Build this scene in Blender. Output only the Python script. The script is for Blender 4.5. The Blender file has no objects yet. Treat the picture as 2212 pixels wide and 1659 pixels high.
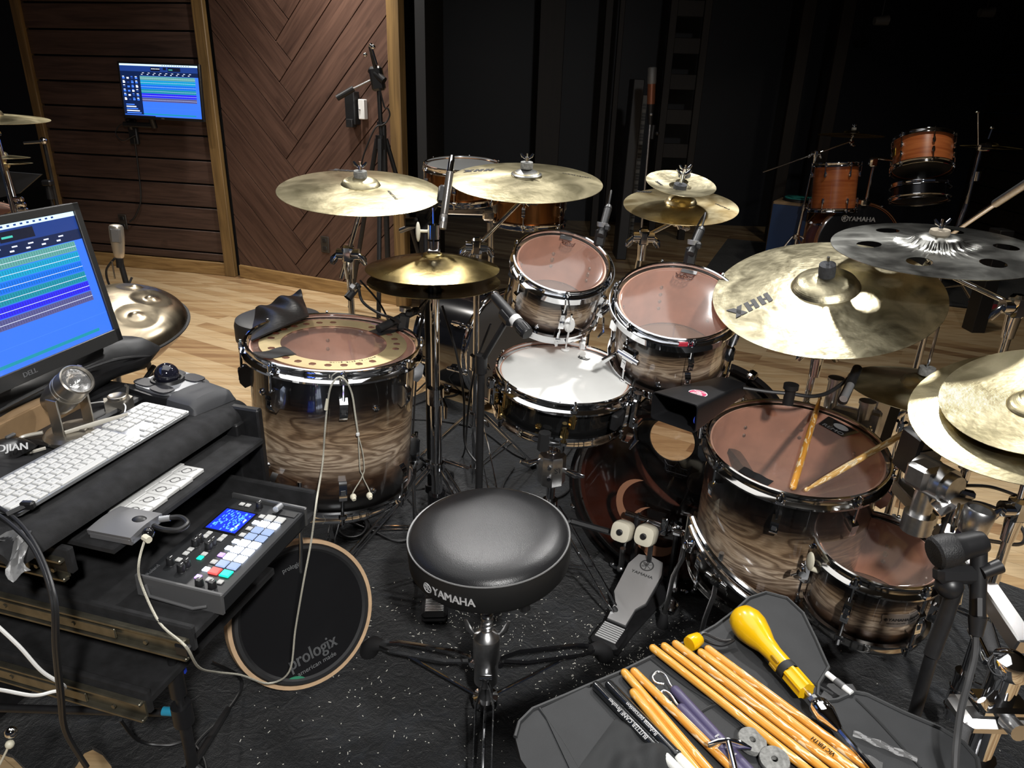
import bpy, math, random
from mathutils import Vector as V, Matrix as Mx
PI = math.pi; R = math.radians; rnd = random.Random(7)
S = bpy.context.scene; COL = S.collection
# ---------------------------------------------------------------- camera (measured from the photograph)
FPX, CX, CY, TH, RO, CH = 1534.0, 1106.0, 829.5, R(22.4), R(1.79), 1.40
cf = V((0, math.cos(TH), -math.sin(TH))); cu0 = V((0, math.sin(TH), math.cos(TH)))
cr = V((1, 0, 0))*math.cos(RO) + cu0*math.sin(RO); cu = cu0*math.cos(RO) - V((1, 0, 0))*math.sin(RO)
CO = V((0, 0, CH))
def ray(x, y): return cf + cr*((x-CX)/FPX) - cu*((y-CY)/FPX)
def Dp(x, y, d): return CO + ray(x, y)*d            # point at a given depth
def Zp(x, y, z): q = ray(x, y); return CO + q*((z-CH)/q.z)   # point at a given height
def Yp(x, y, Y): q = ray(x, y); return CO + q*(Y/q.y)        # point at a given distance
cam = bpy.data.cameras.new('camera'); camo = bpy.data.objects.new('camera', cam); COL.objects.link(camo)
cam.sensor_fit = 'HORIZONTAL'; cam.sensor_width = 36; cam.lens = 36*FPX/2212; cam.clip_start = .02; cam.clip_end = 60
camo.matrix_world = Mx(((cr.x, cu.x, -cf.x, 0), (cr.y, cu.y, -cf.y, 0), (cr.z, cu.z, -cf.z, CH), (0, 0, 0, 1)))
S.camera = camo
# ---------------------------------------------------------------- frames and mesh builder
def fr(c, z=(0, 0, 1), x=(1, 0, 0)):
    z = V(z).normalized(); x = V(x); x = x - z*x.dot(z)
    if x.length < 1e-5: x = V((0, 1, 0)) - z*z.y
    x.normalize(); y = z.cross(x); c = V(c)
    return Mx(((x.x, y.x, z.x, c.x), (x.y, y.y, z.y, c.y), (x.z, y.z, z.z, c.z), (0, 0, 0, 1)))
I4 = Mx.Identity(4)
def T(x=0, y=0, z=0): return Mx.Translation((x, y, z))
def Rz(a): return Mx.Rotation(a, 4, 'Z')
def Rx(a): return Mx.Rotation(a, 4, 'X')
def Ry(a): return Mx.Rotation(a, 4, 'Y')
def rot2(x, y, a): return (x*math.cos(a)-y*math.sin(a), x*math.sin(a)+y*math.cos(a))
LOC = {}
class MB:
    def __init__(s, M=None): s.v = []; s.f = []; s.i = []; s.M = M or I4; s.k = 0
    def mat(s, k): s.k = k; return s
    def at(s, M): s.M = M or I4; return s
    def add(s, vs, fs):
        n = len(s.v); s.v += [s.M @ V(p) for p in vs]
        for f in fs: s.f.append([n+q for q in f]); s.i.append(s.k)
        return s
    def box(s, c, d, ch=.0, M=None):                 # centred box, optional chamfer
        hx, hy, hz = d[0]/2, d[1]/2, d[2]/2; c = V(c); M = M or I4
        if ch <= 0:
            vs = [c + V((a*hx, b*hy, e*hz)) for a in (-1, 1) for b in (-1, 1) for e in (-1, 1)]
            fs = [(0,1,3,2),(4,6,7,5),(0,4,5,1),(2,3,7,6),(0,2,6,4),(1,5,7,3)]
        else:
            ch = min(ch, hx*.95, hy*.95, hz*.95); vs = []; ix = {}
            for a in (-1, 1):
                for b in (-1, 1):
                    for e in (-1, 1):
                        for ax in range(3):
                            p = [a*(hx-ch), b*(hy-ch), e*(hz-ch)]; p[ax] = (a*hx, b*hy, e*hz)[ax]
                            ix[(a, b, e, ax)] = len(vs); vs.append(c + V(p))
            fs = []
            for ax in range(3):
                o1, o2 = [q for q in range(3) if q != ax]
                for sg in (-1, 1):
                    q = []
                    for (u, w) in ((-1,-1),(1,-1),(1,1),(-1,1)):
                        k = [0,0,0]; k[ax] = sg; k[o1] = u; k[o2] = w; q.append(ix[(*k, ax)])
                    fs.append(q)
            for ax in range(3):
                o1, o2 = [q for q in range(3) if q != ax]
                for u in (-1, 1):
                    for w in (-1, 1):
                        def kk(t, a2):
                            k = [0,0,0]; k[ax] = t; k[o1] = u; k[o2] = w; return ix[(*k, a2)]
                        fs.append((kk(-1,o1), kk(1,o1), kk(1,o2), kk(-1,o2)))
            for a in (-1, 1):
                for b in (-1, 1):
                    for e in (-1, 1): fs.append([ix[(a,b,e,q)] for q in range(3)])
        return s.add([M @ p for p in vs], fs)
    def tube(s, pts, r, n=10, cap=True, closed=False, flat=1.0):
        pts = [V(p) for p in pts]; N = len(pts); rr = r if isinstance(r, (list, tuple)) else [r]*N
        vs = []; fs = []; up = None
        for k in range(N):
            a = pts[k-1] if (k > 0 or closed) else pts[k]; b = pts[(k+1) % N] if (k < N-1 or closed) else pts[k]
            t = (b-a); t = t.normalized() if t.length > 1e-9 else V((0,0,1))
            if up is None: up = V((0,0,1)) if abs(t.z) < .9 else V((1,0,0))
            up = up - t*up.dot(t)
            if up.length < 1e-6: up = V((1,0,0)) - t*t.x
            up.normalize(); sd = t.cross(up)
            for j in range(n):
                an = 2*PI*j/n; vs.append(pts[k] + (sd*math.cos(an)*flat + up*math.sin(an))*rr[k])
        L = N if closed else N-1
        for k in range(L):
            for j in range(n):
                a = k*n+j; b = k*n+(j+1) % n; c = ((k+1) % N)*n+(j+1) % n; d = ((k+1) % N)*n+j
                fs.append((a, b, c, d))
        if cap and not closed: fs += [list(range(n))[::-1], [(N-1)*n+j for j in range(n)]]
        return s.add(vs, fs)
    def cyl(s, a, b, r, r2=None, n=14): return s.tube([a, b], [r, r if r2 is None else r2], n)
    def spline(s, pts, r, n=8, sub=6, cap=True, closed=False): return s.tube(cat(pts, sub, closed), r, n, cap, closed)
    def lathe(s, prof, n=40, M=None, a0=0, a1=2*PI, cap=False, loop=False):
        M = M or I4; full = abs(a1-a0-2*PI) < 1e-6; na = n if full else n+1; vs = []; fs = []; K = len(prof)
        for j in range(na):
            an = a0+(a1-a0)*j/n; c, q = math.cos(an), math.sin(an)
            for (r, z) in prof: vs.append(M @ V((r*c, r*q, z)))
        for j in range(n):
            j2 = (j+1) % na
            for k in range(K if loop else K-1):
                k2 = (k+1) % K; fs.append((j*K+k, j2*K+k, j2*K+k2, j*K+k2))
        if cap and full:
            fs.append([j*K for j in range(na)][::-1]); fs.append([j*K+K-1 for j in range(na)])
        return s.add(vs, fs)
    def ball(s, c, r, n=12, sc=(1,1,1)):
        m = max(6, n*2//3); prof = [(math.sin(PI*k/m), -math.cos(PI*k/m)) for k in range(m+1)]; prof[0] = (1e-4,-1); prof[-1] = (1e-4,1)
        return s.lathe(prof, n, T(*c) @ Mx.Diagonal((r*sc[0], r*sc[1], r*sc[2], 1)))
    def prism(s, poly, z0, z1, M=None):
        M = M or I4; n = len(poly); vs = [M @ V((x, y, z0)) for x, y in poly]+[M @ V((x, y, z1)) for x, y in poly]
        fs = [list(range(n))[::-1], list(range(n, 2*n))]+[(k, (k+1) % n, n+(k+1) % n, n+k) for k in range(n)]
        return s.add(vs, fs)
    def sheet(s, fn, nu, nv, th=0.0):               # parametric patch, optional thickness
        g = [[V(fn(u/nu, w/nv)) for w in range(nv+1)] for u in range(nu+1)]; vs = []; fs = []
        for row in g: vs += row
        q = lambda u, w: u*(nv+1)+w
        for u in range(nu):
            for w in range(nv): fs.append((q(u,w), q(u+1,w), q(u+1,w+1), q(u,w+1)))
        if th:
            n = len(vs); vs2 = []
            for u in range(nu+1):
                for w in range(nv+1):
                    a = g[min(u+1,nu)][w]-g[max(u-1,0)][w]; b = g[u][min(w+1,nv)]-g[u][max(w-1,0)]
                    nn = a.cross(b); nn = nn.normalized() if nn.length > 1e-12 else V((0,0,1)); vs2.append(g[u][w]-nn*th)
            vs += vs2; fs += [[n+k for k in f][::-1] for f in list(fs)]
            for u in range(nu): fs.append((q(u+1,0), q(u,0), n+q(u,0), n+q(u+1,0))); fs.append((q(u,nv), q(u+1,nv), n+q(u+1,nv), n+q(u,nv)))
            for w in range(nv): fs.append((q(0,w), q(0,w+1), n+q(0,w+1), n+q(0,w))); fs.append((q(nu,w+1), q(nu,w), n+q(nu,w), n+q(nu,w+1)))
        return s.add(vs, fs)
    def text(s, t, size, M, al='CENTER', wrap=None, ext=.0004, sx=1.0, bold=0, shear=0):
        vs, fs = glyphs(t, size, al, ext, 0, shear)
        for dx in ((-bold*size*.8, 0, bold*size*.8) if bold else (0,)):
            out = []
            for p in vs:
                x, y, z = p.x*sx+dx, p.y, p.z
                if wrap: a = x/wrap; x, z = (wrap+z)*math.sin(a), (wrap+z)*math.cos(a)-wrap
                out.append(M @ V((x, y, z)))
            s.add(out, fs)
        return s
    def hhx(s, size, M):                              # heavy sloped block letters
        k = size*.36; h = size*.36
        def q(P): s.prism(P, 0, .0004, M)
        sh = lambda x, y: (x+.25*y, y)
        for x0 in (-2.55*k, -.55*k):
            for (a, b, c, d) in ((0,.62*k,-h,h),(1.0*k,1.62*k,-h,h),(.5*k,1.1*k,-.2*h,.2*h)): q([sh(x0+a,c), sh(x0+b,c), sh(x0+b,d), sh(x0+a,d)])
        x0 = 1.35*k; q([sh(x0,-h), sh(x0+.75*k,-h), sh(x0+1.7*k,h), sh(x0+.95*k,h)]); q([sh(x0+1.2*k,-h), sh(x0+2.3*k,-1.35*h), sh(x0+.75*k,h), sh(x0-.1*k,h)])
        return s
    def obj(s, name, mats, parent=None, label=None, auto=38, kind=None):
        W = LOC.get(parent, I4).inverted(); me = bpy.data.meshes.new(name)
        me.from_pydata([tuple(W @ p) for p in s.v], [], s.f); mats = mats if isinstance(mats, (list, tuple)) else [mats]
        for m in mats: me.materials.append(m)
        if len(mats) > 1: me.polygons.foreach_set('material_index', s.i)
        if auto:
            me.polygons.foreach_set('use_smooth', [True]*len(me.polygons)); me.update(); me.set_sharp_from_angle(angle=R(auto))
        me.update(); o = bpy.data.objects.new(name, me); COL.objects.link(o)
        if parent: o.parent = parent; LOC[o] = LOC.get(parent, I4)
        else: LOC[o] = I4
        if label: o['label'] = label
        if kind: o['kind'] = kind
        return o
def cat(pts, sub=6, closed=False):
    pts = [V(p) for p in pts]; N = len(pts); out = []
    for k in range(N if closed else N-1):
        g = (lambda q: pts[q % N]) if closed else (lambda q: pts[max(0, min(N-1, q))])
        p0, p1, p2, p3 = g(k-1), g(k), g(k+1), g(k+2)
        for j in range(sub):
            t = j/sub; out.append(.5*((2*p1)+(p2-p0)*t+(2*p0-5*p1+4*p2-p3)*t*t+(3*p1-p0-3*p2+p3)*t**3))
    if not closed: out.append(pts[-1])
    return out
GC = {}
def glyphs(t, size, al, ext, bold, shear):
    key = (t, size, al, ext, bold, shear)
    if key not in GC:
        cu_ = bpy.data.curves.new('txt', 'FONT'); cu_.body = t; cu_.size = size; cu_.align_x = al; cu_.align_y = 'CENTER'; cu_.extrude = ext; cu_.offset = bold*size; cu_.shear = shear; cu_.resolution_u = 3
        o = bpy.data.objects.new('txt', cu_); me = bpy.data.meshes.new_from_object(o)
        GC[key] = ([v.co.copy() for v in me.vertices], [list(p.vertices) for p in me.polygons])
        bpy.data.objects.remove(o); bpy.data.curves.remove(cu_); bpy.data.meshes.remove(me)
    return GC[key]
def thing(name, label, cat_, M=None, group=None):
    o = bpy.data.objects.new(name, None); COL.objects.link(o); o.empty_display_size = .05
    M = M if isinstance(M, Mx) else T(*(M or (0,0,0))); o.matrix_world = M; LOC[o] = M
    o['label'] = label; o['category'] = cat_
    if group: o['group'] = group
    return o
def tag(o, label, cat_, group=None, kind=None):
    o['label'] = label; o['category'] = cat_
    if group: o['group'] = group
    if kind: o['kind'] = kind
    return o
def solo(mb, name, mats, label, cat_, group=None, M=None, kind=None, auto=38):
    if M is None:
        vs = mb.v; M = T(sum(p.x for p in vs)/len(vs), sum(p.y for p in vs)/len(vs), min(p.z for p in vs))
    dm = object(); LOC[dm] = M; W = M.inverted(); mb.v = [W @ p for p in mb.v]
    o = mb.obj(name, mats, None, auto=auto); o.matrix_world = M; LOC[o] = M
    return tag(o, label, cat_, group, kind)
def struct(mb, name, mats, auto=38, parent=None):
    o = mb.obj(name, mats, parent, auto=auto)
    if not parent: o['kind'] = 'structure'
    return o
def dup(root, M, label=None):
    r = root.copy(); COL.objects.link(r); r.matrix_world = M; LOC[r] = M
    if label: r['label'] = label
    for ch in list(root.children):
        c = ch.copy(); COL.objects.link(c); c.parent = r
        for g in ch.children:
            d = g.copy(); COL.objects.link(d); d.parent = c
    return r
# ---------------------------------------------------------------- materials
def lin(c):
    if isinstance(c, str): c = [int(c[k:k+2], 16)/255 for k in (0, 2, 4)]; c = [x/12.92 if x <= .04045 else ((x+.055)/1.055)**2.4 for x in c]
    return (c[0], c[1], c[2], 1)
class NT:
    def __init__(s, name):
        s.m = bpy.data.materials.new(name); s.m.use_nodes = True; s.t = s.m.node_tree; s.t.nodes.clear(); s.out = s.n('ShaderNodeOutputMaterial')
    def n(s, ty, **kw):
        o = s.t.nodes.new(ty)
        for k, v in kw.items():
            if k[0] == '_': setattr(o, k[1:], v)
            else: s.set(o, k, v)
        return o
    def set(s, o, k, v):
        k = k.replace('__', ' '); i = o.inputs[int(k[1:])] if k[0] == 'i' and k[1:].isdigit() else o.inputs[k]
        if isinstance(v, bpy.types.NodeSocket): s.t.links.new(v, i)
        elif isinstance(v, bpy.types.Node): s.t.links.new(v.outputs[0], i)
        else: i.default_value = v
    def tc(s, k='Object', sc=(1,1,1), rot=(0,0,0), loc=(0,0,0)):
        return s.n('ShaderNodeMapping', Vector=s.n('ShaderNodeTexCoord').outputs[k], Scale=sc, Rotation=rot, Location=loc).outputs[0]
    def ramp(s, fac, st, mode='LINEAR'):
        o = s.n('ShaderNodeValToRGB', Fac=fac); e = o.color_ramp.elements; o.color_ramp.interpolation = mode
        while len(e) > len(st): e.remove(e[-1])
        while len(e) < len(st): e.new(.5)
        for k, (p, c) in enumerate(st): e[k].position = p; e[k].color = lin(c)
        return o.outputs[0]
    def noise(s, vec, sc, det=3, dist=0): return s.n('ShaderNodeTexNoise', Vector=vec, Scale=sc, Detail=det, Distortion=dist).outputs[0]
    def mix(s, f, a, b, mode='MIX'):
        o = s.n('ShaderNodeMix', _data_type='RGBA', _blend_type=mode)
        for i, v in ((0, f), (6, a), (7, b)):
            if isinstance(v, bpy.types.NodeSocket): s.t.links.new(v, o.inputs[i])
            else: o.inputs[i].default_value = v if not isinstance(v, str) else lin(v)
        return o.outputs[2]
    def math(s, op, a, b=0.0): return s.n('ShaderNodeMath', _operation=op, i0=a, i1=b).outputs[0]
    def bump(s, h, st=.2, d=.002): return s.n('ShaderNodeBump', Strength=st, Distance=d, Height=h).outputs[0]
    def pbr(s, **kw):
        o = s.n('ShaderNodeBsdfPrincipled', **kw); s.t.links.new(o.outputs[0], s.out.inputs[0]); return s.m
MC = {}
def mt(name, col, ro=.5, me=0, coat=0, noise=0, nsc=60, bump=0, bsc=200, spec=.5, sheen=0):
    if name in MC: return MC[name]
    b = NT(name); kw = {}; c = lin(col)
    if noise or bump: v = b.tc('Object')
    if noise:
        f = b.noise(v, nsc, 4); lo = tuple(x*(1-noise) for x in c[:3])+(1,); hi = tuple(min(1, x*(1+noise)) for x in c[:3])+(1,)
        kw['Base__Color'] = b.mix(b.ramp(f, [(.3, '000000'), (.7, 'ffffff')]), lo, hi)
    else: kw['Base__Color'] = c
    if bump: kw['Normal'] = b.bump(b.noise(v, bsc, 3), bump, .001)
    MC[name] = b.pbr(Roughness=ro, Metallic=me, **{'Coat__Weight': coat, 'Coat__Roughness': .04, 'Specular__IOR__Level': spec, 'Sheen__Weight': sheen}, **kw); return MC[name]
def emit(name, col, st=1.0):
    if name in MC: return MC[name]
    b = NT(name); MC[name] = b.pbr(**{'Base__Color': (0.01,0.01,0.01,1), 'Emission__Color': lin(col), 'Emission__Strength': st, 'Roughness': .25}); return MC[name]
CHROME = mt('chrome', (.82,.83,.85), .06, 1); BRASS = mt('brushed_ring_bronze', (.62,.5,.28), .42, .75, noise=.08, nsc=20); CHROME_R = mt('brushed_steel', (.6,.6,.6), .3, 1, noise=.1, nsc=90)
NICKEL = mt('dark_nickel', (.5,.49,.47), .1, 1); GOLD = mt('gold_plate', (.83,.6,.25), .14, 1); ALU = mt('satin_aluminium', (.72,.72,.72), .28, 1)
BLK = mt('black_plastic', (.012,.012,.013), .4); BLKG = mt('gloss_black', (.008,.008,.009), .12, coat=.5); RUB = mt('black_rubber', (.014,.014,.015), .65, bump=.2, bsc=120)
BLKM = mt('matt_black_steel', (.013,.013,.014), .45, noise=.2); CABLE = mt('black_cable', (.013,.013,.014), .45); WHT = mt('white_plastic', (.8,.8,.78), .4)
FELT = mt('grey_felt', (.2,.2,.19), .95, noise=.35, nsc=150, bump=.6, bsc=400); FELTK = mt('charcoal_felt', (.04,.042,.047), .95, noise=.2, nsc=150, bump=.5, bsc=400)
GREYP = mt('grey_plastic', (.09,.09,.092), .45); SILVP = mt('silver_plastic', (.42,.43,.45), .32, .6); PEARL = mt('cream_grip', (.7,.66,.52), .4); CREAM = mt('cream_wire', (.62,.6,.5), .5)
def wood_burst(name, R0, D, dark=.0):
    b = NT(name); sp = b.n('ShaderNodeSeparateXYZ', Vector=b.n('ShaderNodeTexCoord').outputs['Object'])
    v = b.tc('Object', (5, 5, 26)); w = b.noise(v, 1.0, 3, .6)
    g = b.n('ShaderNodeTexWave', _wave_type='BANDS', _bands_direction='Z', Vector=b.tc('Object', (1,1,1)), Scale=7.5, Distortion=0)
    cont = b.math('FRACT', b.math('MULTIPLY', b.noise(b.tc('Object', (3.2,3.2,13)), 1.1, 2.2, .9), 9.0))
    vein = b.ramp(cont, [(0, 'd2bfa8'), (.34, 'c0aa92'), (.5, '84705f'), (.72, '9a8570'), (1, 'd2bfa8')])
    fine = b.ramp(b.noise(b.tc('Object', (30,30,300)), 1.4, 4), [(.35, '8d8478'), (.65, 'ffffff')])
    base = b.mix(.55, vein, fine, 'MULTIPLY')
    zn = b.math('DIVIDE', b.math('ADD', sp.outputs[2], .018), -D)
    zj = b.math('ADD', zn, b.math('MULTIPLY', b.math('SUBTRACT', w, .5), .06))
    brs = b.ramp(zj, [(0, '000000'), (.13, '060509'), (.24, '2e241f'), (.42, 'd8ccbc'), (.6, 'ffffff'), (.73, '6d5a4d'), (.86, '0a0809'), (1, '000000')])
    col = b.mix(1.0, base, brs, 'MULTIPLY')
    return b.pbr(**{'Base__Color': col, 'Roughness': .35, 'Coat__Weight': 1.0, 'Coat__Roughness': .05})
def bronze(name, c1, c2, ro=.28, an=.5, hammer=.25, hs=55, pat=9):
    b = NT(name); v = b.tc('Object'); n1 = b.noise(v, pat, 5, 1.2); n2 = b.noise(v, hs, 2)
    sp = b.n('ShaderNodeSeparateXYZ', Vector=v); r = b.math('SQRT', b.math('ADD', b.math('MULTIPLY', sp.outputs[0], sp.outputs[0]), b.math('MULTIPLY', sp.outputs[1], sp.outputs[1])))
    gr = b.math('SINE', b.math('MULTIPLY', r, 2600.0))
    col = b.ramp(n1, [(.3, c1), (.62, c2)])
    h = b.math('ADD', b.math('MULTIPLY', n2, 1.0), b.math('MULTIPLY', gr, .02))
    tan = b.n('ShaderNodeTangent', _direction_type='RADIAL', _axis='Z')
    rr = b.math('ADD', b.math('MULTIPLY', n1, .12), ro-.06)
    return b.pbr(**{'Base__Color': col, 'Metallic': 1.0, 'Roughness': rr, 'Anisotropic': an, 'Tangent': tan.outputs[0], 'Normal': b.bump(h, hammer, .002)})
BR1 = bronze('pale_bronze', '999070', 'c9be9c', .34, .45, .3, 60)
BR2 = bronze('mottled_bronze', '8a826a', 'c9c0a2', .34, .4, .55, 48, 14)
BRH = bronze('dark_bronze', '7a6a44', '9a8858', .26, .8, .12, 70)
BRS = bronze('polished_bronze', 'b39a68', 'e6d8b0', .3, .5, .2, 60)
BRK = bronze('dark_silver_alloy', '6c6c68', 'b4b4ae', .24, .5, .3, 40, 8)
def head_mat(name, tint, haze=.1, hc=(.55,.42,.38)):
    b = NT(name); tr = b.n('ShaderNodeBsdfTransparent', Color=lin(tint)); df = b.n('ShaderNodeBsdfDiffuse', Color=(*hc, 1)); gl = b.n('ShaderNodeBsdfGlossy', Color=(1,1,1,1), Roughness=.07)
    sc = b.ramp(b.noise(b.tc('Object'), 30, 6, 1), [(.5, '000000'), (.8, '3a3a3a')])
    m1 = b.n('ShaderNodeMixShader', i0=b.math('ADD', b.math('MULTIPLY', sc, .4), haze), i1=tr, i2=df)
    fc = b.n('ShaderNodeLayerWeight', Blend=.5).outputs['Facing']; fz = b.math('ADD', .075, b.math('MULTIPLY', b.math('POWER', fc, 4.5), .8)); m2 = b.n('ShaderNodeMixShader', i0=fz, i1=m1, i2=gl)
    b.t.links.new(m2.outputs[0], b.out.inputs[0]); return b.m
HEAD = head_mat('clear_drum_head', 'f2e6df', .15, (.56,.45,.40)); HEADB = head_mat('bottom_drum_head', 'e8dcd6', .45, (.4,.3,.26)); HEADK = head_mat('smoky_bass_head', 'cdbfb6', .03, (.1,.08,.07)); GLASSY = head_mat('clear_film', 'f4f4f4', .06, (.8,.8,.8))
INNER = mt('maple_ply_inside', (.58,.33,.24), .45, noise=.18, nsc=14)
SNHEAD = mt('coated_white_head', (.82,.82,.79), .7, noise=.05, nsc=9)
# ================================================================ ROOM
def floor_mat():
    b = NT('hickory_floor'); v = b.tc('Object', (1,1,1), (0,0,R(30)))
    br = b.n('ShaderNodeTexBrick', _offset=.37, _squash=1, Vector=v, Color1=(0,0,0,1), Color2=(1,1,1,1), Mortar=(.5,.5,.5,1), Scale=1, Mortar__Size=.0009, Brick__Width=1.9, Row__Height=.085, Bias=0)
    g = b.noise(b.tc('Object', (.8, 15, 1), (0,0,R(30))), 1.2, 4, .5); f = b.noise(b.tc('Object', (6, 120, 1), (0,0,R(30))), 1, 4)
    k = b.math('ADD', b.math('MULTIPLY', br.outputs[0], .5), b.math('MULTIPLY', g, .68))
    c = b.ramp(k, [(.2, '75573e'), (.36, 'a5835f'), (.52, 'c8a97e'), (.68, 'dcc39b'), (.9, 'b8966c')])
    c = b.mix(.35, c, b.ramp(f, [(.3, '9c8468'), (.7, 'ffffff')]), 'MULTIPLY')
    c = b.mix(b.math('MULTIPLY', br.outputs[1], .5), c, '4a3826')
    return b.pbr(**{'Base__Color': c, 'Roughness': .3, 'Coat__Weight': .25, 'Coat__Roughness': .15, 'Normal': b.bump(f, .05, .001)})
def plank_mat(name, a1, a2, axis):
    b = NT(name); sc = {'x': (1.5, 30, 30), 'u': (1, 1, 1)}[axis]
    uv = b.n('ShaderNodeUVMap').outputs[0]
    g = b.noise(b.n('ShaderNodeMapping', Vector=uv, Scale=(2.2, 34, 1)).outputs[0], 1.3, 5, .8); f = b.noise(b.n('ShaderNodeMapping', Vector=uv, Scale=(.7, 5, 1)).outputs[0], 2, 2)
    kn = b.noise(b.n('ShaderNodeMapping', Vector=uv, Scale=(6, 9, 1)).outputs[0], 1, 1)
    c = b.ramp(b.math('ADD', b.math('MULTIPLY', g, .6), b.math('MULTIPLY', f, .4)), [(.3, a1), (.68, a2)])
    c = b.mix(b.ramp(kn, [(.68, '000000'), (.76, '888888')]), c, '120a07')
    return b.pbr(**{'Base__Color': c, 'Roughness': .5, 'Normal': b.bump(g, .12, .002)})
def uv_boards(o, M, dirs):   # per-board UV along the board
    me = o.data; uv = me.uv_layers.new(name='UVMap'); Wi = M.inverted()
    for p in me.polygons:
        k = dirs[p.index]
        for li in p.loop_indices:
            q = Wi @ me.vertices[me.loops[li].vertex_index].co; s, z = q.x, q.y
            a = k[0]; u = s*math.cos(a)+z*math.sin(a); w = -s*math.sin(a)+z*math.cos(a); uv.data[li].uv = (u+k[1], w+k[1]*.37)
FLOORM = floor_mat(); DKWOOD = plank_mat('dark_stained_plank', '33251f', '5c463c', 'u'); CHEVM = plank_mat('walnut_stained_plank', '38261f', '644a3e', 'u')
def timber_mat(name, a, c_, rot):
    b = NT(name); g = b.noise(b.tc('Object', rot), 1.4, 5, .8); return b.pbr(**{'Base__Color': b.ramp(g, [(.3, a), (.7, c_)]), 'Roughness': .55, 'Normal': b.bump(g, .1, .002)})
TIMB = timber_mat('pine_timber_upright', '5b4629', '8a6d42', (26, 26, 1.5)); BASEM = timber_mat('pine_baseboard', '7e6038', 'ab8a58', (3, 3, 30)); DKT = timber_mat('dark_timber', '17110d', '241b15', (20, 20, 1.5))
BLKW = mt('black_wall_paint', (.006,.006,.007), .6); NAVY = mt('navy_black_panel', (.004,.006,.012), .5); CEIL = mt('charcoal_ceiling', (.06,.06,.062), .8)
m = MB(); m.add([(-7,-3,0),(7,-3,0),(7,9.5,0),(-7,9.5,0)], [(0,1,2,3)]); struct(m, 'floor', FLOORM)
m = MB(); m.box((0,3.25,2.95), (14,12.5,.1)); struct(m, 'ceiling', CEIL)
A = V((-2.182,5.426,0)); dA = V((-1.425,.305,0)).normalized(); dB = V((1.399,-.661,0)).normalized()
nA = V((-dA.y, dA.x, 0)); nB = V((dB.y, -dB.x, 0))            # both face the room
if nA.y > 0: nA = -nA
if nB.y > 0: nB = -nB
MA = fr(A, nA, dA); MB_ = fr(A, nB, dB)                       # x along wall, z out of the wall
def wallM(d, n): return Mx(((d.x, 0, n.x, A.x), (d.y, 0, n.y, A.y), (0, 1, 0, 0), (0, 0, 0, 1)))
WA, WB = wallM(dA, nA), wallM(dB, nB)                         # local: x along, y up, z out
# --- wall with horizontal planks
m = MB(WA); m.box((.75,1.35,-.06), (1.6,2.7,.04)); back = m; dirs = [(0,0)]*6; m.k = 0
g = [.1]+[.168+.1725*k for k in range(15)]
for k in range(len(g)-1):
    m.k = 1; n0 = len(m.f); m.box((.77,(g[k]+g[k+1])/2,-.02), (1.5,g[k+1]-g[k]-.013,.03), .003); dirs += [(0, rnd.random()*9)]*(len(m.f)-n0)
o = struct(m, 'wall_left', [BLKW, DKWOOD]); uv_boards(o, WA, dirs)
# --- chevron wall
def clip(poly, f):
    out = []
    for k in range(len(poly)):
        a, b = poly[k], poly[(k+1) % len(poly)]; fa, fb = f(a), f(b)
        if fa >= 0: out.append(a)
        if fa*fb < 0: t = fa/(fa-fb); out.append((a[0]+(b[0]-a[0])*t, a[1]+(b[1]-a[1])*t))
    return out
m = MB(WB); m.box((.78,1.35,-.06), (1.56,2.7,.04)); dirs = [(0,0)]*6; q2 = math.sqrt(.5); w = .249*q2; gp = .007
def st(u, v): return ((u-v)*q2, (u+v)*q2)
for k in range(-13, 9):
    s0, z0 = .612, 1.412+.249*k; u0, v0 = (s0+z0)*q2, (z0-s0)*q2
    for (poly, an) in ((([(u0+gp/2, v0+gp/2), (u0+w-gp/2, v0+gp/2), (u0+w-gp/2, v0+3), (u0+gp/2, v0+3)]), R(-45)), (([(u0+gp/2, v0-w+gp/2), (u0+3, v0-w+gp/2), (u0+3, v0-gp/2), (u0+gp/2, v0-gp/2)]), R(45))):
        P = [st(*p) for p in poly]
        for f in (lambda p: p[0]-.05, lambda p: 1.53-p[0], lambda p: p[1]-.1, lambda p: 2.66-p[1]):
            P = clip(P, f) if P else P
        if len(P) > 2:
            ar = sum(P[i][0]*P[(i+1) % len(P)][1]-P[(i+1) % len(P)][0]*P[i][1] for i in range(len(P)))
            if ar < 0: P = P[::-1]
            m.k = 1; n0 = len(m.f); m.prism(P, -.03, -.005+.002*rnd.random()); dirs += [(an, rnd.random()*9)]*(len(m.f)-n0)
o = struct(m, 'wall_back', [BLKW, CHEVM]); uv_boards(o, WB, dirs)
def trim(n, M, c, d, mat, ch=.004): return struct(MB(M).box(c, d, ch), 'trim_%d' % n, mat)
trim(1, WA, (1.515,1.35,-.005), (.07,2.7,.06), TIMB); trim(2, WA, (.035,1.35,.0), (.085,2.7,.05), TIMB)
trim(3, WB, (1.565,1.35,-.0), (.085,2.7,.07), TIMB)
struct(MB(WA).box((.755,.05,.0), (1.45,.1,.03), .004), 'baseboard_left', BASEM); struct(MB(WB).box((.79,.05,.0), (1.47,.1,.03), .004), 'baseboard_back', BASEM)
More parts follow.
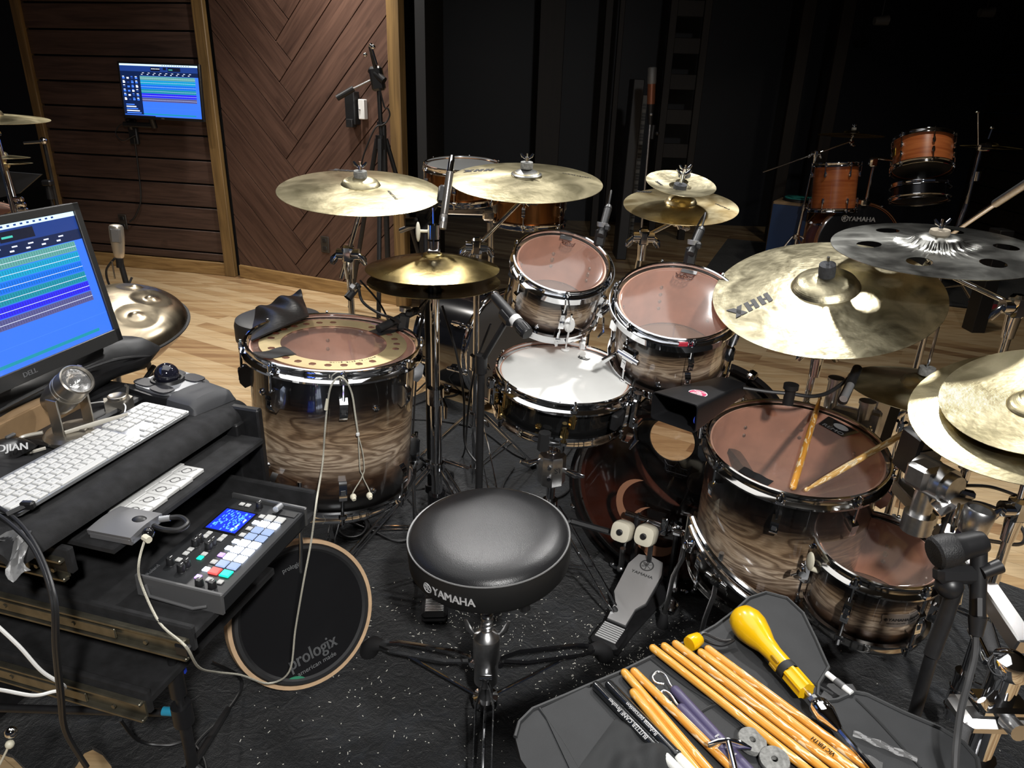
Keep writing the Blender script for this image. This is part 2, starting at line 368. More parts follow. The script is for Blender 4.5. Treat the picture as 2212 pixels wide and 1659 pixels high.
# --- dark part of the studio
struct(MB(WA).box((3.3,1.45,-.3), (3.6,2.9,.05)), 'wall_corner', BLKW)
m = MB(); m.box((2.9,8.6,1.45), (8.6,.1,2.9)); struct(m, 'wall_far', NAVY)
m = MB()
for k in range(15): m.box((5.2,4.6,.1+.19*k), (.06,8,.18), .004)
struct(m, 'wall_right', DKT)
m = MB(); m.box((-.62,5.3,1.45), (.06,1.1,2.9)); struct(m, 'wall_alcove', BLKW)
for k, (px, Y, w_) in enumerate(((905,5.6,.09),(1182,7.6,.24),(1296,7.6,.07),(1322,7.6,.05),(1700,7.6,.12),(1780,7.6,.12))):
    x = Yp(px,300,Y).x; trim(4+k, None, (x,Y,1.45), (w_,.07,2.9), DKT)
m = MB()                                                        # slatted ladder-like panel
x = Yp(1470,200,7.6).x
for s_ in (-1, 1): m.box((x+s_*.16,7.55,1.45), (.07,.06,2.9), .004)
for k in range(9): m.box((x,7.57,.25+.32*k), (.27,.03,.14), .004)
struct(m, 'trim_10', DKT)
# --- rugs
def carpet_mat():
    b = NT('black_carpet'); v = b.tc('Object'); n1 = b.noise(v, 5, 4, 1.6); n2 = b.noise(v, 380, 2); n3 = b.noise(v, 26, 3, 2)
    c = b.ramp(b.math('ADD', b.math('MULTIPLY', n1, .7), b.math('MULTIPLY', n3, .3)), [(.36, '050608'), (.52, '0e1013'), (.68, '1c2026')])
    c = b.mix(b.ramp(n2, [(.35, '000000'), (.65, '999999')]), c, '030304')
    return b.pbr(**{'Base__Color': c, 'Roughness': .95, 'Sheen__Weight': .12, 'Normal': b.bump(b.math('ADD', n2, b.math('MULTIPLY', n3, 2.5)), .6, .006)})
CARP = carpet_mat()
e1 = V((.82,-.57,0)); e2 = V((-.57,-.82,0)); P0 = V((-.43,3.24,0))
zq = [Zp(x, y, 0) for x, y in ((275,1760),(252,1690),(240,1655),(222,1632),(200,1620),(182,1628),(165,1655),(140,1690),(90,1700),(50,1660),(28,1638),(0,1630),(-60,1632))]
pts = [P0, P0+e1*2.75, P0+e1*2.75+e2*3.4, V((-.62,-.5,0))]+zq+[V((-1.95,1.55,0)), P0+e2*1.75]
m = MB(); m.prism([(p.x, p.y) for p in pts], .0005, .012); tag(struct(m, 'area_rug', CARP), 'large black carpet rug under the main drum kit', 'rug'); del COL.objects['area_rug']['kind']
RED = mt('red_rug_border', (.23,.012,.02), .9); pz = Zp(2100,668,0)
m = MB(); m.prism([rot2(x, y, R(-22)) for x, y in ((-2.0,0),(1.6,0),(1.6,1.9),(-2.0,1.9))], .0005, .01, T(pz.x, pz.y, 0))
m.k = 1
for (a, b) in ((-1.98,-1.45),(.0,.75)): m.prism([rot2(x, y, R(-22)) for x, y in ((a,.03),(b,.03),(b,.2),(a,.2))], .01, .0125, T(pz.x, pz.y, 0))
solo(m, 'area_rug', [CARP, RED], 'black rug with red border blocks under the far orange drum kit', 'rug')
# --- wood dust and stick splinters over the carpet
m = MB(); zones = [(0,1.5,.7,.5,300),(.36,1.45,.22,.2,520),(-.1,1.6,.2,.15,220),(-.3,1.15,.5,.4,260),(.8,1.0,.5,.4,90)]
for (cx, cy, sx, sy, n) in zones:
    for k in range(n):
        x, y = rnd.gauss(cx, sx*.55), rnd.gauss(cy, sy*.55); L = rnd.choice((.002,.003,.003,.004,.007)); a = rnd.random()*PI
        if x < -.6 or y < .75: continue
        m.box((0,0,0), (L,.0012,.001), 0, T(x, y, .0135) @ Rz(a))
solo(m, 'wood_splinters', mt('pale_splinter', (.85,.82,.74), .8), 'tiny pale drumstick splinters scattered over the black carpet', 'debris', kind='stuff', auto=0)
# --- wall fittings
def outlet(M, label, holes=True):
    t = thing('wall_outlet', label, 'outlet', M); m = MB(M); m.box((0,0,.004), (.072,.116,.008), .003); m.obj('cover_plate', mt('brown_plate', (.03,.025,.02), .5), t)
    for s in (-1, 1): MB(M).box((0,s*.028,.009), (.034,.028,.005), .003).obj('socket', BLK, t)
outlet(WB @ T(.91,.353,0), 'dark brown power outlet low on the chevron plank wall'); 
outlet(WA @ T(.94,.36,.0), 'black power outlet on the horizontal plank wall behind the silver mic')
t = thing('control_box', 'small black switch box mounted high on the chevron wall', 'box', WB @ T(1.235,1.27,0)); M = LOC[t]
MB(M).box((0,0,.03), (.075,.2,.06), .004).obj('housing', BLK, t); MB(M).box((-.0,-.09,.05), (.05,.05,.05), .003).obj('bracket', BLKM, t)
t = thing('light_switch', 'white rocker light switch beside the black box on chevron wall', 'switch', WB @ T(1.3,1.265,0)); M = LOC[t]
MB(M).box((.01,0,.02), (.045,.12,.04), .004).obj('cover_plate', WHT, t); MB(M).ball((0,0,.042), .006).obj('toggle', SILVP, t)
# --- ceiling spots of the dark room
for k, (px, py, a) in enumerate(((1903,46,.3),(2130,28,-.4))):
    c = Yp(px,py,7.2); t = thing('ceiling_spotlight', ('left' if k == 0 else 'right')+' of two dim grey spotlight heads high in the dark room', 'spotlight', T(*c), 'dim spotlight heads in the dark room')
    m = MB(); m.cyl(c+V((-.06,0,0)), c+V((.06,0,.01)), .035, .045); m.obj('lamp_head', GREYP, t)
    MB().cyl(c+V((0,0,.02)), (c.x,c.y,2.9), .008).obj('stem', BLKM, t); MB().ball(c+V((.065,0,.01)), .03, 10, (.4,1,1)).obj('lens', SILVP, t)
# ================================================================ LIGHTS
def area(name, loc, to, size, power, col=(1,.985,.96), spread=180):
    l = bpy.data.lights.new(name, 'AREA'); l.shape = 'DISK'; l.size = size; l.energy = power; l.color = col; l.spread = R(spread)
    o = bpy.data.objects.new(name, l); COL.objects.link(o); o.location = loc; o.rotation_euler = (V(to)-V(loc)).to_track_quat('-Z', 'Y').to_euler(); return o
area('kit_spot', (1.05,2.75,2.8), (.45,1.55,.6), .14, 19, spread=120)
area('kit_spot', (-.35,3.2,2.8), (-.2,1.8,.6), .14, 17, spread=120)
area('wall_spot', (-1.12,4.5,2.8), (-1.12,5.1,1.3), .14, 19, (1,.95,.88), spread=110)
area('floor_spot', (-2.2,4.0,2.8), (-1.9,3.4,0), .16, 24, (1,.96,.9), spread=120)
area('front_spot', (.55,-1.1,2.7), (.2,1.3,.3), .2, 30, spread=100)
area('right_spot', (2.2,2.4,2.8), (1.5,1.9,.0), .16, 5, spread=90)
area('far_kit_spot', (2.5,4.2,2.7), (2.9,5.6,.6), .2, 4, (1,.9,.75), spread=90)
panel = bpy.data.lights.new('ceiling_panel', 'AREA'); panel.shape = 'RECTANGLE'; panel.size = 2.6; panel.size_y = 2.4; panel.energy = 24; panel.color = (1,.99,.975); panel.spread = R(150)
po = bpy.data.objects.new('ceiling_panel', panel); COL.objects.link(po); po.location = (-.6,1.7,2.88)
wd = bpy.data.worlds.new('world'); S.world = wd; wd.use_nodes = True; bg = wd.node_tree.nodes['Background']; bg.inputs[0].default_value = (.6,.7,1,1); bg.inputs[1].default_value = .02
S.view_settings.view_transform = 'Standard'; S.view_settings.look = 'None'; S.view_settings.gamma = 1; S.view_settings.exposure = .12; S.view_settings.use_curve_mapping = False
# ================================================================ DRUMS
INK = mt('black_ink', (.01,.01,.012), .5); INKB = mt('brown_ink', (.06,.015,.008), .5); WINK = mt('silver_ink', (.5,.5,.5), .4); WHINK = mt('white_ink', (.8,.8,.8), .5)
def crown(m, M, s):                                   # drum head crown mark with its word
    pts = [(-1,.55),(-.78,-.3),(.78,-.3),(1,.55),(.52,.2),(.0,.62),(-.52,.2),(-1,.55)]
    for k in range(len(pts)-1):
        a, b = pts[k], pts[k+1]
        if k in (0,1,2): c = [a, b]
        else: c = [a, ((a[0]+b[0])/2*.98, min(a[1],b[1])*.9+.02), b]
        m.tube([M @ V((x*s, y*s, 0)) for x, y in c], s*.04, 4, flat=1)
    m.text('REMO', s*.55, M @ T(0,-.06*s,0), 'CENTER', None, s*.01, 1.35, .01)
    m.box((0,-.42*s,0), (1.5*s, .03*s, .0006), 0, M); m.box((0,-.55*s,0), (.9*s, .03*s, .0006), 0, M)
def forks(m, M, r, th=.0006):                         # round emblem with three crossed tuning forks
    m.lathe([(r,0),(r*.9,th),(r*.8,0)], 28, M)
    for k in range(3):
        a = PI/2+k*PI/3
        m.box((0,0,0), (r*1.5, r*.09, th), 0, M @ Rz(a))
        for s in (-1, 1): m.box((r*.42, s*r*.13, 0), (r*.5, r*.09, th), 0, M @ Rz(a))
        m.box((r*.18,0,0), (r*.09, r*.33, th), 0, M @ Rz(a))
def lug(root, a, Rs, z, mat, kind='long', s=1, up=1):
    M = LOC[root] @ Rz(a) @ T(Rs, 0, z)
    m = MB(M)
    if kind == 'long':
        P = [(-.002,.02),(.012,.024),(.024,.014),(.021,-.014),(.011,-.026),(-.002,-.02)]
        m.prism([(x*s, y*s*up) for x, y in P][::up], -.008*s, .008*s, Rx(PI/2)); m.box((.021*s,-.002*up*s,0), (.004,.014*s,.011*s), .001, Rx(PI/2))
    else:
        m.box((.008*s,0,0), (.02*s,.02*s,.03*s), .005*s); m.cyl((.012*s,0,-.02*s), (.012*s,0,.02*s), .008*s, n=10)
    return m.obj('lug', mat, root)
def rod(root, a, Rs, z0, z1, mat, x=.016):
    M = LOC[root] @ Rz(a); m = MB(M); m.cyl((Rs+x,0,z0), (Rs+x,0,z1), .0034, n=8); up = 1 if z0 > z1 else -1
    m.box((Rs+x-.004,0,z0), (.017,.02,.016), .004); m.cyl((Rs+x,0,z0+.004*up), (Rs+x,0,z0+.02*up), .0055, n=8); m.box((Rs+x,0,z0+.023*up), (.006,.006,.008), .001)
    return m.obj('tension_rod', mat, root)
def hoop(root, Rr, z, mat, up=1, name='hoop', hh=.03):
    P = [(Rr-.001, 0),(Rr+.002,.0025),(Rr+.006,.001),(Rr+.0065,-.006),(Rr+.004,-.011),(Rr+.0035,-hh*.62),(Rr+.008,-hh*.72),(Rr+.0125,-hh*.85),(Rr+.0125,-hh),(Rr+.003,-hh),(Rr-.001,-hh*.5)]
    m = MB(LOC[root]); m.lathe([(r, z+up*q) for r, q in P][::up], 64, loop=True); return m.obj(name, mat, root)
def drum(name, label, c, n, Rr, D, nl, a0, shell, group=None, hoopm=CHROME, lugm=CHROME, head=HEAD, bhead=HEADB, inner=INNER, x=(1,0,0), top=True, logo=None, kind='long', ls=1, vents=(), hh=.03, bottom=True, M=None, screws=True):
    M = M or fr(c, n, x); t = thing(name, label, 'drum', M, group); Rs = Rr-.006; zt = -.012; zb = zt-D; L = M
    m = MB(L); m.lathe([(Rs,zb),(Rs,zt)], 72); m.k = 1; m.lathe([(Rs,zt),(Rs-.004,zt+.001),(Rs-.009,zt-.006),(Rs-.009,zb+.006),(Rs,zb)], 72); m.k = 2
    if screws:
        for k in range(nl):
            for dz in (-.06,-.085):
                for zz in (zt+dz, zb-dz): m.ball((0,0,0), .005, 8, (1,1,.5)) if False else m.lathe([(.0001,.004),(.004,.003),(.006,0)], 8, Rz(a0+2*PI*k/nl) @ T(Rs-.009,0,zz) @ Ry(-PI/2))
    so = m.obj('shell', [shell, inner, CHROME_R], t)
    if top: hoop(t, Rr, 0, hoopm, 1, 'top_hoop', hh)
    if bottom: hoop(t, Rr, zb+zt, hoopm, -1, 'bottom_hoop', hh)
    hm = MB(L); hm.lathe([(.0001,zt+.002),(Rs*.5,zt+.002),(Rs-.012,zt+.002),(Rs-.004,zt+.001),(Rr-.001,zt-.006)], 64); ho = hm.obj('top_head', head, t)
    if bhead: MB(L).lathe([(.0001,zb-.002),(Rs-.012,zb-.002),(Rr-.002,zb+.006)], 48).obj('bottom_head', bhead, t)
    for k in range(nl):
        a = a0+2*PI*k/nl; off = .034*ls+.028
        if D > .12:
            lug(t, a, Rs, zt-off-.01, lugm, kind, ls); rod(t, a, Rs, -hh+.008, zt-off, CHROME, .0165*ls)
            if bottom: lug(t, a, Rs, zb+off+.01, lugm, kind, ls, -1); rod(t, a, Rs, zb+zt+hh-.008, zb+off, CHROME, .0165*ls)
    for (va, vz) in vents:
        MB(L).lathe([(.0001,.003),(.003,.003),(.004,.006),(.008,.005),(.009,0)], 14, Rz(va) @ T(Rs-.001,0,vz) @ Ry(PI/2)).obj('air_vent', lugm, t)
    if logo:
        a, rr, s = logo; lm = MB(L); crown(lm, Rz(a) @ T(rr,0,zt+.0032) @ Rz(-PI/2), s); lm.obj('head_logo', INKB if head == HEAD else INK, ho)
    return t, ho, so
def ang(root, px, py, z=0):                            # direction (in a drum's own plane) of a picture point
    M = LOC[root] if not isinstance(root, Mx) else root; n = M.col[2].xyz; c = M.translation + n*z; q = ray(px, py); P = CO+q*((c-CO).dot(n)/q.dot(n)); l = M.inverted() @ P; return math.atan2(l.y, l.x), math.hypot(l.x, l.y)
# --- left floor tom with the bronze ring
D1c, D1n = V((-.4435,1.665,.818)), V((.07,-.006,1)); M1 = fr(D1c, D1n)
SH1 = wood_burst('burst_ash_large', .2, .375); SH2 = wood_burst('burst_ash_ten', .13, .165); SH3 = wood_burst('burst_ash_twelve', .156, .195); SH5 = wood_burst('burst_ash_sixteen', .2, .385); SH6 = wood_burst('burst_ash_small', .13, .17)
aF = math.atan2(-1.665, .4435)
d1, h1, s1 = drum('floor_tom', 'big left floor tom with tan burst shell and a bronze ring on its head', D1c, D1n, .206, .375, 8, aF+R(4), SH1, vents=((aF+R(27),-.105),(aF-R(56),-.09),(aF+R(26),-.33),(aF-R(52),-.28)), ls=1.15)
for k in range(3):
    a = (aF-R(22), aF+R(98), aF+R(218))[k]; M = M1 @ Rz(a) @ T(.2,0,-.335); m = MB(M); m.box((.012,0,0), (.03,.045,.06), .008); m.cyl((.02,0,-.03), (.02,0,.03), .014); m.tube([(.03,-.0,-.02),(.05,-.03,-.03),(.045,-.06,-.034)], .005, 6); br_ = m.obj('leg_bracket', CHROME, d1)
    p0 = M @ V((.022,0,.055)); p1 = M @ V((.022,0,-.12)); ft = M @ V((.05,0,-.46)); ft.z = .018
    m = MB(); m.tube([p0, p1, ft], .0055, 10); lg = m.obj('leg', CHROME, d1); MB().cyl(ft+V((0,0,-.005)), ft+V((0,0,.035)), .014, .009).obj('rubber_foot', RUB, lg)
# bronze ring lying on the head
MR = M1 @ T(.0,0,-.0085) @ Rz(aF); m = MB(); ro_, ri = .178, .128; nh = 27
def holed_ring(m, M, ri, ro, holes, th):
    N = 216; vs = []; fs = []
    rad = [ri, ri+.008, ri+.0155, ri+.0235, ri+.031, ro-.006, ro]
    rad = [ri+(ro-ri)*f for f in (0,.18,.34,.5,.66,.82,1)]
    hit = set()
    for hk in holes:
        for d in range(-2, 2): hit.add((hk+d) % N)
    for j in range(N):
        for r_ in rad: vs.append((r_*math.cos(2*PI*j/N), r_*math.sin(2*PI*j/N), th))
    for hk in holes:
        a0_ = 2*PI*hk/N
        for d in range(-2, 3):
            j = (hk+d) % N
            for q in (2,3,4):
                dx, dr = d/2., (q-3)/1.
                if abs(dx) == 1 and abs(dr) == 1: a = 2*PI*j/N; f = .72; rr = rad[3]+(rad[q]-rad[3])*f; aa = a0_+(d*2*PI/N)*f; vs[j*7+q] = (rr*math.cos(aa), rr*math.sin(aa), th)
    for j in range(N):
        for q in range(6):
            if j in hit and q in (2,3): continue
            fs.append((j*7+q, ((j+1) % N)*7+q, ((j+1) % N)*7+q+1, j*7+q+1))
    m.add([M @ V(v) for v in vs], fs)
holed_ring(m, MR, ri, ro_, [8*k+4 for k in range(27) if k not in (3,4,11,12,20)], .0015)
m.lathe([(ro_,.0015),(ro_,0)], 96, MR); m.lathe([(ri,0),(ri,.0015)], 96, MR)
rg = thing('cymbal_ring', 'flat perforated bronze ring taped on the left floor tom head', 'cymbal', MR); m.obj('ring', BRASS, rg)
m = MB(); 
for k, ch in enumerate('Ching Ring 14"/35cm'[::-1]):
    a = R(42-2.6*k)
    if ch != ' ': m.text(ch, .0085, MR @ Rz(a) @ T(.136,0,.0019) @ Rz(-PI/2), 'CENTER', None, .0001, 1, .01)
m.obj('lettering', INK, rg)
TAPE = mt('black_gaffer_tape', (.014,.014,.015), .35, bump=.4, bsc=60)
for k, (px, py, wd_) in enumerate(((598,765,.05),(838,716,.04))):
    a, r_ = ang(MR, px, py); m = MB(); 
    m.sheet(lambda u, w: MR @ Rz(a) @ V((.12+.085*u, (w-.5)*wd_*(1.15-.3*u), .0035+.0012*math.sin(9*u+5*w)+(.004 if u > .75 else 0)*(u-.75)*4)), 12, 8, .0008)
    m.obj('tape_strip', TAPE, rg, 'crinkled black tape')
# tom mics clipped on the hoops
def clip_mic(label, base, up, tip, head_c, grp='microphones clipped to the drum rims'):
    t = thing('clip_microphone', label, 'microphone', T(*base), grp); base, up, tip, head_c = V(base), V(up), V(tip), V(head_c)
    m = MB(); m.box((0,0,.02), (.03,.026,.05), .006, fr(base, up)); m.box((.012,0,.05), (.02,.034,.02), .005, fr(base, up)); m.obj('rim_clamp', BLK, t)
    m = MB(); m.cyl(base+up*.05, base+up*.062, .014, .016, 16); m.obj('clamp_knob', SILVP, t)
    m = MB(); d = (tip-head_c).normalized(); m.cyl(head_c, tip, .011, .011, 16); m.cyl(tip, tip+d*.012, .012, .009, 16); m.obj('mic_body', BLKM, t)
    MB().spline([tip+d*.01, tip+d*.05+V((0,.02,.01)), tip+V((.0,.10,-.08)), base+V((0,.12,-.4))], .003, 6).obj('cable', CABLE, t)
    return t
p = Dp(868,722,1.75); t = clip_mic('black mic clamp on the right rim of the left floor tom', M1 @ V((.145,.152,-.01)), V((.15,.1,1)).normalized(), M1 @ V((.17,.2,.03)), M1 @ V((.09,.10,.004)))
# --- rack toms
D2c, D2n = V((.127,1.921,.979)), V((.107,-.439,.892)); D3c, D3n = V((.42,1.783,.918)), V((-.058,-.39,.919))
M2, M3 = fr(D2c, D2n), fr(D3c, D3n)
a2 = ang(M2, 1229, 640)[0]; d2, h2, s2 = drum('rack_tom', 'small tom with dark tan burst shell behind the hi-hat', D2c, D2n, .130, .165, 6, a2, SH2, 'rack toms', logo=(ang(M2,1228,523)[0], .088, .019), vents=((a2-R(28),-.15),), ls=.95)
a3 = ang(M3, 1500, 735)[0]; d3, h3, s3 = drum('rack_tom', 'middle tom with tan burst shell between the snare and the ride cymbal', D3c, D3n, .156, .195, 6, a3, SH3, 'rack toms', logo=(ang(M3,1478,597)[0], .108, .025), vents=((a3-R(25),-.17),), ls=.95)
for (M, h_, px, py, wd_) in ((M2, h2, 1224, 508, .035), (M3, h3, 1490, 581, .042)):
    a, r_ = ang(M, px, py); MB(M @ Rz(a) @ T(r_-.002,0,-.008)).box((0,0,0), (.016,wd_,.002), .0006).obj('head_sticker', GREYP, h_)
MB(M3 @ Rz(ang(M3,1478,738)[0]) @ T(.163,0,-.012)).box((0,0,0), (.002,.022,.011), .0005).obj('red_sticker', mt('red_sticker', (.6,.03,.06), .4), d3, 'small red and white sticker')
for (M, dr, px, py, s) in ((M2, d2, 1310, 660, .9), (M3, d3, 1345, 770, 1)):       # suspension ring mounts
    a = ang(M, px, py, -.06)[0]; m = MB(M @ Rz(a))
    R0 = (.13 if dr == d2 else .156)+.016
    m.lathe([(R0,-.03),(R0+.003,-.03),(R0+.003,-.012),(R0,-.012)], 40, None, R(-75), R(75), loop=True); m.box((R0+.01,0,-.075), (.022,.045,.04), .006); m.cyl((R0+.02,-.03,-.075), (R0+.02,.035,-.075), .007); m.tube([(R0+.03,-.03,-.075),(R0+.05,-.05,-.1),(R0+.044,-.06,-.12)], [.006,.009,.004], 8, flat=.5); m.obj('suspension_mount', CHROME, dr)
tip2 = Dp(1313,452,2.02); clip_mic('tube-shaped mic standing on the rim of the small rack tom', M2 @ Rz(ang(M2,1288,530)[0]) @ V((.138,0,-.002)), V((.12,.12,.98)).normalized(), tip2, M2 @ Rz(ang(M2,1288,530)[0]) @ V((.135,0,.03)))
tip3 = Dp(1513,500,1.95); clip_mic('tube-shaped mic standing on the rim of the middle rack tom', M3 @ Rz(ang(M3,1487,572)[0]) @ V((.164,0,-.002)), V((.1,.12,.98)).normalized(), tip3, M3 @ Rz(ang(M3,1487,572)[0]) @ V((.16,0,.03)))
# --- snare
D4c, D4n = V((.142,1.793,.707)), V((.06,-.098,.992)); M4 = fr(D4c, D4n)
KSH = mt('black_lacquer_shell', (.006,.006,.006), .1, coat=1); a4 = ang(M4, 1246, 885)[0]
d4, h4, s4 = drum('snare_drum', 'black snare drum with gold lugs and a white coated head', D4c, D4n, .182, .105, 6, a4, KSH, hh=.032, head=SNHEAD, bhead=HEADB, x=(1,0,0), logo=(ang(M4,1258,770)[0], .118, .017), vents=((a4-R(27),-.085),), lugm=GOLD, screws=False)
for k in range(6):
    a = a4+k*PI/3
    lug(d4, a, .176, -.048, GOLD, 'box'); lug(d4, a-R(5), .176, -.09, GOLD, 'box'); rod(d4, a, .176, -.02, -.048, CHROME, .012); rod(d4, a-R(5), .176, -.117, -.09, CHROME, .012)
aS = ang(M4, 1378, 890, -.05)[0]; m = MB(M4 @ Rz(aS) @ T(.178,0,-.06)); m.box((.012,0,0), (.026,.05,.075), .006); m.box((.034,0,.005), (.016,.028,.085), .004); m.cyl((.034,.0,.05), (.034,0,.064), .011); m.cyl((.05,-.018,-.02), (.05,.018,-.02), .006); m.tube([(.04,.0,-.03),(.06,-.02,-.06),(.05,-.035,-.085)], [.005,.007,.003], 8); m.box((.03,0,-.075), (.02,.05,.004), .001); m.obj('snare_strainer', CHROME, d4)
m = MB(M4 @ Rz(aS) @ T(.178,0,-.06)); m.box((.008,-.055,0), (.02,.05,.045), .004); m.obj('strainer_plate', BLK, d4)
aB = ang(M4, 1062, 840, -.05)[0]; m = MB(M4 @ Rz(aB) @ T(.178,0,-.06)); m.box((.014,0,0), (.03,.045,.06), .006); m.box((.03,.02,.04), (.02,.02,.03), .004); m.obj('butt_plate', CHROME, d4)
ck = mt('stripe', (.005,.005,.005), .4)
# muffler clamp with white pad standing on the snare rim
aM, rM = ang(M4, 1222, 750); B = M4 @ V((rM*math.cos(aM), rM*math.sin(aM), -.008)); t = thing('snare_muffler', 'white round dampener pad on a rod at the back rim of the snare', 'dampener', T(*B))
MB(fr(B, D4n)).lathe([(.0001,.006),(.012,.006),(.013,.003),(.013,0),(.0001,0)], 24).obj('pad', WHT, t); kk = Dp(1231,702,1.80); MB().cyl(B+D4n*.005, kk+(kk-B)*.35, .0028).obj('rod', CHROME, t)
k0 = kk; MB(fr(k0, (.75,-.6,.1))).lathe([(.0001,.006),(.014,.006),(.019,.002),(.019,-.004),(.014,-.008),(.0001,-.008)], 22).obj('knob', WHT, t)
aC = ang(M4, 1255, 750)[0]; P = M4 @ V((.184*math.cos(aC), .184*math.sin(aC), 0)); m = MB(); m.box((0,0,.01), (.022,.024,.05), .005, fr(P, D4n)); m.cyl(P+D4n*.03, P+D4n*.06, .009, .012); m.obj('rim_clamp', CHROME, t); MB().cyl(k0, P+D4n*.045, .0035).obj('cross_arm', CHROME, t)
# --- right floor tom and the small tom in front of it
D5c, D5n = V((.689,1.535,.635)), V((-.03,-.125,.989)); M5 = fr(D5c, D5n); a5 = ang(M5, 1687, 1075)[0]
d5, h5, s5 = drum('floor_tom', 'big right floor tom with tan burst shell and two drumsticks on its head', D5c, D5n, .206, .385, 8, a5, SH5, logo=None, ls=1.1, hoopm=NICKEL)
al, rl = ang(M5, 1793, 925); lm = MB(M5 @ Rz(al) @ T(.15,0,-.0085) @ Rz(-PI/2)); lm.prism([(-.045,.035),(-.035,-.018),(.035,-.018),(.045,.035)], 0, .0006); lp = lm.obj('head_logo', BLKG, h5)
lm = MB(M5 @ Rz(al) @ T(.15,0,-.0078) @ Rz(-PI/2)); lm.text('REMO', .017, T(0,-.009,.0), 'CENTER', None, .0002, 1.3, .01); lm.lathe([(.0001,.0002),(.02,.0002),(.02,0)], 20, T(.005,.016,0) @ Mx.Diagonal((1,.6,1,1))); lm.obj('lettering', SILVP, lp)
at_, rt = ang(M5, 1622, 1032); MB(M5 @ Rz(at_) @ T(.178,0,-.0075)).sheet(lambda u, w: ((u-.5)*.026, (w-.5)*.075, .0006+.0008*math.sin(14*w)), 4, 12, .0006).obj('tape_strip', TAPE, h5)
for k, (px, py) in enumerate(((1478,1165),(1880,1010),(1560,1240))):
    a = ang(M5, px, py, -.3)[0]; M = M5 @ Rz(a) @ T(.2,0,-.31); m = MB(M); m.box((.012,0,0), (.03,.045,.055), .008); m.box((.03,0,0), (.02,.03,.03), .005); m.cyl((.03,-.03,.0), (.03,.03,0), .008); m.obj('leg_bracket', CHROME, d5)
    p0 = M @ V((.03,0,.09)); ft = M @ V((.06,0,-.28)); ft.z = .03; m = MB(); m.tube([p0, M @ V((.03,0,-.05)), M @ V((.05,0,-.12)), ft], .0062, 10); lg = m.obj('leg', CHROME_R, d5); MB().cyl(V((ft.x,ft.y,.013)), ft+V((0,0,.03)), .017, .01).obj('rubber_foot', RUB, lg)
aG = ang(M5, 1480, 1180, -.25)[0]; m = MB(M5)                                       # curved chrome bracket around the shell
for dz in (-.2,-.228): m.tube([(.235*math.cos(aG+R(q)), .235*math.sin(aG+R(q)), dz-.0016*(q+10)) for q in range(-10, 56, 6)], .008, 8)
m.obj('mounting_bracket', CHROME, d5)
D6c, D6n = V((.826,1.331,.49)), V((-.019,-.079,.997)); M6 = fr(D6c, D6n); a6 = ang(M6, 1842, 1262)[0]
d6, h6, s6 = drum('small_tom', 'small low tom with tan burst shell and an oval metal badge', D6c, D6n, .130, .165, 6, a6, SH6, ls=1.0, hoopm=NICKEL)
ab = ang(M6, 1906, 1300, -.1)[0]+R(1)
m = MB(M6 @ Rz(ab) @ T(.1245,0,-.098) @ Ry(PI/2) @ Rz(PI/2)); P = [(-.033,.012),(-.031,.0155),(-.015,.0175),(0,.018),(.015,.0175),(.031,.0155),(.033,.012),(.030,0),(.032,-.011),(.016,-.0165),(0,-.018),(-.016,-.0165),(-.032,-.011),(-.030,0)]
vs = []
for z in (0, .0022):
    for x, y in P: q = x/.126; vs.append(((.126+z)*math.sin(q), y, (.126+z)*math.cos(q)-.126))
n = len(P); m.add(vs, [list(range(n, 2*n))]+[(k, (k+1) % n, n+(k+1) % n, n+k) for k in range(n)]); bd = m.obj('badge', mt('bronze_badge', (.33,.29,.26), .4, .7), d6)
m = MB(M6 @ Rz(ab) @ T(.1245,0,-.098) @ Ry(PI/2) @ Rz(PI/2)); m.text('YAMAHA', .0105, T(.004,.003,.0026), 'CENTER', .1285, .0003, 1.05, .01); forks(m, T(-.0235,.003,.0002), .004); m.text('ABSOLUTE HYBRID MAPLE', .0035, T(0,-.007,.0026), 'CENTER', .1285, .0002); m.obj('lettering', INK, bd)
al, rl = ang(M6, 2015, 1215); lm = MB(M6 @ Rz(al+R(8)) @ T(.119,0,-.055) @ Ry(-PI/2) @ Rz(R(180))); lm.box((0,0,0), (.04,.012,.0004)); lm.k = 1; lm.text('hybrid', .011, T(0,0,.0006), 'CENTER', None, .0001); lm.k = 0; lm.text('YAMAHA', .009, T(0,.011,.0004), 'CENTER', None, .0002, 1.2, .02); lm.text('TOM TOM', .007, T(0,-.011,.0004)); lm.text('MADE IN JAPAN', .004, T(0,-.017,.0004)); forks(lm, T(0,-.028,.0002), .006); lm.obj('inside_label', [INK, PEARL], d6)
for a_, s in ((ang(M6,1745,1225,-.09)[0], 1), (ang(M6,2050,1330,-.09)[0], 1)):
    m = MB(M6 @ Rz(a_) @ T(.126,0,-.09)); m.box((.012,0,0), (.026,.04,.055), .006); m.cyl((.022,-.03,.0), (.022,.03,0), .009); m.tube([(.03,.02,0),(.045,.04,.01),(.04,.06,.03)], [.006,.01,.006], 8, flat=.5); m.obj('mount_bracket', CHROME, d6)
m = MB(M6 @ Rz(ang(M6,1745,1205,-.02)[0]) @ T(.15,0,-.03)); m.ball((.004,0,0), .016, 14, (.35,.9,1.5)); m.cyl((0,0,-.02), (-.02,0,-.03), .006); m.obj('wing_screw', PEARL, d6)
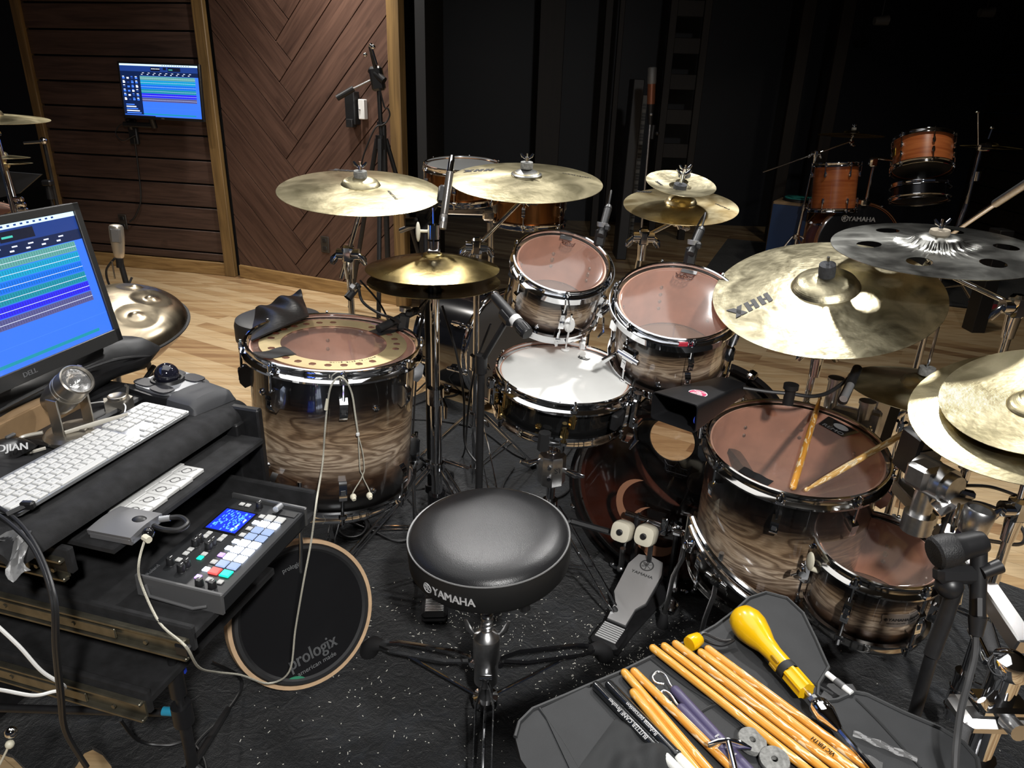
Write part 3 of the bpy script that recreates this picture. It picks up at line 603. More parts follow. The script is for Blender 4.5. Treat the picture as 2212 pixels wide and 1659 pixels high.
# --- bass drum
ax = V((.5,.866,0)).normalized(); D7c = V((.455,1.825,.295)); M7 = fr(D7c, -ax, (.866,-.5,0))
BSH = wood_burst('burst_ash_bass', .28, .45); hk = mt('black_lacquer_hoop', (.01,.009,.009), .12, coat=1)
bd_ = thing('bass_drum', 'large bass drum with smoky clear head behind the double pedal', 'drum', M7); R7 = .278
m = MB(M7); m.lathe([(R7-.012,-.45),(R7-.012,0)], 80); m.k = 1; m.lathe([(R7-.012,0),(R7-.024,-.002),(R7-.024,-.448),(R7-.012,-.45)], 80); m.obj('shell', [BSH, mt('reddish_ply_inside', (.12,.035,.02), .45, noise=.2, nsc=12)], bd_)
for z, nm in ((.012,'batter_hoop'),(-.462,'front_hoop')): MB(M7).lathe([(R7,z-.022),(R7+.012,z-.02),(R7+.013,z),(R7+.012,z+.02),(R7,z+.022),(R7-.001,z)], 80, loop=True).obj(nm, hk, bd_)
for k in range(8): 
    a = PI/2+R(22)+k*PI/4; m = MB(M7 @ Rz(a)); m.box((R7+.014,0,.012), (.02,.03,.05), .006); m.cyl((R7+.012,0,.0), (R7+.012,0,-.09), .0035, n=8); m.obj('claw_hook', CHROME, bd_); lug(bd_, a, R7-.012, -.1, CHROME, 'box', 1.2); lug(bd_, a, R7-.012, -.35, CHROME, 'box', 1.2); m = MB(M7 @ Rz(a)); m.box((R7+.014,0,-.462), (.02,.03,.05), .006); m.cyl((R7+.012,0,-.45), (R7+.012,0,-.36), .0035, n=8); m.obj('claw_hook', CHROME, bd_)
hd = MB(M7).lathe([(.0001,.002),(R7-.03,.002),(R7-.014,0),(R7-.001,.006)], 72).obj('batter_head', HEADK, bd_)
hq = ray(1452,950); n7 = M7.col[2].xyz; hl = M7.inverted() @ (CO+hq*((M7 @ V((0,0,-.452))-CO).dot(n7)/hq.dot(n7))); m = MB(M7); NN = 72
m.add([V((hl.x+.085*math.cos(2*PI*k/NN), hl.y+.085*math.sin(2*PI*k/NN), -.452)) for k in range(NN)]+[V(((R7-.002)*math.cos(2*PI*k/NN), (R7-.002)*math.sin(2*PI*k/NN), -.452)) for k in range(NN)], [(k, (k+1) % NN, NN+(k+1) % NN, NN+k) for k in range(NN)])
fh = m.obj('front_head', mt('black_front_head', (.01,.01,.011), .25), bd_)
MB(M7).lathe([(.083,-.448),(.092,-.448),(.092,-.456),(.083,-.456)], 40, T(hl.x,hl.y,0), loop=True).obj('port_ring', BLK, fh)
m = MB(M7 @ T(.035,.11,-.0)); crown(m, T(0,0,.004), .04); m.obj('head_logo', INK, hd)
brn = mt('brown_head_print', (.34,.16,.09), .5)
for (cx, cy, r_, a0_, a1_, wd_) in ((-.045,-.04,.085,100,330,.022),(-.005,-.11,.075,110,400,.02),(.045,-.14,.09,140,260,.018)):
    m = MB(M7); m.sheet(lambda u, w: (cx+(r_+wd_*(w-.5)*math.sin(PI*min(1,u*1.15)))*math.cos(R(a0_+(a1_-a0_)*u)), cy+(r_+wd_*(w-.5)*2*math.sin(PI*min(1,u*1.1)))*math.sin(R(a0_+(a1_-a0_)*u)), .003), 24, 2); m.obj('head_print', brn, hd)
m = MB(M7); [m.ball((x, y, -.25), .018, 12) for x, y in ((.12,-.0),)]; 
t = thing('kick_microphone', 'dark mesh mic head inside the bass drum behind its clear head', 'microphone', T(*(M7 @ V((.085,.07,-.2))))); c = M7 @ V((.085,.05,-.06)); MB().ball(c, .033, 18).obj('grille', mt('dark_mesh', (.03,.03,.032), .6, bump=.8, bsc=500), t); MB().cyl(c, M7 @ V((.11,.02,-.2)), .026, .02).obj('mic_body', BLKM, t); MB().spline([M7 @ V((.1,.1,-.3)), M7 @ V((.05,.02,-.33)), M7 @ V((-.02,-.2,-.3))], .004, 6).obj('cable', CABLE, t)
for s in (-1, 1):
    m = MB(M7); a = math.atan2(-.55, s*.8); p = V((R7*math.cos(a), R7*math.sin(a), -.34)); q = M7.inverted() @ (M7 @ (p*1.0+V((s*.12,0,-.14)))); w_ = M7 @ V((p.x+s*.1, p.y, -.5)); w_.z = .03; m.cyl(p, p+V((0,0,-.04)), .02); m.tube([p, M7.inverted() @ w_], .006, 8); m.obj('spur', CHROME, bd_)
m = MB(M7); m.box((0,R7+.01,-.2), (.06,.02,.09), .008); m.cyl((-.05,R7+.02,-.2), (.05,R7+.02,-.2), .012); m.obj('tom_mount_plate', CHROME, bd_)
# ================================================================ CYMBALS AND STANDS
def cymbal(name, label, c, n, Rc, mat, rb=.07, hb=.02, bow=.018, x=(1,0,0), kind='crash', logo=None, group=None, holes=0, text2=None, edge=True, thick=.0012):
    M = fr(c, n, x); t = thing(name, label, 'cymbal', M, group); z0 = bow
    def prof(r):
        if kind == 'china':
            if r > Rc*.78: return -.012*math.sin((r/Rc-.78)/.22*PI*.5)*-1.0-.0 + 0
        u = min(1, r/Rc); b = bow*(1-u**1.7)
        if r < rb: s_ = r/rb; b += hb*math.sqrt(max(0, 1-s_*s_*.97))*(1-.0)
        return b
    rs = [.006]+[rb*k/8 for k in range(1, 9)]+[rb+(Rc-rb)*k/14 for k in range(1, 15)]; rs = [r for r in rs if r >= .006]
    m = MB(M)
    if not holes:
        m.lathe([(r, prof(r)) for r in rs]+[(Rc+.0004, -thick*.5)]+[(r, prof(r)-thick) for r in rs[::-1]], 96, loop=False)
    else:
        N = 180; rr = [.006]+[rb*k/6 for k in range(1, 7)]+[rb+(Rc-rb)*f for f in (.2,.36,.44,.52,.6,.68,.76,.9,1)]; K = len(rr); vs = []; fs = []; hc = [30*k+8 for k in range(holes)]; q0, q1 = 8, 12; rmid = rr[10]; rad = (rr[q1]-rr[q0])/2
        for s_ in (0, 1):
            for j in range(N):
                for q, r in enumerate(rr):
                    a = 2*PI*j/N; P = V((r*math.cos(a), r*math.sin(a), 0))
                    for h in hc:
                        C_ = V((rmid*math.cos(2*PI*h/N), rmid*math.sin(2*PI*h/N), 0)); dv = P-C_
                        da = (j-h+N//2) % N-N//2
                        if abs(da) <= 6 and q0 <= q <= q1 and dv.length > 1e-6:
                            tt = max(abs(da)/6, abs(q-10)/2)
                            P = C_+dv.normalized()*rad*tt if tt > 0 else C_
                    vs.append(P+V((0,0,prof(P.length)-s_*thick)))
            for j in range(N):
                for q in range(K-1):
                    dead = any(-6 <= ((j-h+N//2) % N-N//2) < 6 for h in hc) and q0 <= q < q1
                    if not dead: f = [s_*N*K+j*K+q, s_*N*K+((j+1) % N)*K+q, s_*N*K+((j+1) % N)*K+q+1, s_*N*K+j*K+q+1]; fs.append(f if not s_ else f[::-1])
        for j in range(N): fs.append([j*K+K-1, ((j+1) % N)*K+K-1, N*K+((j+1) % N)*K+K-1, N*K+j*K+K-1][::-1])
        m.add(vs, fs)
    o = m.obj('plate', mat, t)
    def letter(tx, px, py, size, dirpx, ink=INK, **kw):
        q = ray(px, py); nn = M.col[2].xyz; l = M.inverted() @ (CO+q*((M.translation-CO).dot(nn)/q.dot(nn)))
        q2_ = ray(*dirpx); l2 = M.inverted() @ (CO+q2_*((M.translation-CO).dot(nn)/q2_.dot(nn))); a = math.atan2((l2-l).y, (l2-l).x)
        r = math.hypot(l.x, l.y); l.z = prof(r)+.0006; sl = (prof(r+.01)-prof(r-.01))/.02; rad = V((l.x, l.y, 0)).normalized(); nz = V((-rad.x*sl, -rad.y*sl, 1))
        mm = MB(M); FL = fr(l, nz, (math.cos(a), math.sin(a), 0))
        if tx == 'HHX': mm.hhx(size, FL)
        else: mm.text(tx, size, FL, 'CENTER', None, .0003, **kw)
        return mm.obj('lettering', ink, o)
    t['_x'] = 0; del t['_x']; return t, letter, M
def wing(m, c, n, s=1, x=(1,0,0)):
    F = fr(c, n, x); m.cyl(F @ V((0,0,-.004*s)), F @ V((0,0,.008*s)), .006*s, n=10)
    for q in (-1, 1): m.tube([F @ V((q*.004*s,0,.004*s)), F @ V((q*.014*s,0,.012*s)), F @ V((q*.019*s,0,.02*s))], [.003*s,.005*s,.003*s], 8, flat=.5)
def topper(root, c, n, felt=FELT, fh=.018, fr_=.018, rodh=.05, z0=.04, nut=True):
    n = V(n).normalized(); c = V(c)
    MB(fr(c, n)).lathe([(.004,z0),(fr_,z0),(fr_*1.05,z0+fh*.5),(fr_,z0+fh),(.004,z0+fh)], 24).obj('felt_washer', felt, root)
    m = MB(); m.cyl(c-n*.03, c+n*(z0+fh+rodh*.5), .0035, n=8)
    if nut: wing(m, c+n*(z0+fh+.006), n, .95)
    m.obj('wing_nut', CHROME, root)
def clampj(m, c, d, s=1, side=(1,0,0)):              # ratchet joint with two wing screws
    F = fr(c, d, side); m.box((0,0,0), (.03*s,.034*s,.05*s), .007*s, F); m.cyl(F @ V((-.03*s,0,0)), F @ V((.03*s,0,0)), .015*s); 
    for q in (-1, 1): m.tube([F @ V((q*.028*s,0,-.002)), F @ V((q*.04*s,.0,-.016*s)), F @ V((q*.046*s,0,-.03*s))], [.007*s,.011*s,.006*s], 8, flat=.45)
def tripod(root, b, zt, zl, rad, rot, mat=CHROME, foot=RUB, bars=True, zb=0.012, n=3):
    b = V(b)
    m = MB(); m.cyl((b.x,b.y,zt-.018), (b.x,b.y,zt+.018), .022); m.obj('leg_collar', mat, root); m = MB(); m.cyl((b.x,b.y,zl-.014), (b.x,b.y,zl+.014), .02); m.obj('brace_collar', mat, root)
    for k in range(n):
        a = rot+2*PI*k/n; d = V((math.cos(a), math.sin(a), 0)); s = V((-d.y, d.x, 0)); top = V((b.x,b.y,zt))+d*.024; ft = V((b.x,b.y,zb+.022))+d*rad
        m = MB()
        if bars:
            for q in (-1, 1): m.tube([top+s*.009*q, top+(ft-top)*.2+s*.015*q, top+(ft-top)*.8+s*.015*q, ft+s*.008*q], .0052, 6, flat=.5)
            mid = top+(ft-top)*.55; lo = V((b.x,b.y,zl))+d*.022
            for q in (-1, 1): m.tube([lo+s*.006*q, mid+s*.012*q], .0042, 6, flat=.5)
            m.box(mid, (.02,.034,.012), .003, None) if False else None
        else: m.tube([top, ft], .009, 8); lo = V((b.x,b.y,zl))+d*.022; m.tube([lo, top+(ft-top)*.5], .0045, 6)
        lg = m.obj('leg', mat, root)
        u = (ft-top).normalized(); m = MB(); m.tube([ft-u*.045, ft-u*.02, ft+u*.005, V((ft.x+d.x*.012, ft.y+d.y*.012, zb))], [.008,.013,.015,.013], 12); m.obj('rubber_foot', foot, lg)
def cstand(label, c, n, pivot, base, tail=None, zt=.36, zl=.14, rad=.3, rot=0, felt=FELT, fh=.018, fr_=.018, nut=True, z0=.038, drop=.045, tri=True, zbase=.012, seg=(.55,.3), rodh=.05):
    c, n, pivot = V(c), V(n).normalized(), V(pivot); t = thing('cymbal_stand', label, 'stand', T(base[0], base[1], zbase))
    topper(t, c, n, felt, fh, fr_, rodh, z0, nut); til = c-n*drop
    m = MB(); m.cyl(c-n*.012, til, .006); m.lathe([(.005,0),(.02,0),(.02,.004),(.005,.006)], 18, fr(c-n*.005, n)); clampj(m, til-n*.006, (pivot-til) if (pivot-til).length > .02 else n, .8); m.obj('tilter', CHROME, t)
    bt = V((base[0], base[1], 0))
    if (pivot-til).length > .05:
        d = (pivot-til).normalized(); MB().cyl(til, pivot+d*(tail or .09), .0065, n=12).obj('boom_arm', CHROME, t)
        m = MB(); clampj(m, pivot, (0,0,1), 1.1); m.cyl(pivot+V((0,0,-.02)), pivot+V((0,0,-.075)), .017, .013); m.obj('boom_clamp', CHROME, t)
    P = pivot; Q = V((base[0], base[1], zl-.05)); zz = [P.z*.98]; h = P.z-Q.z
    p1 = Q+(P-Q)*seg[1]/1.0; p2 = Q+(P-Q)*seg[0]
    MB().cyl(P, p2, .0095).obj('upper_tube', CHROME, t); MB().cyl(p2+(P-Q).normalized()*.0, p1, .0125).obj('middle_tube', CHROME, t); MB().cyl(p1, Q, .0155).obj('lower_tube', CHROME, t)
    for p in (p2, p1):
        m = MB(); u = (P-Q).normalized(); m.cyl(p-u*.022, p+u*.022, .02); m.cyl(p-u*.028, p-u*.022, .0215); m.tube([p+V((.018,-.01,0)), p+V((.038,-.02,-.006)), p+V((.046,-.024,-.02))], [.006,.01,.005], 8, flat=.5); m.obj('height_collar', CHROME, t)
    if tri: tripod(t, (Q.x,Q.y,0), zt, zl, rad, rot)
    return t
Q_ = lambda *a: V(a)
# left crash
C1, N1 = V((-.442,2.05,1.128)), V((.045,-.14,.988)); t, L_, M = cymbal('crash_cymbal', 'left crash cymbal highest over the left floor tom', C1, N1, .2285, BR1, .055, .02, .02, group='crash cymbals'); L_('HHX', 752, 371, .05, (735,368), sx=1.1, bold=.02); L_('EVOLUTION', 848, 432, .012, (838,424)); 
p1 = Dp(752,548,2.12); cstand('chrome boom stand under the left crash cymbal', C1, N1, p1, (p1.x-.01, 2.16), rot=R(20), rad=.3)
C2, N2 = V((.023,2.19,1.153)), V((.005,-.14,.99)); t, L_, M = cymbal('crash_cymbal', 'mottled crash cymbal in the middle between hi-hat and splash stack', C2, N2, .2285, BR1, .045, .016, .018, group='crash cymbals'); L_('HHX', 1037, 374, .044, (1010,373), sx=1.2, bold=.02); L_('LEGACY BRIGHT', 1245, 385, .012, (1225,383))
MB(M).lathe([(.046,.0215),(.035,.0275),(.02,.034),(.006,.037)], 48).obj('bell', mt('raw_grey_bell', (.2,.2,.19), .35, .8, noise=.3, nsc=30), t, 'dark unlathed bell')
p2 = Dp(1030,532,2.2); cstand('chrome boom stand under the middle crash cymbal', C2, N2, p2, (p2.x, 2.24), rot=R(-70), rad=.33, tail=.06)
C3, N3 = V((.512,2.285,1.083)), V((-.026,-.18,.983)); t, L_, M = cymbal('splash_cymbal', 'larger bottom cymbal of the double splash stack', C3, N3, .178, BRS, .05, .02, .012, group='stacked splash cymbals'); L_('HHX', 1392, 416, .024, (1372,413), sx=1.1, bold=.02); L_('EVOLUTION', 1560, 450, .01, (1548,446))
C3u, N3u = V((.492,2.225,1.158)), V((.05,-.25,.963)); t, L_, M = cymbal('splash_cymbal', 'small upturned cymbal on top of the double splash stack', C3u, N3u, .106, BR2, .034, -.014, -.012, group='stacked splash cymbals'); L_('HHX', 1425, 392, .014, (1418,388), bold=.02)
p3 = Dp(1390,512,2.27); st3 = cstand('chrome boom stand under the double splash stack', C3, N3, p3, (p3.x-.05, 2.46), rot=R(45), rad=.22, tail=.03, z0=.09, fh=.012)
m = MB(); m.cyl(C3u+N3u*-.012, C3u+N3u*.045, .0042); wing(m, C3u+N3u*.02, N3u, 1.1); m.obj('top_wing_nut', CHROME, st3); MB(fr(C3u, N3u)).lathe([(.005,-.02),(.02,-.02),(.02,-.004),(.005,-.002)], 22).obj('felt_washer', FELTK, st3)
C5, N5 = V((.766,1.718,.958)), V((-.2,-.262,.943)); t, L_, M = cymbal('ride_cymbal', 'big hammered ride cymbal with bold black letters over the right toms', C5, N5, .2665, BR2, .080, .028, .026); L_('HHX', 1627, 667, .052, (1602,676), sx=1.15, bold=.02)
p5 = C5-N5*.11; st5 = cstand('chrome stand holding the big ride cymbal beside the right floor tom', C5, N5, V((.80,1.76,.80)), (.79,1.80), felt=FELTK, fh=.032, fr_=.019, rot=R(15), rad=.26, z0=.052, nut=False, tri=False, tail=.0, zbase=.45, seg=(.2,.1), rodh=.04)
C6, N6 = V((.985,1.675,1.088)), V((-.06,-.085,.993)); t, L_, M = cymbal('effects_cymbal', 'dark silver cymbal with six round holes above the ride', C6, N6, .2285, BRK, .06, .024, .012, x=(.9,-.44,0), holes=6)
p6 = Dp(2196,662,1.62); st6 = cstand('chrome boom stand under the silver holed cymbal at the right edge', C6, N6, p6, (p6.x+.03, p6.y+.04), felt=mt('tan_felt', (.3,.26,.2), .95, bump=.5, bsc=400), fh=.014, fr_=.021, rot=R(50), rad=.28, tail=.02, z0=.03)
C7, N7 = V((.985,1.585,.765)), V((.0,.01,1)); t, L_, M = cymbal('hihat_cymbal', 'half hidden golden cymbal below the ride on the right', C7, N7, .165, BR1, .05, .02, .018)
cstand('chrome stand post through the half hidden golden cymbal', C7, N7, C7-N7*.05, (.985,1.587), rot=R(30), rad=.22, nut=False, tri=False, z0=.04, zbase=.45, seg=(.25,.12), rodh=.2)
N8 = V((-.287,-.158,.945)).normalized(); N9 = V((-.33,-.15,.93)).normalized(); C8 = V((.985,1.225,.87)); C9 = C8+N8*.034+V((.012,0,0))
cymbal('stack_cymbal', 'wide lower cymbal of the pair at the right edge', C8, N8, .21, BR1, .05, .018, .016, group='paired cymbals at the right edge')
t, L_, M = cymbal('stack_cymbal', 'smaller upper cymbal of the pair at the right edge', C9, N9, .168, BR1, .045, .022, -.012, group='paired cymbals at the right edge')
t9 = cstand('chrome post and stand under the pair of cymbals at the right edge', C9, N9, C8-V((-.2,-.1,.9))*.25, (1.04,1.24), rot=R(60), rad=.2, z0=.03, tri=False, zbase=.4, seg=(.2,.1), tail=.02)
# ---------------------------------------------------------------- hi-hat
HC = V((-.221,1.869,.957)); UPV = V((0,0,1))
t, L_, M = cymbal('hihat_cymbal', 'top dark bronze hi-hat cymbal with a crack near its edge', HC, UPV, .178, BRH, .03, .012, .034, group='hi-hat pair')
cymbal('hihat_cymbal', 'bottom hi-hat cymbal facing upward under the top one', HC+V((.003,0,-.036)), -UPV, .178, BRH, .03, .012, .028, group='hi-hat pair')
hb = V((-.218,1.872,0)); t = thing('hihat_stand', 'chrome hi-hat stand with tripod legs and a pull rod', 'stand', T(hb.x,hb.y,.012))
m = MB(); m.cyl(hb+V((0,0,.9)), hb+V((0,0,1.115)), .003, n=8); m.obj('pull_rod', CHROME, t)
m = MB(); m.cyl((hb.x,hb.y,1.035), (hb.x,hb.y,1.072), .017); m.cyl((hb.x,hb.y,1.008), (hb.x,hb.y,1.03), .016); m.box((hb.x,hb.y,1.0), (.032,.032,.02), .004); m.obj('clutch', CHROME, t); MB().lathe([(.004,.988),(.016,.988),(.016,1.0),(.004,1.0)], 20, T(hb.x,hb.y,0)).obj('felt_washer', FELTK, t)
m = MB(); m.ball((hb.x-.04,hb.y-.006,1.053), .021, 14, (.3,.6,1.25)); m.cyl((hb.x-.015,hb.y,1.054), (hb.x-.04,hb.y,1.054), .004); m.obj('wing_screw', PEARL, t)
MB().cyl((hb.x,hb.y,.885), (hb.x,hb.y,.908), .02, .017).obj('seat_cup', BLK, t)
MB().cyl((hb.x,hb.y,.56), (hb.x,hb.y,.89), .0125).obj('upper_tube', CHROME, t); MB().cyl((hb.x,hb.y,.1), (hb.x,hb.y,.575), .0165).obj('lower_tube', CHROME, t)
m = MB(); m.cyl((hb.x,hb.y,.56), (hb.x,hb.y,.61), .024); m.tube([(hb.x+.02,hb.y-.01,.58),(hb.x+.03,hb.y-.03,.56),(hb.x+.03,hb.y-.035,.53)], [.008,.013,.008], 8, flat=.5); m.obj('height_collar', CHROME, t)
MB().cyl((hb.x,hb.y,.18), (hb.x,hb.y,.26), .026).obj('spring_housing', BLKG, t); MB().cyl((hb.x,hb.y,.03), (hb.x,hb.y,.18), .024).obj('base_tube', CHROME_R, t)
tripod(t, hb, .35, .14, .33, R(-38))
# hi-hat pedal board peeking below the throne
pb = Zp(938,1352,0); t = thing('hihat_pedal', 'hi-hat foot pedal heel showing just left of the throne', 'pedal', T(pb.x,pb.y,.012) @ Rz(R(4))); M = LOC[t]
m = MB(M); m.box((0,.17,.012), (.066,.36,.012), .004); m.obj('base_plate', BLKM, t); m = MB(M); m.box((0,.035,.022), (.074,.08,.022), .01); m.obj('heel_plate', BLKM, t)
m = MB(M); [m.box((0,.008+.0068*k,.0345), (.05,.0034,.002)) for k in range(8)]; m.obj('grip_ribs', ALU, t); m = MB(M); m.box((0,.20,.07), (.06,.24,.008), .003); m.obj('footboard', ALU, t)
# ---------------------------------------------------------------- throne
sc = V((-.04,1.287,.522)); t = thing('drum_throne', 'round black leather drum throne with silver lettering in the foreground', 'stool', T(sc.x,sc.y,.012)); Ms = fr(sc, (-.05,-.035,1))
lb = NT('black_leather'); vv = lb.tc('Object'); vo = lb.n('ShaderNodeTexVoronoi', Vector=vv, Scale=650); LEA = lb.pbr(**{'Base__Color': (.012,.012,.013,1), 'Roughness': .33, 'Normal': lb.bump(vo.outputs[0], .22, .0008), 'Specular__IOR__Level': .42})
m = MB(Ms); Rt = .172; m.lathe([(.0001,.022),(.06,.0225),(.11,.021),(.145,.0175),(.163,.010),(Rt-.002,.003),(Rt,0)], 72); st_ = m.obj('seat_top', LEA, t)
MB(Ms).lathe([(Rt,.0),(Rt+.003,.0015),(Rt+.0035,-.001),(Rt+.001,-.003),(Rt,-.002)], 72, loop=True).obj('piping', mt('pale_piping', (.2,.2,.2), .4), t)
sd = MB(Ms).lathe([(Rt,-.002),(Rt+.004,-.016),(Rt+.003,-.058),(Rt-.006,-.072),(.0001,-.075)], 72).obj('seat_side', mt('black_vinyl', (.010,.010,.010), .5), t)
aY = ang(Ms, 972, 1290, -.035)[0]; F = Ms @ Rz(aY) @ T(Rt+.004,0,-.036) @ Ry(PI/2) @ Rz(PI/2); m = MB(F); m.text('YAMAHA', .026, T(.006,0,.0012), 'CENTER', Rt+.0052, .0008, .9, .022)
for (a_) in (-.32,): F2 = Ms @ Rz(aY+a_) @ T(Rt+.0045,0,-.036) @ Ry(PI/2) @ Rz(PI/2); m.at(F2); forks(m, I4, .012, .001)
m.obj('lettering', WINK, sd)
m = MB(); pts = [V((sc.x, sc.y, .27+.0009*k)) for k in range(0, 180, 4)]; m.cyl((sc.x,sc.y,.2), (sc.x,sc.y,.43), .0105)
m.tube([V((sc.x+.0125*math.cos(k*.5), sc.y+.0125*math.sin(k*.5), .22+.0009*k)) for k in range(230)], .0026, 5); m.obj('threaded_rod', CHROME_R, t)
m = MB(); m.cyl((sc.x,sc.y,.405), (sc.x,sc.y,.43), .03, .07); m.obj('seat_mount', BLKM, t)
m = MB(); m.cyl((sc.x+.07,sc.y-.0,.40), (sc.x+.085,sc.y-.01,.33), .011, .013); m.cyl((sc.x+.066,sc.y+.002,.415), (sc.x+.071,sc.y-.0,.395), .0105); m.obj('lock_lever', BLK, t)
m = MB(); m.lathe([(.0001,.262),(.012,.262),(.018,.257),(.03,.243),(.031,.24),(.031,.175),(.028,.17),(.028,.11),(.02,.1)], 32, T(sc.x,sc.y,0)); [m.tube([(sc.x+.03*s_,sc.y+.01,.235),(sc.x+.042*s_,sc.y+.012,.25),(sc.x+.05*s_,sc.y+.014,.275)], [.005,.008,.004], 8, flat=.5) for s_ in (-1,1)]; m.obj('height_collar', CHROME_R, t)
MB().cyl((sc.x,sc.y,.03), (sc.x,sc.y,.11), .018).obj('lower_tube', BLKM, t)
MB().lathe([(.018,.062),(.03,.06),(.03,.04),(.018,.038)], 24, T(sc.x,sc.y,0)).obj('brace_collar', CHROME, t)
for k, a in enumerate((R(151),R(31),R(-89))):
    d = V((math.cos(a), math.sin(a), 0)); s_ = V((-d.y, d.x, 0)); b = V((sc.x,sc.y,0)); top = b+d*.045+V((0,0,.15)); ft = b+d*.33+V((0,0,.06)); m = MB()
    for q in (-1,1): m.tube([top+s_*.006*q, top+(ft-top)*.2+s_*.02*q, top+(ft-top)*.8+s_*.019*q, ft+s_*.007*q], .007, 4, flat=.35)
    m.cyl(b+d*.032+V((0,0,.15))-s_*.014, b+d*.032+V((0,0,.15))+s_*.014, .008); lg = m.obj('leg', CHROME if k != 1 else BLKG, t)
    MB().tube([b+d*.03+V((0,0,.05)), top+(ft-top)*.66-V((0,0,.02))], .0035, 6).obj('brace', CHROME, lg)
    u = (ft-top).normalized(); MB().tube([ft-u*.02, ft+u*.01, b+d*.355+V((0,0,.035)), b+d*.365+V((0,0,.013))], [.012,.02,.024,.022], 14).obj('rubber_foot', RUB, lg)
# ---------------------------------------------------------------- bass drum pedal
ph = V((.268,1.50,0)); pd = (V((.45,1.80,0))-ph).normalized(); M = fr((ph.x,ph.y,.012), (0,0,1), (pd.y,-pd.x,0)); t = thing('bass_drum_pedal', 'silver double bass pedal with two cream beaters at the bass drum', 'pedal', M)
m = MB(M); m.prism([(-.042,0),(.042,0),(.046,.1),(.068,.3),(.055,.36),(-.055,.36),(-.068,.3),(-.046,.1)], 0, .008); m.obj('base_plate', BLKM, t); m = MB(M); m.box((0,.035,.02), (.08,.085,.028), .009); hp = m.obj('heel_plate', BLKM, t)
m = MB(M); [m.box((0,.008+.0085*k,.0355), (.06,.0042,.002)) for k in range(8)]; m.obj('grip_ribs', mt('pale_grip_ribs', (.55,.55,.55), .5), hp)
Fb = M @ T(0,.08,.036) @ Rx(R(16)); P = [(-.027,0),(.027,0),(.030,.06),(.048,.09),(.052,.2),(.038,.245),(.0,.252),(-.038,.245),(-.052,.2),(-.048,.09),(-.030,.06)]
PED = NT('polished_footboard'); gv = PED.tc('Object', (1,1,1)); PEDM = PED.pbr(**{'Base__Color': (.8,.8,.8,1), 'Metallic': .85, 'Roughness': .42, 'Normal': PED.bump(PED.noise(PED.tc('Object', (300,8,8)), 1, 3), .15, .001)})
fb = MB(Fb).prism(P, 0, .007).obj('footboard', PEDM, t); MB(Fb).prism([(x*1.07, y*1.02-.003) for x, y in P], -.009, -.001).obj('footboard_rim', BLKM, fb)
m = MB(Fb @ T(0,.215,.0073)); forks(m, I4, .021, .0006); m.text('YAMAHA', .014, T(0,-.036,0), 'CENTER', None, .0004, 1.15, .01); m.obj('lettering', mt('etched_grey', (.1,.1,.1), .4, .5), fb)
m = MB(M)
for s_ in (-1,1): m.box((s_*.062,.335,.115), (.014,.03,.23), .004)
m.obj('frame_post', BLKM, t); m = MB(M); m.cyl((-.1,.335,.222), (.12,.335,.222), .0085); m.box((.03,.335,.222), (.03,.04,.04), .006); m.cyl((.09,.335,.222), (.12,.335,.222), .015); m.obj('axle', CHROME, t)
m = MB(M); m.box((.03,.31,.235), (.02,.012,.06), .003); m.cyl((.055,.335,.222), (.075,.335,.222), .019); m.tube([(.06,.33,.23),(.075,.31,.26),(.065,.3,.27)], .006, 6); m.obj('cam', CHROME, t)
for s_, px, py, dd in ((-1,1343,1148,1.91),(1,1394,1157,1.89)):
    c = Dp(px,py,dd); l = M.inverted() @ c; bt = thing if False else None
    m = MB(M); n = V((0,-.94,.35)); F = fr(l, n, (1,0,0)); pr = [(.0001,.014),(.014,.016),(.0255,.013),(.027,.004),(.027,-.026),(.023,-.03),(.0001,-.03)]
    vs_ = []; fs_ = []; NN = 28
    for (r_, z_) in pr:
        for j in range(NN): an = 2*PI*j/NN; cc, ss = math.cos(an), math.sin(an); vs_.append(F @ V((r_*abs(cc)**.62*(1 if cc > 0 else -1), r_*1.02*abs(ss)**.62*(1 if ss > 0 else -1), z_)))
    for a_ in range(len(pr)-1):
        for j in range(NN): fs_.append((a_*NN+j, a_*NN+(j+1) % NN, (a_+1)*NN+(j+1) % NN, (a_+1)*NN+j))
    m.add(vs_, fs_); b_ = m.obj('beater', mt('cream_felt_beater', (.62,.58,.46), .7), t, auto=50)
    m = MB(M); m.lathe([(.0001,.021),(.006,.021),(.0085,.019),(.0085,.014)], 16, F); m.obj('beater_bolt', BLK, b_); MB(M).tube([F @ V((0,-.02,-.01)), (l.x,.335,.222)], .0035, 8).obj('beater_shaft', CHROME, b_)
for s_ in (-1,1):
    m = MB(M); p = V((s_*.085,.33,.2)); m.tube([p, V((s_*.085,.30,.06))], .0035, 6); m.tube([V((s_*.085,.3,.05)), V((s_*.085,.3,.12))], .009, 8); m.ball((s_*.085,.3,.045), .013, 10); m.obj('spring', CHROME_R, t)
MB(M).box((0,.30,.12), (.014,.006,.15), .001).obj('chain', BLKM, t)
a = Dp(1232,1125,1.93); b = Dp(1320,1150,1.95); m = MB(); m.cyl(a, b, .009, n=6); m.cyl(b, Dp(1345,1162,1.96), .006, n=6); m.cyl(V((-.13,1.55,.25)), a, .006, n=6); m.obj('drive_shaft', BLKM, t)
m = MB(M); m.tube([(.12,.33,.222),(.17,.3,.15),(.14,.3,.06)], .007, 6); m.box((.1,.25,.02), (.03,.05,.02), .005); m.obj('tension_screw', CHROME, t)
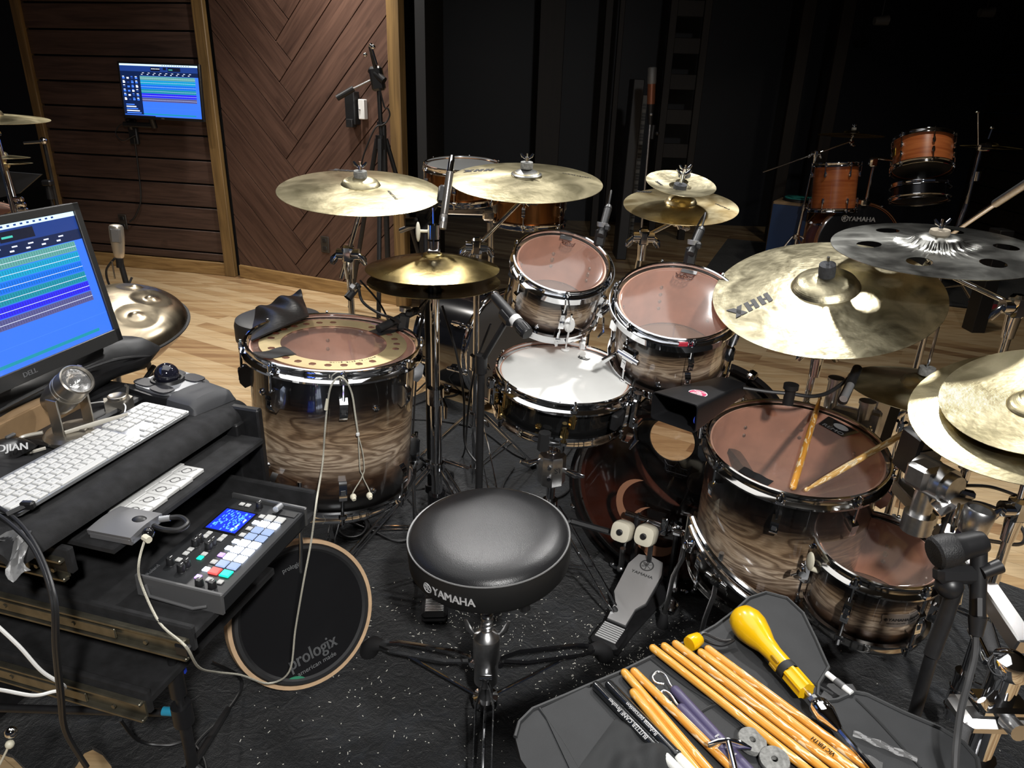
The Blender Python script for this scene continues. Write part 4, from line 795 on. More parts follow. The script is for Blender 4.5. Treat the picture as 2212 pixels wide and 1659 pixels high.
# ---------------------------------------------------------------- cowbell
tk = Dp(1455,890,1.62); bk = Dp(1582,834,1.78); d = (bk-tk).normalized(); x = V((cr.x,cr.y,0)).cross(d); F = fr(tk, d, cr); t = thing('cowbell', 'black cowbell with a round red sticker beside the right floor tom', 'cowbell', F)
def ring(w_, h_, z, k=.25):
    out = []
    for (sx, sy) in ((1,1),(-1,1),(-1,-1),(1,-1)):
        for q in range(4):
            a = {(1,1):0,(-1,1):PI/2,(-1,-1):PI,(1,-1):3*PI/2}[(sx,sy)]+PI/2*q/3; rr = k*h_; out.append(V((sx*(w_-rr)+rr*math.cos(a), sy*(h_-rr)+rr*math.sin(a), z)))
    return out
L0 = (bk-tk).length; rg_ = [ring(.062,.034,0), ring(.036,.017,L0), ring(.034,.015,L0-.001), ring(.0595,.0315,.0)]; m = MB(F); vs = sum(rg_[:2], []); 
for q in range(len(rg_)):
    pass
n = 16; m.add([p for r_ in (rg_[3], rg_[0], rg_[1]) for p in r_], [(k*n+j, k*n+(j+1) % n, (k+1)*n+(j+1) % n, (k+1)*n+j) for k in range(2) for j in range(n)]+[list(range(2*n, 3*n))])
m.add([p for r_ in (rg_[2], rg_[3]) for p in r_], [(j, (j+1) % n, n+(j+1) % n, n+j) for j in range(n)]); m.obj('bell', mt('satin_black_enamel', (.010,.010,.011), .32), t)
sgn = 1 if (F.col[1].xyz).z > 0 else -1
Fs = F @ T(.012,sgn*.0285,.075) @ Rx(-sgn*PI/2+sgn*R(-6)); m = MB(Fs); m.lathe([(.0001,.0012),(.0235,.0012)], 32, Mx.Diagonal((1,.7,1,1))); m.k = 1; m.lathe([(.0001,.0015),(.0215,.0015)], 32, Mx.Diagonal((1,.7,1,1))); m.k = 0
for q in range(5): m.text(('The Ridge Rider','ROCK','COWBELL','PERCUSSION','HAND MADE')[q], .0052, T(0,.0085-.0042*q,.0018) @ Rz(0 if sgn > 0 else 0), 'CENTER', None, .0001)
m.obj('round_sticker', [WHINK, mt('magenta_red', (.42,.02,.09), .4)], t, 'red and white oval sticker')
Fs = F @ T(.053,-sgn*.005,.018) @ Ry(PI/2+R(7)) @ Rz(PI/2); m = MB(Fs); m.lathe([(.0001,.0012),(.0105,.0012)], 28, Mx.Diagonal((1,1.35,1,1))); m.k = 1; m.lathe([(.008,.0016),(.0125,.0014)], 28, Mx.Diagonal((1,1.35,1,1)), R(20), R(160)); m.k = 2; m.lathe([(.008,.0016),(.0125,.0014)], 28, Mx.Diagonal((1,1.35,1,1)), R(200), R(340)); m.k = 3; m.text('LP', .011, T(0,0,.0018), 'CENTER', None, .0002, 1, .03)
m.obj('side_sticker', [INK, mt('red_print', (.6,.02,.03), .4), mt('blue_print', (.03,.06,.4), .4), WHINK], t, 'round red white and blue sticker')
m = MB(); cm = (tk+bk)/2-F.col[1].xyz*.03*sgn; m.cyl(cm, cm+V((.02,.06,-.1)), .007); m.box(cm, (.04,.04,.03), .006); m.cyl(cm+V((.02,.06,-.1)), V((.6,1.95,.58)), .006); m.obj('mount_rod', CHROME, t)

# ---------------------------------------------------------------- snare stand
sb_ = V((.135,1.775,0)); sn = thing('snare_stand', 'chrome snare stand with rubber tipped arms and a silver ball housing', 'stand', T(sb_.x,sb_.y,.012)); ctr = V((sb_.x,sb_.y,.52)); bot = M4 @ V((0,0,-.14))
for k, a in enumerate((a4-R(20), a4+R(100), a4+R(220))):
    e = M4 @ V((.165*math.cos(a), .165*math.sin(a), -.142)); u = M4 @ V((.186*math.cos(a), .186*math.sin(a), -.142)); w_ = M4 @ V((.190*math.cos(a), .190*math.sin(a), -.09)); m = MB(); m.tube([ctr, e, u], .008, 8, flat=1.4); ba = m.obj('basket_arm', CHROME, sn); m = MB(); m.tube([u-(u-e)*.3, u, w_], .0125, 8, flat=1.3); m.obj('rubber_tip', RUB, ba)
hs_ = Dp(1180,1020,1.80); hs_ = V((sb_.x-.015,sb_.y-.01,.42)); m = MB(); m.lathe([(.012,.045),(.036,.045),(.039,.04),(.039,-.04),(.036,-.045),(.0001,-.045)], 8, T(*hs_)); m.lathe([(.012,.045),(.022,.03),(.02,.02)], 20, T(*hs_)); ho_ = m.obj('ball_housing', CHROME_R, sn); m = MB(); m.ball(hs_+V((0,0,.052)), .017, 14); m.cyl(hs_+V((0,0,.05)), ctr, .009); m.obj('tilter', CHROME, sn)
for dz in (.022,-.012): MB().cyl(hs_+V((-.01,-.036,dz)), hs_+V((-.01,-.045,dz)), .006, n=8).obj('bolt', CHROME, ho_)
MB(fr(hs_+V((.015,-.037,.01)), (.35,-1,.0), (1,.35,0))).text('S1', .022, I4, 'CENTER', None, .0006).obj('lettering', INK, ho_)
for q in (-1, 1): p = hs_+V((q*.035,-.01,.03-.03*(q > 0))); MB().tube([p, p+V((q*.03,-.015,-.006)), p+V((q*.055,-.02,.004-.012*(q > 0)))], [.007,.012,.005], 8, flat=.45).obj('wing_screw', CHROME, sn)
MB().cyl((hs_.x,hs_.y,.05), hs_, .0125).obj('tube', CHROME, sn); tripod(sn, (hs_.x,hs_.y,0), .3, .1, .27, R(200))
for k, (lab, pts, r_) in enumerate((('black cable hanging behind the hi-hat stand down to the carpet', [Dp(955,660,2.2), Dp(985,760,2.25), Dp(1002,860,2.3), Dp(1005,960,2.35), Dp(1040,1010,2.3)], .004),
  ('second black cable hanging beside the snare microphone boom', [Dp(1060,700,2.0), Dp(1030,780,2.05), Dp(1012,880,2.1), Zp(1000,985,.02), Zp(960,1000,.018)], .0035),
  ('black cable arcing on the wooden floor behind the hi-hat stand', [Zp(900,845,.018), Zp(955,800,.006), Zp(1000,815,.006), Zp(990,850,.018), Zp(930,862,.018), Zp(880,880,.018)], .0045),
  ('long black cable running over the carpet toward the snare stand', [Zp(890,905,.018), Zp(960,910,.018), Zp(1040,930,.018), Zp(1120,985,.018), Zp(1200,1000,.018), Zp(1240,960,.018)], .004),
  ('black cable curling on the carpet between snare stand and bass drum', [Zp(1205,1005,.018), Zp(1235,1035,.018), Zp(1215,1070,.018), Zp(1140,1085,.018), Zp(1085,1060,.018), Zp(1110,1010,.018)], .0042),
  ('loose black cable under the left floor tom reaching the hi-hat pedal', [Zp(880,1165,.018), Zp(905,1120,.018), Zp(880,1075,.018), Zp(840,1040,.018), Zp(800,1060,.018), Zp(700,1120,.018)], .004))):
    solo(MB().spline(pts, r_, 7, 8), 'cable', CABLE, lab, 'cable')
# ================================================================ DESK RACK AT LEFT
KR = T(-.514,.92,0) @ Rz(R(-15)); rk = thing('equipment_rack', 'black carpeted rack cart with pulled out drawers at the left edge', 'rack', KR)
CARPB = mt('black_rack_carpet', (.011,.011,.012), .95, noise=.5, nsc=40, bump=.5, bsc=600); STEEL = mt('worn_zinc_rail', (.2,.185,.14), .38, .85, noise=.35, nsc=25)
m = MB(KR)
def lip(u, w):                                        # draped felt top with a rounded front lip
    p = -.10+.60*w; q = -.66+.52*u; z = .735
    if q > -.245: t_ = (q+.245)/.105; q = -.245+.032*math.sin(min(t_,1)*PI/2); z = .735-.03*(1-math.cos(min(t_,1)*PI/2))
    return (q, p, z+.0025*math.sin(9*p+4)*math.sin(14*q))
m.sheet(lip, 40, 30, .012); m.obj('top_board', CARPB, rk)
MB(KR).box((-.455,.2,.705), (.40,.56,.03), .004).obj('top_panel', BLKM, rk)
MB(KR).box((-.40,.235,.672), (.50,.43,.014), .003).obj('shelf', CARPB, rk)
MB(KR).box((-.655,.2,.40), (.012,.50,.66), .002).obj('back_panel', BLKM, rk)
MB(KR).box((-.40,.475,.60), (.46,.02,.27), .004).obj('side_panel', BLKM, rk)
for (q, p) in ((-.64,-.03),(-.64,.45),(-.22,.45),(-.25,-.01)):
    z1 = .70 if p > .1 or q < -.5 else .0
    if z1: MB(KR).box((q,p,(z1+.012)/2+.006), (.03,.03,z1-.012), .003).obj('post', BLKM, rk)
def rail(m, q0, q1, z, y=-.012):
    m.box(((q0+q1)/2,y,z+.018), (q1-q0,.012,.008), .002); m.box(((q0+q1)/2,y,z-.018), (q1-q0,.012,.008), .002); m.box(((q0+q1)/2,y+.006,z), (q1-q0,.004,.034)); m.box(((q0+q1)/2-.05,y-.003,z), ((q1-q0)*.7,.004,.02), .001)
    for k in range(4): m.cyl((q0+(q1-q0)*(.12+.25*k),y-.007,z), (q0+(q1-q0)*(.12+.25*k),y-.003,z), .004, n=8)
dw = MB(KR).box((-.31,.2,.548), (.62,.40,.018), .003).obj('drawer', CARPB, rk)
MB(KR).box((-.31,.397,.575), (.62,.014,.055), .003).obj('drawer_side', CARPB, dw); MB(KR).box((-.31,.004,.545), (.62,.012,.05), .003).obj('drawer_side', CARPB, dw)
m = MB(KR); rail(m, -.60, -.005, .532); m.obj('drawer_slide', STEEL, dw, 'worn zinc drawer slide'); m = MB(KR); m.box((-.012,-.012,.532), (.03,.012,.024), .004); m.obj('slide_stop', BLK, dw)
dl = MB(KR).box((-.36,.17,.402), (.53,.38,.018), .003).obj('drawer', CARPB, rk); MB(KR).box((-.36,-.02,.4), (.53,.012,.05), .003).obj('drawer_side', CARPB, dl)
m = MB(KR); rail(m, -.55, -.10, .388, -.034); m.obj('drawer_slide', STEEL, dl, 'worn zinc drawer slide')
m = MB(KR); m.box((-.27,-.005,.66), (.12,.014,.05), .003); m.obj('bracket', CARPB, rk); m = MB(KR); rail(m, -.36, -.22, .645, -.016); m.obj('drawer_slide', STEEL, rk, 'worn zinc drawer slide')
# torn silver tape on the felt lip
m = MB(KR); m.sheet(lambda u, w: (-.27+.09*u, -.1+.03*w+.03*math.sin(5*u), .7365-.04*max(0,u-.5)+.004*math.sin(17*u+6*w)*(1-.3*u)), 14, 6, .0006); solo(m, 'tape_strip', mt('crinkled_grey_tape', (.12,.12,.12), .3, bump=.5, bsc=70), 'crumpled grey tape stuck on the near corner of the felt desk', 'tape')
# ---------------------------------------------------------------- monitor
def col(h, st=1.6): return emit('screen_'+h, h, st)
SC = ['bcd8e8','16306e','08183c','0a0f22','2f63d6','4f8a86','0f86ad','0e5fc2','14788c','2420c8','4a4a78','3fa89a','e8f2ff','3d6fe0','d0d8f0']
SM = [col(h) for h in SC]
def daw(m, W, H, wide=False):                         # recording software arrange window, local x right, y up, z out
    def r_(x0, y0, x1, y1, k, z=.0008): m.k = k; m.add([(x0*W,y0*H,z),(x1*W,y0*H,z),(x1*W,y1*H,z),(x0*W,y1*H,z)], [(0,1,2,3)])
    r_(0,0,1,1,4); r_(0,.965,1,1,0,.001); r_(0,.86,1,.965,1,.001); r_(0,.78,1,.86,2,.001); r_(0,.03,.25,.78,2,.001)
    r_(.40,.875,.52,.95,3,.0012); r_(.56,.90,.60,.95,3,.0012); r_(.62,.875,.78,.95,3,.0012); r_(.63,.90,.68,.915,11,.0014)
    for k in range(9): r_(.27+.075*k,.80,.29+.075*k,.812,14,.0012); r_(.285+.075*k,.83,.31+.075*k,.84,14,.0012)
    for k in range(7): r_(.41+.016*k,.91,.418+.016*k,.925,12,.0014)
    for k in range(12): r_(.55+.03*k,.977,.562+.03*k,.99,1,.0012)
    tr = [5,6,7,8,9,10]; y = .775
    for k, c in enumerate(tr):
        y1 = y-.082; r_(.25,y1+.006,.955,y,c,.001); r_(.25,(y+y1)/2,.955,(y+y1)/2+.003,14,.0013)
        for j in range(0, 60): r_(.255+.0117*j,y1+.012,.2562+.0117*j,y-.006,2,.0012)
        for j in range(4): r_(.02+.055*j,y1+.02,.05+.055*j,y-.03,(13,14,1,13)[(j+k) % 4],.0012); r_(.02+.055*j,y-.024,.045+.055*j,y-.012,(12,3,13)[j % 3],.0012)
        y = y1
    r_(.25,.16,1,.163,13,.0012); r_(.25,.035,.93,.06,8,.0012); r_(0,0,.4,.015,3,.0012); 
    for j in range(5): r_(.03,.05+.04*j,.22-.02*j,.07+.04*j,(13,14)[j % 2],.0012)
TRc = Dp(164,437,1.50); BRc = Dp(262,733,1.605); eM = V((math.cos(R(79)), math.sin(R(79)), 0)); upM = (TRc-BRc); upM = upM-eM*upM.dot(eM); Hm = upM.length; upM.normalize(); nM = eM.cross(upM); Wm = .535
BLc = BRc-eM*Wm; FM = Mx(((eM.x,upM.x,nM.x,BLc.x),(eM.y,upM.y,nM.y,BLc.y),(eM.z,upM.z,nM.z,BLc.z),(0,0,0,1)))
mo = thing('computer_monitor', 'large monitor with blue recording software standing on the rack desk', 'monitor', FM)
MB(FM).box((Wm/2,Hm/2,-.018), (Wm,Hm,.034), .005).obj('housing', BLK, mo)
m = MB(FM); b0, b1 = .016, .028; m.box((Wm/2,b1/2,.002), (Wm,b1,.008), .001); m.box((Wm/2,Hm-b0/2,.002), (Wm,b0,.008), .001); m.box((b0/2,Hm/2,.002), (b0,Hm,.008), .001); m.box((Wm-b0/2,Hm/2,.002), (b0,Hm,.008), .001); bz = m.obj('bezel', mt('monitor_bezel', (.022,.022,.022), .4), mo)
m = MB(FM @ T(b0,b1,0)); daw(m, Wm-2*b0, Hm-b0-b1); m.obj('screen', SM, mo, auto=0)
MB(FM @ T(Wm*.53,b1/2,.0062)).text('DELL', .013, I4, 'CENTER', None, .0003, 1.15, .02).obj('lettering', SILVP, bz)
mb_ = (BLc+eM*Wm*.5); m = MB(); m.box((mb_.x-.08,mb_.y,.84), (.05,.1,.26), .008); m.obj('stand_neck', BLK, mo); m = MB(KR); m.box((-.53,.33,.742), (.2,.3,.012), .005); m.obj('stand_foot', BLK, mo)
# long black speaker bar below the screen
c0 = BRc-eM*.26+V((-.03,0,-.035)); Fs = Mx(((eM.x,upM.x,nM.x,c0.x),(eM.y,upM.y,nM.y,c0.y),(eM.z,upM.z,nM.z,c0.z),(0,0,0,1)))
sb = thing('bag', 'black padded bag lying behind the lamp under the monitor', 'bag', KR @ T(-.58,.32,.735)); m = MB(KR @ T(-.575,.33,.79)); m.sheet(lambda u, w: ((.055+.01*math.sin(5*w*PI))*math.cos(2*PI*u), -.26+.52*w+.012*math.sin(6*u*PI), (.05+.012*math.sin(3*w*PI+u*4))*math.sin(2*PI*u)*(1 if 0 < w < 1 else .3)), 20, 16); m.obj('body', mt('black_nylon', (.011,.011,.012), .5, bump=.3, bsc=40), sb); m = MB(KR @ T(-.575,.33,.79)); m.spline([(.06,-.2,.02),(.068,-.05,.035),(.066,.1,.03),(.06,.22,.0)], .004, 6); m.obj('zipper', BLKM, sb)
# ---------------------------------------------------------------- keyboard
kc = Zp(412,893,.745); ku = V((math.cos(R(75.6)), math.sin(R(75.6)), 0)); FK = fr(kc-ku*.418, (0,0,1), ku) @ Rx(R(3)); kb = thing('computer_keyboard', 'white and silver full size computer keyboard on the black felt desk', 'keyboard', FK)
m = MB(FK); P = []; 
for (x, y, a) in ((.410,.107,0),(.008,.107,90),(.008,.008,180),(.410,.008,270)):
    for k in range(5): an = R(a+22.5*k); P.append((x+.008*math.cos(an), y+.008*math.sin(an)))
m.prism(P, -.001, .005); m.obj('base_plate', mt('silver_aluminium', (.42,.43,.44), .35, .6), kb)
KW = mt('white_key', (.60,.60,.585), .45); KT = mt('key_legend', (.25,.25,.25), .5)
pt = .019; rows = [(.0985,.010,[.9]*13+[0]), (.0815,.0155,[1]*13+[1.5]), (.0625,.0155,[1.5]+[1]*12+[1]), (.0435,.0155,[1.75]+[1]*11+[1.75]), (.0245,.0155,[2.25]+[1]*10+[2.25]), (.0085,.0135,[1,1,1,1.25,5,1.25,1,1,1])]
kn = 0; LEG = ['ESC F1 F2 F3 F4 F5 F6 F7 F8 F9 F10 F11 F12'.split(), list('`1234567890-=')+['<-'], ['tab']+list('QWERTYUIOP[]')+['\\'], ['caps']+list("ASDFGHJKL;'")+['ret'], ['shift']+list('ZXCVBNM,./')+['shift'], ['fn','ctl','opt','cmd','','cmd','opt','ctl','']]
def key(x0, x1, y, h, lg):
    k_ = MB(FK).box(((x0+x1)/2, y, .0062), (x1-x0-.0030, h-.0018, .0042), .0012).obj('key', KW, kb, auto=30)
    return k_
lg_all = MB(FK)
for ri, (y, h, ws) in enumerate(rows):
    x = .0045; tot = sum(ws); sc_ = .2755/tot
    for wi, w_ in enumerate(ws):
        if w_ <= 0: continue
        key(x, x+w_*sc_, y+.002, h+.002, None)
        s_ = LEG[ri][wi] if wi < len(LEG[ri]) else ''
        if s_: lg_all.text(s_, .0042 if len(s_) > 1 else .0058, FK.inverted() @ FK @ T(x+w_*sc_/2, y+.002, .0084), 'CENTER', None, .00005)
        x += w_*sc_
for cx, n_, rs_ in ((.2865,3,(0,1,2)),):
    for r_ in rs_:
        for k in range(3): y, h, _ = rows[r_]; key(cx+k*pt, cx+(k+1)*pt, y+.002, h+.002, '')
for k, (dx, dy) in enumerate(((0,5),(1,5),(2,5),(1,4))): y, h, _ = rows[dy]; key(.2865+dx*pt, .2865+(dx+1)*pt, y+.002, h+.001, '')
for r_ in range(6):
    for k in range(4):
        if r_ == 5 and k == 1: continue
        y, h, _ = rows[r_]
        if r_ == 5 and k == 0: key(.3425, .3425+2*.0178, y+.002, h+.002, '')
        elif r_ == 5 and k == 3: continue
        elif r_ == 4 and k == 3: key(.3425+3*.0178, .3425+4*.0178, (y+rows[5][0])/2+.002, .033, '')
        else: key(.3425+k*.0178, .3425+(k+1)*.0178, y+.002, h+.002, '')
lg_all.obj('key_legends', KT, kb, auto=0, kind='stuff')
MB().spline([FK @ V((.36,.115,.003)), FK @ V((.39,.14,.004)), FK @ V((.40,.175,.003)), FK @ V((.36,.22,.002))], .0016, 6).obj('cable', WHT, kb)
# black cords over the keyboard corner
cg = thing('power_cable', 'pair of black cords hanging from the desk corner down to the floor', 'cord', T(*Zp(20,1130,.74)))
for k, off in enumerate((0,.009)):
    MB().spline([Zp(-40+6*k,1090,.765)+V((0,off,0)), Zp(20+7*k,1130,.756)+V((0,off,0)), Zp(75+8*k,1190,.745), Dp(112+6*k,1290,1.0), Dp(118+6*k,1400,1.02), Dp(128+6*k,1500,1.08), Dp(140+4*k,1580,1.15), Dp(185+4*k,1656,1.2)], .0034, 8, 8).obj('cord', CABLE, cg)
p = Zp(45,1102,.762); m = MB(); m.tube([Zp(15,1112,.76), Zp(62,1090,.766)], .005, 8); m.box(Zp(60,1091,.766), (.022,.012,.014), .003, None); m.obj('cord_tag', BLK, cg, 'small black cord tag')
# ---------------------------------------------------------------- trackball
pts = [Zp(x, y, .745) for x, y in ((288,838),(345,792),(425,815),(440,838),(395,872))]; cT = KR @ V((-.37,.49,.737)); 
tx = (Zp(520,862,.75)-Zp(345,805,.75)); tx.z = 0; tx.normalize(); FT = fr(Zp(370,840,.746), (0,0,1), tx); tb = thing('trackball', 'silver and black trackball with dark ball and padded grey wrist rest', 'trackball', FT)
def pr_round(P, k=4): return [tuple(q)[:2] for q in cat([V((x,y,0)) for x,y in P], k, True)]
m = MB(FT); m.prism(pr_round([(-.065,-.055),(-.07,.05),(-.02,.068),(.055,.06),(.075,.03),(.08,-.03),(.055,-.06),(-.02,-.066)]), -.009, .012); m.obj('base', BLK, tb)
m = MB(FT); m.prism(pr_round([(-.055,-.045),(-.058,.042),(-.02,.056),(.045,.05),(.062,.02),(.062,-.025),(.045,-.05),(-.02,-.056)]), .012, .019); m.obj('silver_deck', SILVP, tb)
for (x, y) in ((-.035,-.036),(.028,-.04),(-.035,.036),(.028,.04)): m = MB(FT); m.prism(pr_round([(x-.024,y-.014),(x-.024,y+.014),(x+.024,y+.014),(x+.024,y-.014)]), .019, .022); m.obj('button', mt('gunmetal_button', (.05,.05,.055), .3, .5), tb)
MB(FT).lathe([(.024,.02),(.030,.026),(.035,.026),(.038,.019)], 36, T(-.008,0,0)).obj('scroll_ring', BLK, tb); MB(FT).ball((-.008,0,.034), .0265, 28).obj('ball', mt('dark_speckled_ball', (.012,.012,.02), .05, coat=1), tb)
m = MB(FT); m.sheet(lambda u, w: (.066+.085*u, (-.062+.124*w)*(1-.12*u*u), -.009+.032*(math.sin(PI*min(1,max(0,w)))**.25)*min(1,max(0,(1-u)*5))**.5-.005*math.exp(-((u-.25)/.18)**2-((w-.5)/.2)**2)), 20, 24); m.obj('wrist_rest', mt('grey_soft_rest', (.045,.046,.05), .6), tb)
# ---------------------------------------------------------------- spot lamp
lb_ = KR @ V((-.425,.235,.737)); ld = (Dp(182,822,1.30)-Dp(135,880,1.40)); la = thing('spot_lamp', 'small silver spotlight on a round base behind the keyboard', 'lamp', T(*lb_)); NKL = mt('satin_nickel', (.42,.39,.34), .3, .9)
MB().lathe([(.0001,.022),(.03,.022),(.05,.019),(.056,.012),(.054,.003),(.05,0)], 40, T(*lb_)).obj('base', NKL, la)
ld = (cr*.74+cu*.48-cf*.47).normalized(); hc = lb_+V((-.002,.0,.098)); sdv = V((ld.y,-ld.x,0)).normalized(); m = MB()
for s_ in (-1,1): m.box((0,0,0), (.004,.028,.075), .001, fr(lb_+sdv*.034*s_+V((0,0,.058)), (0,0,1), sdv))
m.box(lb_+V((0,0,.024)), (.06,.03,.004), .001, None); m.obj('yoke', NKL, la)
FH = fr(hc, ld); hd_ = MB(FH).lathe([(.0001,-.06),(.018,-.056),(.028,-.042),(.0315,-.02),(.0315,.008),(.0325,.009),(.0325,.012),(.0315,.013),(.0315,.018),(.0325,.019),(.0325,.022),(.0315,.023),(.0315,.052),(.029,.054),(.027,.048)], 36).obj('lamp_head', NKL, la)
m = MB(FH); m.lathe([(.027,.046),(.02,.034),(.008,.026),(.0001,.025)], 20); m.obj('reflector', mt('faceted_reflector', (.85,.85,.85), .12, 1, bump=1, bsc=160), hd_); MB(FH).lathe([(.0001,.047),(.027,.047)], 24).obj('lens', GLASSY, hd_)
m = MB(FH); m.sheet(lambda u, w: (-.012+.02*w, .034+.022*u, .03-.01*u+.004*math.sin(5*w)), 5, 3, .0006); m.obj('tape_tab', GLASSY, hd_, 'clear tape tab')
m = MB(); m.tube([lb_+V((.0,-.03,.026)), lb_+V((.045,.01,.03)), lb_+V((.085,.045,.034))], [.004,.0055,.003], 8, flat=.4); m.obj('flat_wire', mt('clear_wire', (.55,.52,.45), .3), la); m = MB(); m.spline([lb_+V((-.05,-.02,.02)), lb_+V((-.085,-.04,.015)), lb_+V((-.06,-.07,.002)), lb_+V((-.03,-.05,.002))], .0035, 6); m.obj('cable', mt('clear_wire', (.55,.52,.45), .3), la)
# small silver dish block
p = Zp(258,885,.737); t = thing('metal_block', 'small silver metal block with a round dish beside the spotlight', 'holder', T(*p)); m = MB(fr(p, (0,0,1), (.8,.5,0))); m.prism([(-.026,-.016),(.02,-.02),(.03,.0),(.02,.02),(-.026,.016)], 0, .026); m.obj('block', NKL, t); m = MB(fr(p, (0,0,1), (.8,.5,0))); m.lathe([(.0001,.028),(.012,.029),(.018,.034),(.0195,.033),(.018,.026)], 24); m.obj('dish', NKL, t); MB(fr(p, (0,0,1), (.8,.5,0))).tube([(.02,.012,.026),(.024,.014,.045),(.02,.012,.05)], .003, 8).obj('post', NKL, t)
# cardboard box, black shirt, mouse
t = thing('cardboard_box', 'brown cardboard box behind the spotlight under the monitor', 'box', KR @ T(-.58,.22,.737) @ Rz(R(4))); M = LOC[t]; KRAFT = mt('kraft_cardboard', (.30,.19,.095), .8, noise=.12, nsc=30); MB(M).box((0,0,.03), (.16,.26,.06), .002).obj('body', KRAFT, t); m = MB(M); m.box((.04,0,.0605), (.075,.258,.002), .0005); m.box((-.04,0,.0605), (.075,.258,.002), .0005); m.obj('flaps', KRAFT, t)
t = thing('black_shirt', 'crumpled black cloth with white letters between keyboard and box', 'cloth', KR @ T(-.46,.08,.737)); M = LOC[t]; SHM = mt('black_cotton', (.008,.008,.009), .9); m = MB(M); m.sheet(lambda u, w: (-.09+.16*u, -.16+.22*w, .004+.022*(1-(2*u-1)**2)**.5*(.6+.4*math.sin(9*w+3*u))*(1-(2*w-1)**6)), 22, 40, .003); m.obj('fabric', SHM, t)
m = MB(); F = fr(Zp(28,967,.78), (.45,-.55,.7), (.9,.43,0)); m.text('ZILDJIAN'[3:], .019, F, 'CENTER', None, .0006, .9, .03); m.obj('lettering', WHINK, t)
p = Zp(5,985,.745); t = thing('computer_mouse', 'black rounded mouse at the left edge beside the keyboard', 'mouse', T(*p)); m = MB(fr(p, (0,0,1), ku)); m.sheet(lambda u, w: ((-.055+.11*u), (-.033+.066*w)*(1-.25*(2*u-1)**4), .03*math.sin(PI*max(.001,min(.999,u)))**.5*math.sin(PI*max(.001,min(.999,w)))**.5), 16, 14); m.obj('body', BLK, t); MB(fr(p, (0,0,1), ku)).box((.025,0,.03), (.02,.008,.006), .002).obj('wheel', GREYP, t)
# ---------------------------------------------------------------- tile strip, interface, sampler
t = thing('tile_strip', 'stepped strip of joined white plastic tiles on the shelf', 'tiles', KR @ T(-.2,.2,.68)); M = LOC[t]; TL = mt('translucent_white_plastic', (.55,.55,.54), .35)
for k in range(5):
    y = -.085+.037*k; st_ = (0,.006,0,.008,.004)[k]; m = MB(M); m.box((.0+st_*.4-.01*k/5,y,.004), (.068,.0365,.008), .0015); m.box((-.022+st_*.4-.01*k/5,y,.0095), (.022,.0365,.003), .001); pl = m.obj('tile', TL, t)
    m = MB(M @ T(st_*.4-.01*k/5+.008,y,.0083)); m.lathe([(.008,0),(.009,.0005),(.010,0)], 16); m.tube([(-.012,-.01,0),(-.004,.006,0)], .0006, 4); m.tube([(.006,-.006,0),(.016,.01,0)], .0006, 4); m.obj('relief', GREYP, pl)
t = thing('audio_adapter', 'grey rounded adapter box with a looped cable beside the tile strip', 'adapter', KR @ T(-.165,.072,.675) @ Rz(R(2)) @ Mx.Scale(.86,4)); M = LOC[t]; m = MB(M); m.sheet(lambda u, w: (-.055+.10*u, -.045+.09*w, .024+.004*math.sin(PI*w)-.018*max(0,.18-u)/.18*0), 10, 8, .012); m.box((-.005,0,.012), (.10,.09,.02), .005); m.obj('housing', mt('grey_box_shell', (.13,.13,.135), .4), t); MB(M).ball((.02,.01,.026), .016, 14, (1,.8,.35)).obj('button', BLK, t)
m = MB(M); m.spline([(.05,.03,.02),(.085,.045,.022),(.115,.03,.022),(.11,.008,.02),(.08,.004,.018),(.05,.012,.016)], .0055, 8); m.obj('cable_loop', CABLE, t, 'short looped black cable'); MB(M).cyl((.05,.03,.02), (.068,.039,.021), .0065).obj('plug', SILVP, t); m = MB(M); m.ball((.055,-.01,.014), .012, 12); m.obj('knob', BLKG, t)
FRo = KR @ T(-.152,.052,.557) @ Rz(R(1.5)) @ Ry(R(2)); ro = thing('sampler', 'black sampler with lit white pads and blue screen in the pulled out drawer', 'sampler', FRo)
Wd, Ln = .168, .288; m = MB(FRo); m.box((Wd/2,Ln/2,.02), (Wd,Ln-.012,.036), .003); m.obj('body', mt('sampler_charcoal', (.022,.023,.025), .35, .3), ro)
for y, nm in ((.003,'near'),(Ln-.003,'far')):
    m = MB(FRo); m.box((Wd/2,y,.024), (Wd+.004,.008,.044), .002); e_ = m.obj('end_cheek', mt('sampler_aluminium', (.4,.4,.4), .3, .9) if y > .1 else GREYP, ro)
m = MB(FRo); m.tube([(.02,-.002,.03),(.035,-.012,.018),(.12,-.012,.014),(.14,-.002,.016)], .003, 8); m.obj('handle', GREYP, ro)
FU = FRo @ T(0,0,.0385); m = MB(FU); m.box((.05,.203,.0006), (.072,.078,.0012)); m.k = 1; m.box((.05,.203,.0014), (.064,.07,.0006)); m.k = 2
for k in range(90): 
    x, y = .022+.056*rnd.random(), .171+.064*rnd.random(); L = .002+.006*rnd.random()
    m.box((x,y,.0018), (.0012+.002*rnd.random(),L,.0002))
m.k = 3
for (x, y) in ((.072,.19),(.076,.21),(.07,.178)): m.box((x,y,.002), (.003,.009,.0002))
m.obj('display', [BLKG, emit('lcd_blue','0a2cc8',1.6), emit('lcd_light_blue','4f9bff',2.0), emit('lcd_white','f0f6ff',2.5)], ro)
PW = emit('pad_lit_white','dfeaff',5.0); PD = emit('pad_dim_white','93a6cc',1.5); PR_ = emit('pad_red','f0504c',1.6); PG = emit('pad_teal','12d8b0',1.8); PV = emit('pad_violet','b48cff',2.2); POFF = mt('pad_off', (.45,.45,.44), .5)
grid = [['o','o'],['W','W'],['d','d'],['d','d'],['W','W'],['W','W'],['W','W'],['d','d'],['R','G']]; CM = {'W':PW,'d':PD,'R':PR_,'G':PG,'o':POFF,'V':PV}
